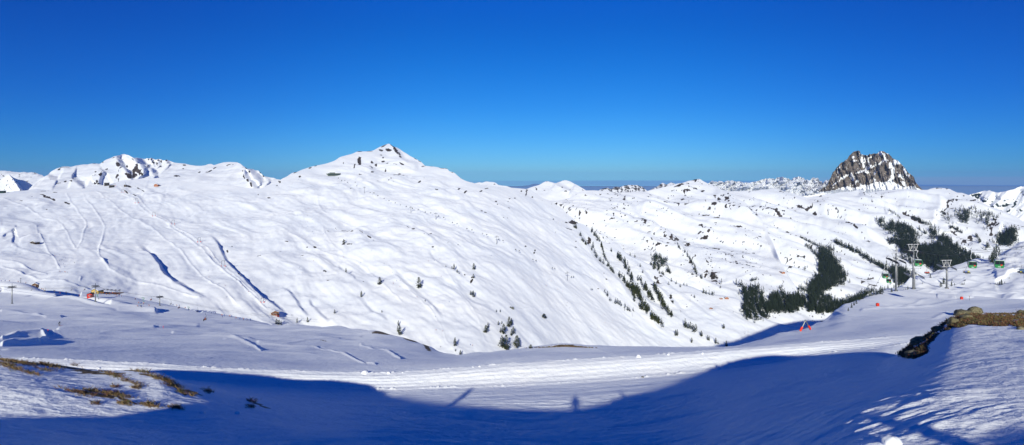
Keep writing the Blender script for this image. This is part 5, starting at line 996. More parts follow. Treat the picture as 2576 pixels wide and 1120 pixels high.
# ------------------------------------------------------------ lifts
def lift_tower(name, h, w, style, mat_pole=None):
    """style 'chair': round pole, cross arm with long wheel trains and a service frame on top; 'gondola': pole, top bar, lattice trapeze, low wheel trains"""
    r = empty(name); mp = mat_pole or M_STEEL
    p = MB(); p.tube((0,0,-1), (0,0,h*.86 if style == 'chair' else h), .34 if style != 'thin' else .28, .24 if style != 'thin' else .2, 14); p.tube((0,0,-1), (0,0,.35), .8, .7, 14); p.build('pole', [mp], r, True)
    l = MB()
    for k in range(int(h*.84/.45)): l.box((0,-.52,.5+k*.45), (.45,.04,.04))
    for s in (-.24,.24): l.tube((s,-.52,.3), (s,-.52,h*.84), .025, .025, 4)
    l.build('ladder', [M_STEEL if style != 'gondola' else M_WHITESTEEL], r)
    if style in ('chair', 'thin'):
        za = h*.86; a = MB(); a.box((0,0,za), (w,.34,.36)); a.box((0,0,za-.3), (w*.35,.3,.3)); a.build('crossarm', [M_STEEL], r, bevel=.04)
        for s in (-1, 1):
            t = MB(); x = s*w*.5; t.box((x,0,za-.15), (.16,4.6,.22)); t.box((x,0,za-.02), (.5,3.4,.05), 0)
            for k in range(10):
                y = -2.1+k*.467; t.tube((x-.12,y,za-.32), (x+.12,y,za-.32), .22, .22, 10)
            t.box((x-s*.55,0,za+.05), (.7,3.0,.05)); t.build('wheel_train', [M_DARKSTEEL], r)
        f = MB(); z1 = za+.15; z2 = h
        for s in (-1, 1):
            f.tube((s*w*.17,0,z1), (s*w*.26,0,z2), .07, .07, 6); f.tube((s*w*.17,0,z2-.75), (s*w*.26,0,z2-.05), .05, .05, 5)
        f.tube((-w*.27,0,z2), (w*.27,0,z2), .08, .08, 6); f.tube((-w*.19,0,z1+.7), (w*.19,0,z1+.7), .05, .05, 5); f.build('service_frame', [M_DARKSTEEL], r)
    else:
        zb = h-.1; a = MB(); a.tube((-w*.55,0,zb), (w*.55,0,zb), .13, .13, 8); a.tube((-w*.55,.5,zb-.05), (w*.55,.5,zb-.05), .06, .06, 6); a.build('top_bar', [M_WHITESTEEL], r)
        f = MB(); zl = h-2.7
        for s in (-1, 1):
            f.tube((s*w*.48,0,zb), (s*w*.30,0,zl), .09, .09, 6); f.tube((s*w*.30,0,zl), (0,0,zb-.3), .06, .06, 6); f.tube((s*w*.42,0,zb-1.1), (0,0,zb-1.1), .05, .05, 6); f.tube((s*w*.12,0,zb), (s*w*.30,0,zl), .05, .05, 6)
        f.tube((-w*.5,0,zl), (w*.5,0,zl), .12, .12, 6); f.build('lattice', [M_WHITESTEEL], r)
        for s in (-1, 1):
            t = MB(); x = s*w*.5; t.box((x,0,zl-.05), (.18,5.4,.22), rx=.28)
            for k in range(10):
                y = -2.5+k*.55; t.tube((x-.12,y,zl-.32+y*.287), (x+.12,y,zl-.32+y*.287), .24, .24, 10)
            t.box((x-s*.55,0,zl-.02), (.75,4.4,.05), rx=.28); t.box((x-s*.2,0,zl+.9), (.05,4.0,.05), rx=.28); t.build('wheel_train', [M_DARKSTEEL if style == 'gondola' else M_STEEL], r)
    return r
def put(o, loc, rz=0.0): o.location = loc; o.rotation_euler = (0,0,rz); return o

# base area chairlift on the left
BASE_T = []
for (x, y, x2, hz, lab) in ((152, 990, 0, 250, 'grey chairlift tower nearest the left picture edge, with a long cross arm'), (1200, 965, 0, 232, 'grey chairlift tower standing beside the red hut and the crowded bar terrace'), (2008, 1013, 0, 132, 'grey chairlift tower behind the flat snow ramp')):
    px, py = B(0, [(x, y)])[0][:2]; g = place('near', px, py); h = hz/12.566*g.y/F
    t = lift_tower('chairlift_tower', h, h*.49, 'chair'); put(t, g, -.9); tag(t, lab, 'lift tower', 'towers of the base chairlift'); BASE_T.append((g, h))
# chairs
def person_mesh(pose, mats):
    """one skinned body: 'ski' crouched stance, 'stand', 'sit'"""
    me = bpy.data.meshes.new('body'); bm = bmesh.new()
    J = {'pelvis': (0,0,.92), 'waist': (0,.02,1.08), 'chest': (0,.03,1.34), 'neck': (0,.04,1.50), 'head': (0,.06,1.60), 'top': (0,.06,1.76)}
    if pose == 'ski': J.update({'pelvis': (0,-.22,.78), 'waist': (0,-.10,.93), 'chest': (0,.08,1.15), 'neck': (0,.17,1.30), 'head': (0,.22,1.40), 'top': (0,.24,1.56)})
    if pose == 'sit': J.update({'pelvis': (0,0,.12), 'waist': (0,-.02,.30), 'chest': (0,-.03,.56), 'neck': (0,-.01,.72), 'head': (0,.02,.82), 'top': (0,.02,.98)})
    V = {k: bm.verts.new(v) for k, v in J.items()}
    R = {'pelvis': .155, 'waist': .14, 'chest': .175, 'neck': .065, 'head': .115, 'top': .085}
    def chain(a, pts):
        p = V[a]
        for i, (n, c, r) in enumerate(pts): V[n] = bm.verts.new(c); R[n] = r; bm.edges.new((p, V[n])); p = V[n]
    for a, b in (('pelvis','waist'),('waist','chest'),('chest','neck'),('neck','head'),('head','top')): bm.edges.new((V[a], V[b]))
    for s in (-1, 1):
        k = 'l' if s < 0 else 'r'
        if pose == 'ski':
            chain('pelvis', [(k+'hip',(s*.12,-.2,.72),.105),(k+'knee',(s*.15,.10,.47),.075),(k+'ankle',(s*.15,-.06,.12),.06),(k+'toe',(s*.15,.12,.06),.055)])
            chain('chest', [(k+'sh',(s*.21,.10,1.20),.075),(k+'el',(s*.34,.16,.98),.055),(k+'wr',(s*.33,.42,.95),.042),(k+'hand',(s*.33,.50,.95),.04)])
        elif pose == 'sit':
            chain('pelvis', [(k+'hip',(s*.10,.06,.10),.10),(k+'knee',(s*.13,.46,.10),.075),(k+'ankle',(s*.13,.50,-.32),.06),(k+'toe',(s*.13,.66,-.38),.055)])
            chain('chest', [(k+'sh',(s*.20,0,.62),.075),(k+'el',(s*.26,.10,.36),.055),(k+'wr',(s*.16,.34,.30),.042),(k+'hand',(s*.14,.42,.30),.04)])
        else:
            chain('pelvis', [(k+'hip',(s*.11,0,.86),.10),(k+'knee',(s*.13,.03,.48),.07),(k+'ankle',(s*.14,-.02,.10),.055),(k+'toe',(s*.15,.14,.05),.05)])
            chain('chest', [(k+'sh',(s*.21,.02,1.40),.07),(k+'el',(s*.29,0,1.12),.052),(k+'wr',(s*.27,.16,.92),.04),(k+'hand',(s*.27,.22,.88),.04)])
    bm.verts.ensure_lookup_table(); bm.verts.index_update(); order = [None]*len(bm.verts)
    for k, v in V.items(): order[v.index] = k
    bm.to_mesh(me); bm.free()
    ob = bpy.data.objects.new('tmp', me); C.objects.link(ob); ob.modifiers.new('skin', 'SKIN')
    for i, k in enumerate(order): me.skin_vertices[0].data[i].radius = (R[k], R[k]*.9); me.skin_vertices[0].data[i].use_root = (k == 'pelvis')
    sb = ob.modifiers.new('sub', 'SUBSURF'); sb.levels = 1; sb.render_levels = 1
    dg = bpy.context.evaluated_depsgraph_get(); out = bpy.data.meshes.new_from_object(ob.evaluated_get(dg)); bpy.data.objects.remove(ob)
    out.name = 'body'; out.materials.clear()
    for m in mats + [M_SKIN]: out.materials.append(m)       # jacket, trousers, helmet, skin
    hz = J['neck'][2]; pz = J['pelvis'][2]
    for p in out.polygons:
        c = p.center; mi = 0
        if c.z > hz+.02: mi = 2 if (c.z > J['head'][2]+.03 or c.y < J['head'][1]) else 3
        elif pose == 'sit': mi = 1 if (c.z < pz+.06 and (c.y > .12 or c.z < .16) and abs(c.x) < .24 and c.z < .22) else 0
        elif c.z < pz-.02 and abs(c.x) < .25: mi = 1
        p.material_index = mi; p.use_smooth = True
    return out
_pm = random.Random(17); SKI = []; STAND = []; SIT = []
for k in range(7):
    a, b, c_ = _pm.sample(CLOTHS, 3) if k else (CLOTHS[0], CLOTHS[1], CLOTHS[0]); b = _pm.choice(CLOTHS[:2] + [CLOTHS[5]])
    SKI.append((person_mesh('ski', [a, b, c_]), a)); STAND.append((person_mesh('stand', [a, b, c_]), a))
for a in CLOTHS: SIT.append((person_mesh('sit', [a, CLOTHS[0], _pm.choice(CLOTHS)]), a))
def gear_mesh():
    m = MB()
    for s in (-1, 1): m.box((s*.15,.05,.02), (.09,1.7,.025)); m.box((s*.15,.93,.06), (.09,.22,.02), rx=.5)
    return m
_gm = gear_mesh(); SKI_MESH = []
for s in (-1, 1):
    m = MB(); m.box((s*.15,.05,.02), (.09,1.7,.025)); m.box((s*.15,.95,.06), (.09,.2,.02), rx=.5); me = bpy.data.meshes.new('ski'); me.from_pydata(m.v, [], m.f); me.materials.append(CLOTHS[2]); SKI_MESH.append(me)
    m = MB(); m.tube((s*.33,.5,1.0), (s*.45,-.35,.05), .015, .012, 5); me = bpy.data.meshes.new('ski_pole'); me.from_pydata(m.v, [], m.f); me.materials.append(M_DARKSTEEL); SKI_MESH.append(me)
def person(sheet, px, py, pose, label, group, k=None, rz=None, parts=False, scale=1.0, loc=None):
    g = loc if loc is not None else place(sheet, px, py); src = {'ski': SKI, 'stand': STAND, 'sit': SIT}[pose]; me = src[k if k is not None else _pm.randrange(len(src))][0]
    a = rz if rz is not None else _pm.uniform(0, 6.28)
    o = bpy.data.objects.new('person', me); C.objects.link(o); o.location = g; o.rotation_euler = (0,0,a); o.scale = (scale,)*3
    if parts:
        for i, n in enumerate(('ski', 'ski_pole', 'ski', 'ski_pole')):
            c = bpy.data.objects.new(n, SKI_MESH[i]); C.objects.link(c); c.parent = o
    return tag(o, label, 'person', group)

def chair(name, w=2.8, bubble=False, k=1.0):
    """detachable chair: grip, hanger, hoop, seat bench, backrest, foot rest"""
    r = empty(name)
    h = MB(); h.path([(0,0,3.0*k),(0,-.05,2.6*k),(0,-.35,2.2*k),(0,-.35,1.35)], .05, 6); h.build('hanger', [M_DARKSTEEL], r)
    f = MB(); f.path([(-w/2,-.35,.35),(-w/2,-.35,1.35),(w/2,-.35,1.35),(w/2,-.35,.35)], .045, 6); f.path([(-w/2,-.35,.4),(-w/2,.5,.30)], .04, 5); f.path([(w/2,-.35,.4),(w/2,.5,.30)], .04, 5)
    f.path([(-w/2,.5,.7),(-w/2+.1,.75,0),(-w/2+.2,.8,-.25),(w/2-.2,.8,-.25),(w/2-.1,.75,0),(w/2,.5,.7)], .025, 5); f.build('frame', [M_STEEL], r)
    s = MB(); s.box((0,.1,.36), (w*.96,.5,.09)); s.build('seat', [M_DARKSTEEL], r); b = MB(); b.box((0,-.24,.68), (w*.96,.08,.5), rx=-.15); b.build('backrest', [M_DARKSTEEL], r)
    if bubble:
        q = MB(); n = 8; pts = [(math.cos(i/n*1.9+.2)*.95-.15, 1.0+math.sin(i/n*1.9+.2)*.75) for i in range(n+1)]
        for (y0, z0), (y1, z1) in zip(pts, pts[1:]): q.add([(-w/2,y0,z0),(w/2,y0,z0),(w/2,y1,z1),(-w/2,y1,z1),(-w/2,y0*.97,z0*.97),(w/2,y0*.97,z0*.97),(w/2,y1*.97,z1*.97),(-w/2,y1*.97,z1*.97)], [(0,1,2,3),(7,6,5,4),(0,3,7,4),(1,5,6,2)])
        q.build('weather_bubble', [simple('smoked_bubble', (.10,.16,.24), .2)], r)
    return r
# small chairs on the long central lift: one mesh each
def small_chair_mesh(loaded):
    m = MB(); m.path([(0,0,3),(0,0,2.6),(0,-.35,2.2),(0,-.35,1.35)], .07, 4); m.path([(-1,-.35,.35),(-1,-.35,1.35),(1,-.35,1.35),(1,-.35,.35)], .06, 4); m.box((0,.1,.36), (2.1,.55,.12)); m.box((0,-.25,.7), (2.1,.12,.55))
    if loaded:
        for x in (-.6, 0, .6): m.tube((x,0,.42), (x,0,1.1), .2, .16, 6, 1); m.tube((x,.05,1.12), (x,.05,1.36), .12, .1, 6, 2); m.tube((x,.1,.45), (x,.55,.4), .11, .1, 5, 1); m.tube((x,.55,.42), (x,.58,-.1), .09, .08, 5, 1)
    me = bpy.data.meshes.new('chair'); me.from_pydata(m.v, [], m.f)
    for q in (M_DARKSTEEL, CLOTHS[0], CLOTHS[3]): me.materials.append(q)
    me.polygons.foreach_set('material_index', m.m); return me
SMC = [small_chair_mesh(False), small_chair_mesh(True)]
CH = (A(1,[(1675,510),(1757,540),(1790,565),(1832,640),(1888,563),(1908,608),(1715,543),(2075,692),(2122,697),(2172,732),(2250,765),(2312,795),(2390,823),(2455,848),(2530,868)])
   + A(2,[(30,893),(105,908),(192,938),(260,948),(358,985),(423,1005),(533,1070),(590,1085)]) + B(2,[(715,47),(778,62),(910,112),(963,122),(1115,178),(1167,197),(1327,310),(1372,326),(1543,432),(1583,446),(1788,540),(1817,546),(2028,652),(2055,652),(2275,805),(2292,808)]))
for i, (px, py) in enumerate(CH):
    p = on_ray('ski_mountain', px, py, 4.2 if py < 245 else 3.2); ld = (i % 3 != 1)
    o = bpy.data.objects.new('lift_chair', SMC[1 if ld else 0]); C.objects.link(o); o.location = p - Vector((0,0,.8)); o.rotation_euler = (0,0,.6); o.scale = (1.25,)*3
    tag(o, 'tiny chair with riders hanging on the long central chairlift' if ld else 'tiny empty chair hanging on the long central chairlift', 'lift chair', 'chairs with riders on the central chairlift' if ld else 'empty chairs on the central chairlift')
# towers of the central lift
for (z, i, x, y, hz, lab) in (('A',1,2003,698,80,'uppermost thin tower of the central chairlift, below the restaurant'),('A',2,10,945,80,'second thin tower from the top of the central chairlift'),('A',2,325,1028,84,'third thin tower from the top of the central chairlift'),('B',2,1090,240,106,'fourth thin tower from the top of the central chairlift, alone on the mid slope'),('B',2,1976,695,108,'lowest thin tower of the central chairlift, leaning slightly')):
    px, py = (A if z == 'A' else B)(i, [(x, y)])[0][:2]; g = place('ski_mountain', px, py); h = hz/12.566*g.y/F
    t = lift_tower('slope_lift_tower', h, h*.42, 'thin', M_DARKSTEEL); put(t, g, .5); tag(t, lab, 'lift tower', 'towers of the central chairlift')
# A shaped portals of the drag lifts
def portal(name, h, w):
    r = empty(name)
    for s in (-1, 1):
        m = MB(); m.tube((s*w*.62,0,-.5), (s*w*.42,0,h), .20, .16, 8); m.build('leg', [M_DARKSTEEL], r); m = MB(); m.box((s*w*.60,0,.5), (.8,.8,1.3)); m.build('padding', [M_RED], r)
    m = MB(); m.tube((-w*.62,0,h), (w*.62,0,h), .17, .17, 8); m.box((-w*.3,0,h+.3), (.3,1.8,.3)); m.box((w*.3,0,h+.3), (.3,1.8,.3)); m.build('crossbeam', [M_DARKSTEEL], r); return r
for z, i, x, y, hz, lab in (('A',0,1718,822,54,'uppermost goal shaped drag lift portal on the left slope'),('A',0,1934,988,50,'second goal shaped drag lift portal from the top'),('A',0,2175,1090,52,'third goal shaped drag lift portal from the top'),('B',0,2502,214,54,'fourth goal shaped drag lift portal from the top, red at the feet'),('B',1,228,520,68,'fifth goal shaped drag lift portal at the edge of the shaded gully'),('B',1,720,975,56,'lowest goal shaped drag lift portal near the gully end'),('A',0,1545,690,40,'small drag lift portal just under the summit huts'),('A',0,1440,610,30,'drag lift portal standing between the summit huts')):
    px, py = (A if z == 'A' else B)(i, [(x, y)])[0][:2]; g = place('ski_mountain', px, py); h = hz/12.566*g.y/F; t = portal('drag_lift_portal', h, h*.55); put(t, g, .55); tag(t, lab, 'lift portal', 'drag lift portals')

# right hand gondola and chairlift
def cabin(name):
    r = empty(name); W, Dp, Hh = 2.1, 1.9, 2.15
    b = MB(); b.prism([(-W*.42,-Hh),(W*.42,-Hh),(W*.5,-Hh*.72),(W*.5,-Hh*.55),(-W*.5,-Hh*.55),(-W*.5,-Hh*.72)], -Dp/2, Dp/2); b.build('lower_shell', [M_GREEN], r, bevel=.05)
    g = MB(); g.prism([(-W*.485,-Hh*.55),(W*.485,-Hh*.55),(W*.44,-.12),(-W*.44,-.12)], -Dp/2+.04, Dp/2-.04); g.build('window', [M_GLASS], r)
    f = MB()
    for y in (-Dp/2, Dp/2):
        for s in (-1, 1): f.path([(s*W*.5,y,-Hh*.56),(s*W*.46,y,-.1)], .06, 5)
        f.path([(0,y,-Hh*.56),(0,y,-.1)], .025, 4); f.path([(-W*.46,y,-.1),(W*.46,y,-.1)], .06, 5)
    f.build('window_frame', [M_GREEN], r)
    t = MB(); t.box((0,0,-.03), (W*.95,Dp*1.02,.16), taper=.8); t.build('roof', [M_WHITE], r, bevel=.04)
    h = MB(); h.path([(0,0,.05),(0,0,.55),(-.35,0,.95),(-.35,0,2.0),(-.15,0,2.35),(-.15,0,2.7)], .07, 8); h.box((-.15,0,2.75), (.25,.9,.22)); h.build('hanger', [M_WHITESTEEL], r)
    e = MB(); n = 20; pts = [(16*math.sin(a)**3/62, (13*math.cos(a)-5*math.cos(2*a)-2*math.cos(3*a)-math.cos(4*a))/62) for a in [2*math.pi*i/n for i in range(n)]]
    e.prism([(x+.42, z-Hh*.60) for x, z in pts], -Dp/2-.075, -Dp/2-.055, 0); e.build('heart_emblem', [M_RED], r)
    p = MB(); p.box((-.05,-Dp/2-.02,-Hh*.84), (.62,.03,.13)); p.build('number_plate', [M_WHITE], r)
    return r
CAB = []
for i, (x, y, w, lab) in enumerate(((1243,330,80,'green gondola cabin hanging right beside the tallest tower, snow white roof'),(830,530,60,'green gondola cabin low over the valley left of the slim tower, the upper one'),(877,610,50,'green gondola cabin low over the valley left of the slim tower, the lower one'),(583,892,42,'small green gondola cabin almost hidden before the dark edge spruces'),(1925,350,82,'green gondola cabin with bright sun glare over the chairlift bubble'),(2262,320,94,'largest green gondola cabin, rightmost, in front of the dark spruce clump'))):
    px, py = B(4,[(x, y)])[0][:2]; Y = 2.1/(w/12.566)*F; c = cabin('gondola_cabin') if i == 0 else copy_tree(CAB[0]); p = at(px, py, Y); c.location = p - Vector((0,0,2.7)); c.rotation_euler = (0,0,(-.35,-.3,-.5,-.4,-.45,-.55)[i]); tag(c, lab, 'gondola', 'green gondola cabins'); CAB.append(c)
TW = []
for x, y, ytop, w, Yd, st, lab in ((967,830,350,8.6,250,'gondola','slim round gondola tower with a sagging wheel train'),(1183,806,240,9.2,262,'gondola','tallest gondola tower with a bright ladder down its front'),(1604,796,440,8.0,285,'gondola2','round grey chairlift tower on the piste hill, beside dark conifers'),(1196,800,545,9.0,290,'gondola2','lower lift tower hidden behind the tallest tower')):
    px, py = B(4,[(x, y)])[0][:2]; g = place('near', px, py) if x < 1300 else place('piste_hill', px, py)
    h = (y-ytop)/12.566*g.y/F; wd = {967:130,1183:145,1604:135,1196:150}[x]/12.566*g.y/F
    t = lift_tower('gondola_tower', h, wd*.95, st); put(t, g, .12 if x != 967 else .3); tag(t, lab, 'lift tower', 'towers on the right hand hill'); TW.append((g, h, wd))
# haul ropes
def rope(name, pts, label, r=.055, sag=2.5):
    m = MB()
    for (a, b) in zip(pts, pts[1:]):
        a, b = Vector(a), Vector(b); n = 10; L_ = (b-a).length; q = [a.lerp(b, i/n) - Vector((0,0,sag*L_/120*4*(i/n)*(1-i/n))) for i in range(n+1)]; m.path(q, r, 4)
    o = m.build(name, [M_DARKSTEEL]); tag(o, label, 'cable', 'haul ropes of the lifts')
c0, c1, c4, c5 = [Vector(CAB[i].location) + Vector((-.1,0,2.72)) for i in (0, 1, 4, 5)]; c2, c3 = Vector(CAB[2].location) + Vector((0,0,2.72)), Vector(CAB[3].location) + Vector((0,0,2.72))
t1, t2 = TW[0], TW[1]; T1L = t1[0] + Vector((-t1[2]*.45,0,t1[1]-2.9)); T1R = t1[0] + Vector((t1[2]*.45,0,t1[1]-2.9)); T2L = t2[0] + Vector((-t2[2]*.45,0,t2[1]-2.9)); T2R = t2[0] + Vector((t2[2]*.45,0,t2[1]-2.9))
rope('haul_rope', [c3, c1, T1L, T2L], 'thin cable carrying the lower gondola cabins up to the slim tower')
rope('haul_rope', [c2, T1R, c0], 'thin cable from the lower cabin past the slim tower to the tallest tower')
rope('haul_rope', [T2R, c4, at(*B(4,[(2200,322)])[0], 190), c5, at(*B(4,[(2640,250)])[0], 168)], 'thin cable running through the two large cabins towards the right edge')
rope('haul_rope', [T2R + Vector((0,3,0)), at(*B(4,[(1860,308)])[0], 215), at(*B(4,[(2200,302)])[0], 200), at(*B(4,[(2640,285)])[0], 180)], 'upper thin cable crossing the snow gap above the large cabins')
# six seat chairs
def riders(ch, n, w, ks, lab, group):
    M = Matrix.Translation(ch.location) @ Matrix.Rotation(ch.rotation_euler.z, 4, 'Z')
    for j in range(n):
        x = -w/2 + w*(j+.5)/n; person(None, 0, 0, 'sit', lab[j] if isinstance(lab, list) else lab, group, ks[j % len(ks)], ch.rotation_euler.z, False, .98, M @ Vector((x, .08, .32)))
CX = []
for i, (x, y, w, bub, lab) in enumerate(((1358,600,66,False,'chairlift chair full of riders in red, left of the empty hooped chair'),(1466,590,66,False,'empty hooped chairlift chair against the dark forest'),(1855,592,84,False,'wide chair with riders under the glare cabin'),(1925,566,62,True,'chair with its grey weather bubble closed just under the glare cabin'),(2548,590,100,True,'large chair with riders cut by the right picture edge'))):
    px, py = B(4,[(x, y)])[0][:2]; Y = 3.0/(w/12.566)*F; c = chair('lift_chair', 3.0, bub); p = at(px, py, Y); c.location = p - Vector((0,0,.6)); c.rotation_euler = (0,0,math.pi + (.1,.05,.12,-.1,.1)[i]); tag(c, lab, 'lift chair', 'six seat chairs on the right'); CX.append(c)
riders(CX[0], 6, 2.8, [2,2,6,2], 'rider in red on the full chair beside the tallest tower', 'riders in red on the full chair')
riders(CX[2], 6, 2.8, [3,3,5,4,4,0], ['leftmost yellow clad rider on the wide chair under the glare cabin','second yellow clad rider on the wide chair under the glare cabin','grey clad rider in the middle of the wide chair under the glare cabin','first blue clad rider on the wide chair under the glare cabin','second blue clad rider on the wide chair under the glare cabin','black clad rider at the right end of the wide chair under the glare cabin'], 'riders on the wide chair')
riders(CX[4], 5, 2.8, [0,4,5,3,1], ['black clad rider at the left end of the chair at the picture edge','blue clad rider on the chair at the picture edge','grey clad rider on the chair at the picture edge','yellow clad rider on the chair at the picture edge','navy clad rider on the chair at the picture edge'], 'riders at the picture edge')
ra = [Vector(CX[i].location) + Vector((0,0,3.0)) for i in (0,1,2,4)]
t3 = TW[2]; T3L = t3[0] + Vector((-t3[2]*.45,0,t3[1]-2.9)); T3R = t3[0] + Vector((t3[2]*.45,0,t3[1]-2.9))
rope('haul_rope', [ra[0], ra[1], T3L], 'thin cable holding the chair of red riders and the empty chair'); rope('haul_rope', [T3R, ra[2], at(*B(4,[(2300,512)])[0], 262), ra[3], at(*B(4,[(2680,470)])[0], 215)], 'thin cable running low over the piste to the chair at the picture edge')

# base area chairs on the left
for x, y, ld, lab in ((8,828,True,'chair with a rider in dark red cut by the left picture edge'),(565,822,True,'chair with colourful riders over the end of the shadow strip'),(395,815,False,'pale empty chair in front of the snowy bank'),(897,815,False,'empty chair above the groomed track left of the second tower'),(1065,810,True,'chair with dark riders right before the second tower'),(1502,868,True,'chair with riders over the three people in the snow field'),(1900,938,True,'chair with riders left of the third tower'),(2145,990,False,'empty chair right of the third tower'),(2250,1036,True,'chair with a rider by the churned snow'),(1635*1.574+5,1180,True,'last chair with riders low over the snow right of the ramp'),(2480,1085,False,'empty chair far right of the ramp')):
    px, py = B(0,[(x, y)])[0][:2]; p = on_ray('near', px, py, 8.5 if x < 1800 else 5.0); c = chair('lift_chair', 2.3); c.location = p - Vector((0,0,.6)); c.rotation_euler = (0,0,-.9 + math.pi); tag(c, lab, 'lift chair', 'chairs of the base chairlift')
    if ld: riders(c, 3, 2.0, _pm.sample([0,1,2,4,6,5], 3), 'rider on the ' + ' '.join(lab.split()[:12]), 'riders of the base chairlift')
BR = [g + Vector((0,0,h*.86-.4)) for g, h in BASE_T]; off = Vector((BASE_T[0][1]*.2, -BASE_T[0][1]*.1, 0))
rope('haul_rope', [BR[0]+Vector((-160,60,10)), BR[0]-off, BR[1]-off, BR[2]-off, BR[2]+Vector((120,-10,-16))], 'near side cable of the base chairlift over the snow track', .05); rope('haul_rope', [BR[0]+Vector((-160,66,10)), BR[0]+off, BR[1]+off, BR[2]+off, BR[2]+Vector((120,-4,-16))], 'far side cable of the base chairlift over the snow track', .05)

# ------------------------------------------------------------ buildings
def hut(name, w, d, h, roofh, wall, roof, parts=('window',), over=.5, snow=True, n_win=3):
    r = empty(name)
    b = MB(); b.prism([(-w/2,-.8),(w/2,-.8),(w/2,h),(0,h+roofh*.92),(-w/2,h)], -d/2, d/2); b.build('wall', [wall], r)
    q = MB()
    for s in (-1, 1):
        L_ = math.hypot(w/2+over, roofh*(1+2*over/w)); a = math.atan2(roofh, w/2)
        q.box((s*(w/4+over/2), 0, h+roofh/2-over*roofh/w+.12), (L_, d+2*over, .18), 0, ry=s*a)
    q.build('roof', [roof], r)
    if snow:
        q = MB()
        for s in (-1, 1):
            L_ = math.hypot(w/2+over, roofh*(1+2*over/w))*.96; a = math.atan2(roofh, w/2); q.box((s*(w/4+over/2), 0, h+roofh/2-over*roofh/w+.36), (L_, d+2*over-.3, .3), 0, ry=s*a)
        q.build('roof_snow', [M_SNOWCAP], r)
    for k in range(n_win):
        x = -w/2 + w*(k+1)/(n_win+1); f = MB(); f.box((x,-d/2-.03,h*.55), (.9,.06,1.0)); f = f.build('window', [M_WHITE], r); g = MB(); g.box((x,-d/2-.07,h*.55), (.7,.04,.8)); g.build('pane', [M_GLASS], f)
    dmb = MB(); dmb.box((w*.32,-d/2-.03,1.0), (.9,.07,2.0)); dmb.build('door', [M_DKWOOD], r)
    return r
def station(name, w, d, h, wall, n):
    r = empty(name); b = MB(); b.box((0,0,h/2-.5), (w,d,h+1)); b.build('wall', [wall], r); b = MB(); b.box((0,0,h+.15), (w+1.2,d+1.2,.35)); b.build('roof', [M_DARKSTEEL], r); b = MB(); b.box((0,.2,h+.45), (w+.8,d+.6,.3)); b.build('roof_snow', [M_SNOWCAP], r)
    for k in range(n): g = MB(); g.box((-w/2+w*(k+.5)/n,-d/2-.03,h*.55), (w/n*.75,.08,h*.55)); g.build('window', [M_GLASS], r)
    return r
def set_on(o, sheet, px, py, rz, label, cat, group=None, sink=0):
    g = place(sheet, px, py); put(o, g - Vector((0,0,sink)), rz); return tag(o, label, cat, group)
# summit restaurant: long low glass front with a raised middle
def restaurant():
    r = empty('restaurant'); k = place('ski_mountain', *A(1,[(1610,485)])[0]).y/F/12.566; Wd = 175*k; k *= 1.3
    b = MB(); b.box((Wd*.08,0,13*k), (Wd*.84,10,24*k)); b.build('lower_wall', [M_DKGREEN], r); b = MB(); b.box((-Wd*.06,1,26*k), (Wd*.34,8,12*k)); b.build('upper_wall', [M_DKGREEN], r)
    b = MB(); b.prism([(-Wd*.5,22*k),(-Wd*.34,6*k),(-Wd*.34,22*k)], -4, 4); b.box((-Wd*.30,0,10*k), (Wd*.12,8,16*k)); b.build('terrace_wing', [M_DKGREEN], r)
    b = MB(); b.box((Wd*.08,0,25.6*k), (Wd*.86,11,1.6*k)); b.box((-Wd*.06,1,32.8*k), (Wd*.36,9,1.6*k)); b.build('roof', [M_DARKSTEEL], r)
    for j in range(12): g = MB(); g.box((Wd*(-.30+j*.068)+Wd*.03,-5.03,14*k), (Wd*.055,.1,11*k)); g.build('window', [M_GLASS], r)
    for x in (-.02, .06, .12): p = MB(); p.path([(Wd*x,-5.5,-14*k),(Wd*(x+.02),-5.2,2*k)], .35, 6); p.build('support_column', [M_WOOD], r)
    return r
set_on(restaurant(), 'ski_mountain', *A(1,[(1610,483)])[0], .1, 'long dark green glass restaurant on the shoulder of the pointed central peak', 'building')
set_on(station('lift_station', 9, 6, 7, M_DKWOOD, 3), 'ski_mountain', *A(0,[(1342,606)])[0], .3, 'dark boxy lift station, first of the three on the left skyline ridge', 'building')
set_on(station('lift_station', 9, 6, 5, M_DKWOOD, 4), 'ski_mountain', *A(0,[(1405,628)])[0], .2, 'dark low lift station just below the boxy one', 'building')
def mast_hut():
    r = hut('mast_hut', 5, 5, 3.5, 1.5, M_DKWOOD, M_DKWOOD, n_win=1); m = MB(); m.tube((0,0,4), (0,0,12), .25, .12, 6); m.build('mast', [M_DARKSTEEL], r); return r
set_on(mast_hut(), 'ski_mountain', *A(0,[(1578,618)])[0], .1, 'dark little hut with a mast on its own rocky knoll', 'building')
set_on(hut('mountain_lodge', 9, 7, 3.6, 2.2, M_ORWOOD, M_WOOD, n_win=3), 'ski_mountain', *A(0,[(1970,614)])[0], 0, 'reddish brown wooden lodge on the saddle between the left peaks', 'building')
set_on(station('garage', 14, 7, 5, M_DKGREEN, 4), 'ski_mountain', *A(0,[(22,692)])[0], -.1, 'dark green building at the left picture edge on the ridge', 'building')
set_on(hut('valley_hut', 7.5, 5.5, 2.8, 1.6, M_WOOD, M_WOOD, n_win=3), 'ski_mountain', *Cc(1,[(150,76)])[0], .5, 'brown wooden hut at the bottom of the drag lift behind the near hill', 'building')
set_on(hut('lift_cabin', 2.6, 2.4, 2.0, .7, M_REDPAINT, M_DKWOOD, n_win=2, snow=False), 'ski_mountain', *Cc(1,[(172,92)])[0], -.3, 'little red operator cabin beside the brown valley hut', 'building')
set_on(hut('slope_hut', 4, 3.4, 2.2, 1.1, M_WOOD, M_DKWOOD, n_win=2), 'near', *B(0,[(446,638)])[0], .4, 'small brown hut with a long shadow above the groomed track at the left', 'building')
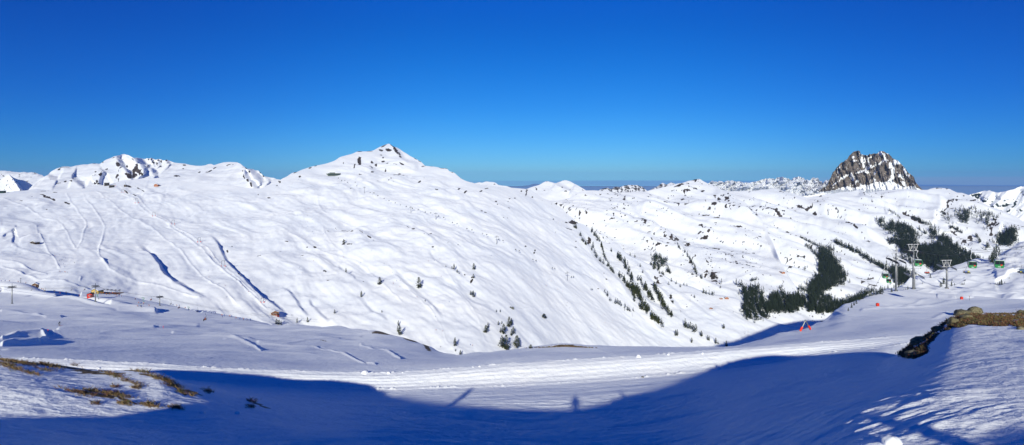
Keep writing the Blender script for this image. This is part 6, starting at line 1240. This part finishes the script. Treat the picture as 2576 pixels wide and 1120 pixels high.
set_on(hut('operator_hut', 3.4, 3, 2.6, .6, M_REDPAINT, M_DKWOOD, over=.4, snow=False, n_win=1), 'near', *B(0,[(1137,908)])[0], .15, 'bright red operator hut with a dark roof beside the second tower', 'building')
set_on(hut('snow_bar', 6.5, 5, 2.8, 1.4, M_YELLOW, M_DKWOOD, n_win=2), 'near', *B(0,[(1225,862)])[0], -.2, 'yellow walled snow bar at the left end of the crowded terrace', 'building')
def terrace():
    r = empty('terrace'); b = MB(); b.box((0,0,.4), (26,9,.3)); b.build('deck', [M_WOOD], r)
    for k in range(7): p = MB(); p.tube((-11+k*3.6,2,.5), (-11+k*3.6,2,3.2), .06, .06, 5); p.tube((-11+k*3.6,2,2.7), (-11+k*3.6,2,3.3), 1.5, .1, 8); p.build('parasol', [CLOTHS[k % 2 * 5]], r)
    for k in range(6): t = MB(); t.box((-10+k*4,-1.8,1.2), (2,.8,.08)); t.box((-10+k*4,-2.6,.9), (2,.3,.06)); t.tube((-10+k*4,-1.8,.5), (-10+k*4,-1.8,1.2), .08, .08, 5); t.build('table', [M_ORWOOD], r)
    return r
set_on(terrace(), 'near', *B(0,[(1330,862)])[0], -.12, 'wooden bar terrace with dark parasols right of the yellow snow bar', 'terrace')
for x, y, rz, lab, sh, wd in ((1332,930,.2,'left one of the two orange wooden alpine huts on the lower ridge','ski_mountain',30),(1400,926,0,'right one of the two orange wooden alpine huts on the lower ridge','ski_mountain',44),(1210,1054,-.5,'single reddish hut halfway down the striped flank','ski_mountain',34),(2110,606,.1,'orange wooden alpine hut by the road on the open far slope','middle_mountain',40),(2085,592,.4,'small brown shed at the back of the orange hut on the far slope','middle_mountain',26)):
    px, py = B(3,[(x, y)])[0][:2]; sh = front(px, py); k = place(sh, px, py).y/F/12.566*wd; set_on(hut('alpine_hut', k, k*.8, k*.34, k*.2, M_ORWOOD, M_WOOD, over=k*.05, n_win=2), sh, px, py, rz, lab, 'hut')
set_on(hut('log_shed', 9, 6, 2.2, 1.2, M_DKWOOD, M_DKWOOD, n_win=1), 'ski_mountain', *B(0,[(440,236)])[0], -.3, 'low dark shed at the snow park banks far left', 'hut')
# summit cross
m = MB(); m.tube((0,0,-.5), (0,0,5), .22, .18, 6); m.box((0,0,3.9), (2.2,.3,.3)); o = m.build('summit_cross', [M_DKWOOD]); o.location = place('ski_mountain', *A(1,[(2310,80)])[0]); tag(o, 'tiny wooden summit cross on the very top of the pointed central peak', 'cross')
m = MB(); m.tube((0,0,-.5), (0,0,3.6), .5, .2, 6); o = m.build('summit_marker', [M_DKWOOD]); o.location = place('left_peaks', *A(1,[(390,312)])[0]); tag(o, 'tiny dark marker on the rounded left summit', 'marker')

# ------------------------------------------------------------ slope furniture
def drum(px, py, hp, lab, lean):
    g = place('near', px, py); h = hp*g.y/F; r = empty('safety_drum', g); m = MB(); n = 14; ring = [(0,.46),(.12,.50),(.5,.52),(.88,.50),(1.0,.44)]
    for (z0, r0), (z1, r1) in zip(ring, ring[1:]): m.tube((0,0,z0*h), (0,0,z1*h), r0*h, r1*h, n)
    m.build('padding', [M_RED], r, True); b = MB()
    for z in (.25, .75): b.tube((0,0,z*h-.02), (0,0,z*h+.02), .535*h, .535*h, n)
    b.build('strap', [M_DARKSTEEL], r); p = MB(); p.tube((0,0,-.2), (0,0,h*1.15), .06, .06, 6); p.build('post', [M_DARKSTEEL], r); tag(r, lab, 'safety padding', 'red safety drums')
drum(*B(4,[(736,1020)])[0], 3.0, 'red padded drum on the slope edge nearer the side valley', 0); drum(*B(4,[(1792,934)])[0], 2.6, 'red padded drum on the slope near the rock outcrop', 0)
def tripod():
    px, py = Cc(3,[(300,212)])[0]; g = place('near', px, py); k = g.y/F/7.984; r = empty('tripod', g); top = Vector((0,0,90*k))
    for s, (x, y, z) in zip((0,1,2), ((-45*k,0,0),(50*k,.4,24*k*.5),(4*k,1.6,6*k))):
        l = MB(); l.tube(top, (x,y,z-.1), .085, .085, 8); l = l.build('leg', [M_STEEL], r)
        if s < 2: p = MB(); a = Vector((x,y,z)).lerp(top, .04); b = Vector((x,y,z)).lerp(top, .42); p.tube(a, b, .17, .17, 10); p.build('leg_padding', [M_RED], l)
    c = MB(); c.path([(-38*k,.05,14*k),(42*k,.35,26*k),(4*k,1.4,20*k),(-38*k,.05,14*k)], .025, 5); c.build('brace', [M_STEEL], r); c = MB(); c.box(top, (.2,.2,.16)); c.build('head', [M_STEEL], r)
    tag(r, 'steel tripod with two orange padded legs at the edge of the valley', 'tripod')
tripod()
def marker(sheet, px, py, h, lab, mat, box=False, r_=.05):
    g = place(sheet, px, py); m = MB(); m.tube((0,0,-.3), (0,0,h), r_, r_*.8, 6); r = empty('marker_post', g); m.build('post', [mat], r)
    b = MB(); b.box((0,0,h*.55 if box else h-.15), (.9 if box else .12,.5 if box else .06,1.4 if box else .2)); b.build('box' if box else 'flag', [M_DARKSTEEL if box else M_RED], r); tag(r, lab, 'post')
px, py = B(4,[(1922,752)])[0][:2]; gg = place('near', px, py); marker('near', px, py, 120/12.566*gg.y/F, 'tall thin mast with a dark box halfway up on the piste brow', M_STEEL, True, .12)
px, py = B(4,[(1890,946)])[0][:2]; gg = place('near', px, py); marker('near', px, py, 56/12.566*gg.y/F, 'thin marker pole right of the red drum near the rocks', M_DARKSTEEL)
px, py = B(4,[(1625,830)])[0][:2]; gg = place('near', px, py); marker('near', px, py, 40/12.566*gg.y/F, 'thin marker pole in front of the grey chairlift tower', M_DARKSTEEL)
px, py = Cc(0,[(1303,186)])[0][:2]; gg = place('near', px, py); marker('near', px, py, 20/7.984*gg.y/F, 'thin red marker pole on the smooth near hill', M_RED)
px, py = Cc(0,[(383,218)])[0][:2]; gg = place('near', px, py); marker('near', px, py, 24/7.984*gg.y/F, 'faint red marker pole left of the snow hollow track', M_RED)
def lamp(px, py, hz, lab):
    g = place('near', px, py); h = hz/12.566*g.y/F; r = empty('light_mast', g); m = MB(); m.tube((0,0,-.5), (0,0,h), .16, .1, 6); m.build('mast', [M_DARKSTEEL], r); m = MB(); m.box((0,0,h), (1.4,.4,.25)); m.build('lamp_head', [M_DARKSTEEL], r); tag(r, lab, 'mast', 'masts along the groomed track')
for x, y, hz, lab in ((260,606,56,'short mast with a shadow above the shadow strip'),(832,752,42,'short mast by the groomed track left of the snow wedge'),(683,738,34,'shortest mast beside the groomed track'),): lamp(*B(0,[(x, y)])[0][:2], hz, lab)
def green_frame(px, py, hz, lab):
    g = place('near', px, py); h = hz/12.566*g.y/F; m = MB(); m.path([(-h*.3,0,h),(h*.3,0,h),(h*.3,0,h*.7),(.1,0,h*.7),(.15,0,h*.3),(h*.4,0,0)], .14, 6); o = m.build('green_post', [M_GREEN]); o.location = g; tag(o, lab, 'post', 'bent green posts')
green_frame(*B(0,[(1795,970)])[0][:2], 56, 'bent bright green post near the group of four skiers'); green_frame(*B(0,[(2365,1045)])[0][:2], 40, 'bent bright green post on the shaded slope right of the third tower'); green_frame(*B(0,[(1222,905)])[0][:2], 34, 'bent bright green post just right of the red hut')
m = MB(); m.box((0,0,.7), (2.2,1.4,1.5), taper=.7); m.tube((-1.2,0,.9), (-1.8,0,1.3), .5, .6, 8); o = m.build('snow_gun', [M_DARKSTEEL]); o.location = place('ski_mountain', *B(2,[(1288,1056)])[0]); o.scale = (2,2,2); tag(o, 'dark little snow gun on the smooth slope above the round bush', 'snow gun')

# ------------------------------------------------------------ people on the snow
px, py = Cc(0,[(473,166)])[0][:2]; person('near', px, py, 'ski', 'skier in black alone on the wide smooth near hill', None, 0, -.4, True)
GR = [
 ('near', 'ski', 'skier gathered in front of the bar terrace', 'skiers in front of the terrace', B(0,[(1270,872),(1300,868),(1335,880),(1368,876),(1380,880),(1395,862),(1412,855),(1420,868),(1350,860),(1320,856),(1290,850),(1445,858),(1255,880)]), 'stand'),
 ('near', 'ski', 'skier in the line of people above the wedge of sunlit snow', 'skiers in the line above the wedge', B(0,[(1240,716),(1258,728),(1297,740),(1312,741),(1327,742),(1342,745),(1357,742),(1362,748)]), 'ski'),
 ('near', 'ski', 'one of the three people standing under a chair on the open field', 'three people under a chair', B(0,[(1470,905),(1497,906),(1525,905)]), 'stand'),
 ('near', 'ski', 'skier in the loose row of four by the bent green post', 'row of four skiers', B(0,[(1744,990),(1762,995),(1779,992),(1806,998)]), 'ski'),
 ('near', 'ski', 'skier of the faint row behind the snow ramp', 'row behind the ramp', B(0,[(1730,1030),(1745,1032),(1770,1034),(1780,1035),(1875,1024)]), 'ski'),
 ('near', 'ski', 'skier queueing near the end of the base slope', 'skiers at the end of the base slope', Cc(0,[(1690,68),(1720,72),(1772,90),(1790,92),(1835,98),(1848,100),(1885,112),(1915,118),(1945,122),(1972,124),(2000,126),(1775,100)]), 'ski'),
 ('near', 'ski', 'skier gliding beside the groomed track far left', 'skiers by the groomed track', B(0,[(462,694),(228,512),(525,618),(15,520),(65,528),(120,562),(325,632),(545,695),(755,745),(900,778),(1000,800),(1087,896),(1150,836),(1240,938),(1700,940),(2175,898),(2222,1000),(2250,906),(2326,920),(2377,918)]), 'ski'),
 ('ski_mountain', 'ski', 'tiny skier on the race slope at the left', 'skiers on the race slope', B(0,[(750,376),(778,442),(822,422),(745,456),(800,496),(815,532),(935,480),(742,590),(755,592),(812,596),(822,598),(845,600),(1107,36),(1155,90),(1222,340),(690,394)]) + A(0,[(445,1034),(650,1070)]), 'ski'),
 ('ski_mountain', 'ski', 'tiny skier hauled up by the left drag lift', 'skiers on the drag lift', A(0,[(1495,658),(1530,690),(1582,720),(1628,752),(1677,788),(1722,822),(1768,866),(1817,908),(1866,948),(1975,1000),(2022,1022),(2085,1046),(2145,1075)]) + B(0,[(2193,10),(2248,56),(2306,104),(2440,170),(2565,276)]) + B(1,[(60,346),(120,412),(183,482),(250,550),(325,626),(392,696),(465,772),(545,844),(630,912),(802,1044),(38,582),(48,662),(175,742),(252,768),(268,910)]), 'ski'),
 ('ski_mountain', 'ski', 'tiny skier on the wide run under the restaurant peak', 'skiers under the restaurant', A(1,[(1380,618),(1372,660),(1290,662),(1372,708),(1238,702),(1197,714),(1360,830),(1218,842),(1303,892),(1230,910),(1162,978),(1245,990),(1280,978),(1290,984),(1360,986),(1354,1036),(1260,1068),(1286,1060),(1680,612),(1855,706),(1918,784),(1095,586)]) + B(1,[(1352,86),(1362,116),(1512,92),(1487,116),(1290,20),(1740,406),(2250,488),(1955,478)]), 'ski'),
 ('ski_mountain', 'ski', 'tiny skier far out on the big central slope', 'skiers on the central slope', B(1,[(2452,700),(2408,708),(2362,726),(2367,744),(2447,780),(2356,602),(1186,536),(1218,606),(1364,456)]) + B(2,[(1016,388),(1027,392),(375,430),(230,458),(302,454),(138,312),(36,392),(390,650),(493,970),(88,910),(1420,690),(1530,728),(1778,710),(1748,690),(1727,706),(1698,760),(1715,764),(1732,768),(1856,812),(1914,838),(1977,980),(1966,1018),(2006,1048),(2072,884),(2295,990)]) + Cc(2,[(735,82),(744,145),(637,170),(687,192),(897,216),(990,268),(1040,270),(872,302),(806,126),(929,160),(462,26),(174,300)]) + Cc(1,[(1433,96),(1437,204),(1490,212),(1712,322),(1728,328),(1474,338),(286,86)]), 'ski'),
]
for sh, _, lab, grp, pts, pose in GR:
    for q in pts: person(sh, q[0], q[1], pose, lab, grp)
px, py = Cc(2,[(1176,300)])[0][:2]; person('ski_mountain', px, py, 'ski', 'skier in orange and black low on the open slope above the central crest', None, 6)
# snow lumps beside the road
def lump(sheet, px, py, wpx, lab, hr=.6, mat=None, name='snow_lump', grp='snow lumps thrown up beside the road'):
    g = place(sheet, px, py); w = wpx*g.y/F; bm = bmesh.new(); bmesh.ops.create_icosphere(bm, subdivisions=3, radius=.5); s = _tr.uniform(0, 99)
    for v in bm.verts:
        c = np.array([v.co.x*2.3+s]), np.array([v.co.y*2.3+v.co.z*1.7+s]); k = 1 + .30*float(fbm(*c, 3, .55, seed=3)[0]) + .14*float(ridged(c[0]*1.7, c[1]*1.7, 2, .5, seed=9)[0]-.6); v.co *= k; v.co.z = max(v.co.z*hr*1.6, -.2); v.co.x *= w; v.co.y *= w; v.co.z *= w
    me = bpy.data.meshes.new(name); bm.to_mesh(me); bm.free(); me.materials.append(mat or M_ICE); me.polygons.foreach_set('use_smooth', [mat is None]*len(me.polygons)); o = bpy.data.objects.new(name, me); C.objects.link(o); o.location = g; return tag(o, lab, 'rock' if mat else 'snow lump', grp)
for p, w, lab in ((Cc(1,[(872,545)]),6.4,'largest snow lump on the far edge of the road, left of centre'),(Cc(1,[(1058,545)]),3.6,'rounded snow lump right of the largest one on the road edge'),(Cc(1,[(1172,540)]),1.7,'small snow lump past the rounded one on the road edge'),(Cc(1,[(1733,497)]),1.8,'little snow lump where the road edge starts to rise'),(Cc(1,[(1785,493)]),2.4,'flat snow lump where the road edge starts to rise'),(Cc(2,[(1008,415)]),5.0,'wide low snow lump at the end of the animal track'),(Cc(2,[(1248,398)]),2.8,'bright round snow lump on the far road edge right of the animal track'),(Cc(2,[(1520,388)]),2.6,'round snow lump on the far road edge below the tree row'),(Cc(2,[(412,444)]),1.6,'small snow lump on the road edge left of the animal track'),(Cc(0,[(790,510)]),3.0,'bright snow lump at the end of the grassy ridge'),(Cc(3,[(985,1112)]),17,'big white snow block at the bottom of the shaded foreground'),(Cc(0,[(1610,865)]),4.5,'snow chunk glinting in the dark left foreground'),(Cc(0,[(1895,868)]),5.5,'rounded snow chunk right of the glinting one in the left foreground')):
    lump('near', p[0][0], p[0][1], w, lab)
lump('near', *Cc(2,[(1043,576)])[0], 2.4, 'dark clod lying on the near edge of the road', .5, M_ROCK, 'clod', None)

# ------------------------------------------------------------ rock outcrop and heath on the right, dry grass on the left
def lichen_mat():
    m, t, b = new_mat('lichen_rock'); tcn = N(t, 'ShaderNodeNewGeometry'); n = N(t, 'ShaderNodeTexNoise'); n.inputs['Scale'].default_value = 5; n.inputs['Detail'].default_value = 8; n.inputs['Roughness'].default_value = .7; t.links.new(tcn.outputs['Position'], n.inputs['Vector'])
    r = N(t, 'ShaderNodeValToRGB'); e = r.color_ramp.elements; e[0].position = .32; e[0].color = (.035,.03,.02,1); e[1].position = .68; e[1].color = (.30,.27,.17,1); q = e.new(.5); q.color = (.13,.115,.06,1); t.links.new(n.outputs[0], r.inputs[0]); t.links.new(r.outputs[0], b.inputs['Base Color']); b.inputs['Roughness'].default_value = .95
    bp = N(t, 'ShaderNodeBump'); bp.inputs['Distance'].default_value = .03; t.links.new(n.outputs[0], bp.inputs['Height']); t.links.new(bp.outputs[0], b.inputs['Normal']); return m
M_LICHEN = lichen_mat()
def Q(pts): return Z(3600, 1180, 4.308, pts)
for (x, y, w, hr, lab) in ((1090,330,215,.42,'flat lichen covered boulder at the top left of the outcrop'),(1300,300,170,.62,'highest pointed lichen boulder on the outcrop'),(925,500,130,.95,'pale cracked boulder at the left front of the outcrop'),(360,800,240,.34,'mossy dark slab halfway down the outcrop bank'),(240,1030,200,.42,'mossy slab at the lower tip of the outcrop bank'),(700,575,170,.3,'thin dark slab on the narrow upper bank'),(2110,305,110,.5,'dark boulder cut by the right picture edge'),(1650,470,60,.6,'small grey stone in the heath of the outcrop'),(1150,385,160,.4,'yellowish boulder under the highest one'),(2090,575,90,.5,'low stone at the right end of the outcrop')):
    px, py = Q([(x, y)])[0]; o = lump('near', px, py+1.0, w/4.308/4*1.35, lab, hr, M_LICHEN, 'boulder', 'boulders of the outcrop'); o.data.polygons.foreach_set('use_smooth', [True]*len(o.data.polygons))
HEATH = Q([(0,1010),(150,850),(240,800),(440,680),(470,650),(620,590),(800,450),(950,350),(1060,300),(1200,300),(1400,290),(1500,295),(1700,310),(1900,300),(2160,300),(2160,600),(2080,560),(1900,500),(1800,540),(1600,540),(1300,510),(1170,510),(1060,560),(900,560),(860,600),(700,640),(560,800),(460,880),(460,1010),(280,1100),(150,1080),(60,1070)])
HOLES = [Q([(220,890),(480,760),(620,650),(860,450),(900,450),(860,560),(700,640),(560,740),(400,860),(250,940)]), Q([(1335,300),(1400,300),(1560,345),(1420,355)]), Q([(1600,335),(1900,350),(1900,370),(1640,355)]), Q([(1900,330),(2060,325),(1990,360),(1910,355)]), Q([(1650,480),(1760,440),(1810,480),(1700,500)]), Q([(1920,430),(2110,415),(2100,440),(1960,500)]), Q([(2020,380),(2140,365),(2140,400),(2060,405)]), Q([(280,1000),(340,960),(330,1060),(250,1080)])]
def blades(name, pts, n, hh, mats, wts, label, lean=.5, wide=.012):
    """pts: callable giving frame pixels; each tuft is a fan of narrow blades"""
    V = []; Fs = []; Mi = []
    for k in range(n):
        q = pts()
        if q is None: continue
        g = place('near', q[0], q[1]); sc = q[2] if len(q) > 2 else 1.0; mi = _tr.choices(range(len(mats)), wts)[0]
        for j in range(6):
            a = _tr.uniform(0, 6.28); L_ = hh*sc*_tr.uniform(.4, 1.2); o = len(V); w = wide*_tr.uniform(.7, 1.6); ox, oy = _tr.gauss(0, .05*sc), _tr.gauss(0, .05*sc); lx, ly = math.cos(a)*lean*L_, math.sin(a)*lean*L_
            b = g + Vector((ox, oy, -.01)); V += [b + Vector((-w*math.sin(a), w*math.cos(a), 0)), b + Vector((w*math.sin(a), -w*math.cos(a), 0)), b + Vector((lx*.5+w*.6, ly*.5, L_*.65)), b + Vector((lx*1.1, ly*1.1, L_))]
            Fs += [(o, o+1, o+2), (o, o+2, o+3)]; Mi += [mi, mi]
    me = bpy.data.meshes.new(name); me.from_pydata([tuple(v) for v in V], [], Fs)
    for m in mats: me.materials.append(m)
    me.polygons.foreach_set('material_index', Mi); ob = bpy.data.objects.new(name, me); C.objects.link(ob); ob['kind'] = 'stuff'; tag(ob, label, 'plants'); return ob
M_HEATH = [simple('heather_brown', (.075,.032,.016), .9), simple('heather_rust', (.14,.055,.022), .9), simple('moss_green', (.10,.11,.03), .9), simple('dry_yellow', (.20,.14,.065), .9), simple('dark_moss', (.022,.025,.012), .9)]
def heath_pt():
    for _ in range(40):
        x = _tr.uniform(900, 1030); y = _tr.uniform(306, 362)
        if inside(x, y, HEATH) and not any(inside(x, y, h) for h in HOLES): return (x, y, 1.0)
blades('heather', heath_pt, 5200, .06, M_HEATH, (5, 4, 3, 2, 3), 'rust brown heather and moss covering the outcrop beside the boulders', .8, .012)
LG = [(Cc(0,[q[:2]])[0][:2], q[2], q[3], q[4]) for q in ((80,445,90,8,60),(200,465,60,8,50),(340,470,30,7,24),(430,490,50,10,40),(600,478,20,9,20),(620,700,60,8,34),(740,690,40,7,22),(850,708,44,8,30),(965,725,50,9,34),(1140,535,50,7,34),(1250,580,34,8,24),(1340,610,40,8,30),(1390,650,40,8,30),(1450,690,34,9,26),(1190,800,50,8,30),(1000,790,40,7,22),(930,655,14,8,10),(1090,660,20,6,10),(1660,690,24,8,16),(2010,770,24,9,18),(2000,815,12,8,8),(130,510,40,7,24),(250,545,50,6,24),(360,515,40,8,20),(1010,605,40,6,18),(950,575,34,6,14),(1400,820,30,6,14),(1090,630,30,5,12),(870,545,50,6,20),(760,785,24,5,10),(1530,720,20,6,10),(50,480,60,10,40))]
def left_pt():
    (cx, cy), rx, ry, _ = _tr.choices(LG, [q[3] for q in LG])[0]; a = _tr.gauss(0, .85); return (cx + a*rx/8, cy + a*1.6*rx/60 + _tr.gauss(0, .9)*ry/8, _tr.uniform(.5, 1.2))
blades('dry_grass', left_pt, 1400, .12, M_HEATH, (2, 1, 1, 6, 1), 'dry yellow grass tufts poking through the snow of the left foreground', .9, .006)
def crest_pt():
    x = _tr.gauss(0, 1); return (Cc(2,[(420+x*110, 322)])[0][0], Cc(2,[(0, 330)])[0][1] + abs(x)*.6 + .4, 1.0)
blades('crest_grass', crest_pt, 200, .16, M_HEATH, (3, 2, 2, 4, 3), 'brown grass and low scrub on the rocky crest above the road in the centre', .6, .03)
# spindly branches right of the outcrop
m = MB()
for k in range(10):
    a = _tr.uniform(-.6, .6); p = Vector((_tr.uniform(-.5,.5), 0, 0)); q = p + Vector((math.sin(a)*.5, 0, .5)); m.tube(p, q, .012, .008, 4); m.tube(q, q + Vector((.2*math.sin(a+1),0,.18)), .008, .004, 4)
o = m.build('bare_shrub', [M_TWIG]); o.location = place('near', *Q([(2030,290)])[0]); tag(o, 'thin bare twigs rising behind the right end of the outcrop', 'shrub')

# ------------------------------------------------------------ what stands behind and throws its shadow into the view
def occ(px, py, Y0):
    p = place('near', *D([(px, py)])[0]); return Vector((p.x - (p.y - Y0)*TANA, Y0, p.z + (p.y - Y0)*TANE))
ph = person(None, 0, 0, 'stand', 'photographer standing on the hilltop whose long shadow falls across the slope', None, 0, 0.0, False, 1.0, Vector((0.0, -.62, -1.66)))
a = occ(1128, 1026, -6.0); b = occ(1186, 977, -6.0); m = MB(); d = b - a; m.tube(a - d*.35, a + d*.55, .16, .20, 8); m.tube(a + d*.5, b, .26, .16, 8); o = m.build('leaning_post', [M_WOOD]); tag(o, 'leaning wooden post on the hilltop that throws the slanting shadow beside the road', 'post')
a = occ(1570, 1012, -6.0); b = occ(1563, 986, -6.0); m = MB(); m.tube(a - Vector((0,0,.4)), b, .13, .10, 8); o = m.build('stake', [M_WOOD]); tag(o, 'short wooden stake on the hilltop that throws the smallest shadow', 'post')
def haze_box():
    me = bpy.data.meshes.new('haze'); bm = bmesh.new(); bmesh.ops.create_cube(bm, size=1.0)
    for v in bm.verts:
        v.co.x *= 60000; v.co.y = v.co.y*60000; v.co.z = -900 if v.co.z < 0 else 420
    bm.to_mesh(me); bm.free()
    m = bpy.data.materials.new('haze_air'); m.use_nodes = True; t = m.node_tree; t.nodes.clear()
    o = N(t, 'ShaderNodeOutputMaterial'); v = N(t, 'ShaderNodeVolumePrincipled'); v.inputs['Color'].default_value = (.38, .62, 1.0, 1); v.inputs['Density'].default_value = 2.2e-5; v.inputs['Anisotropy'].default_value = 0
    t.links.new(v.outputs[0], o.inputs['Volume']); me.materials.append(m)
    ob = bpy.data.objects.new('haze', me); C.objects.link(ob); ob['kind'] = 'stuff'
haze_box()
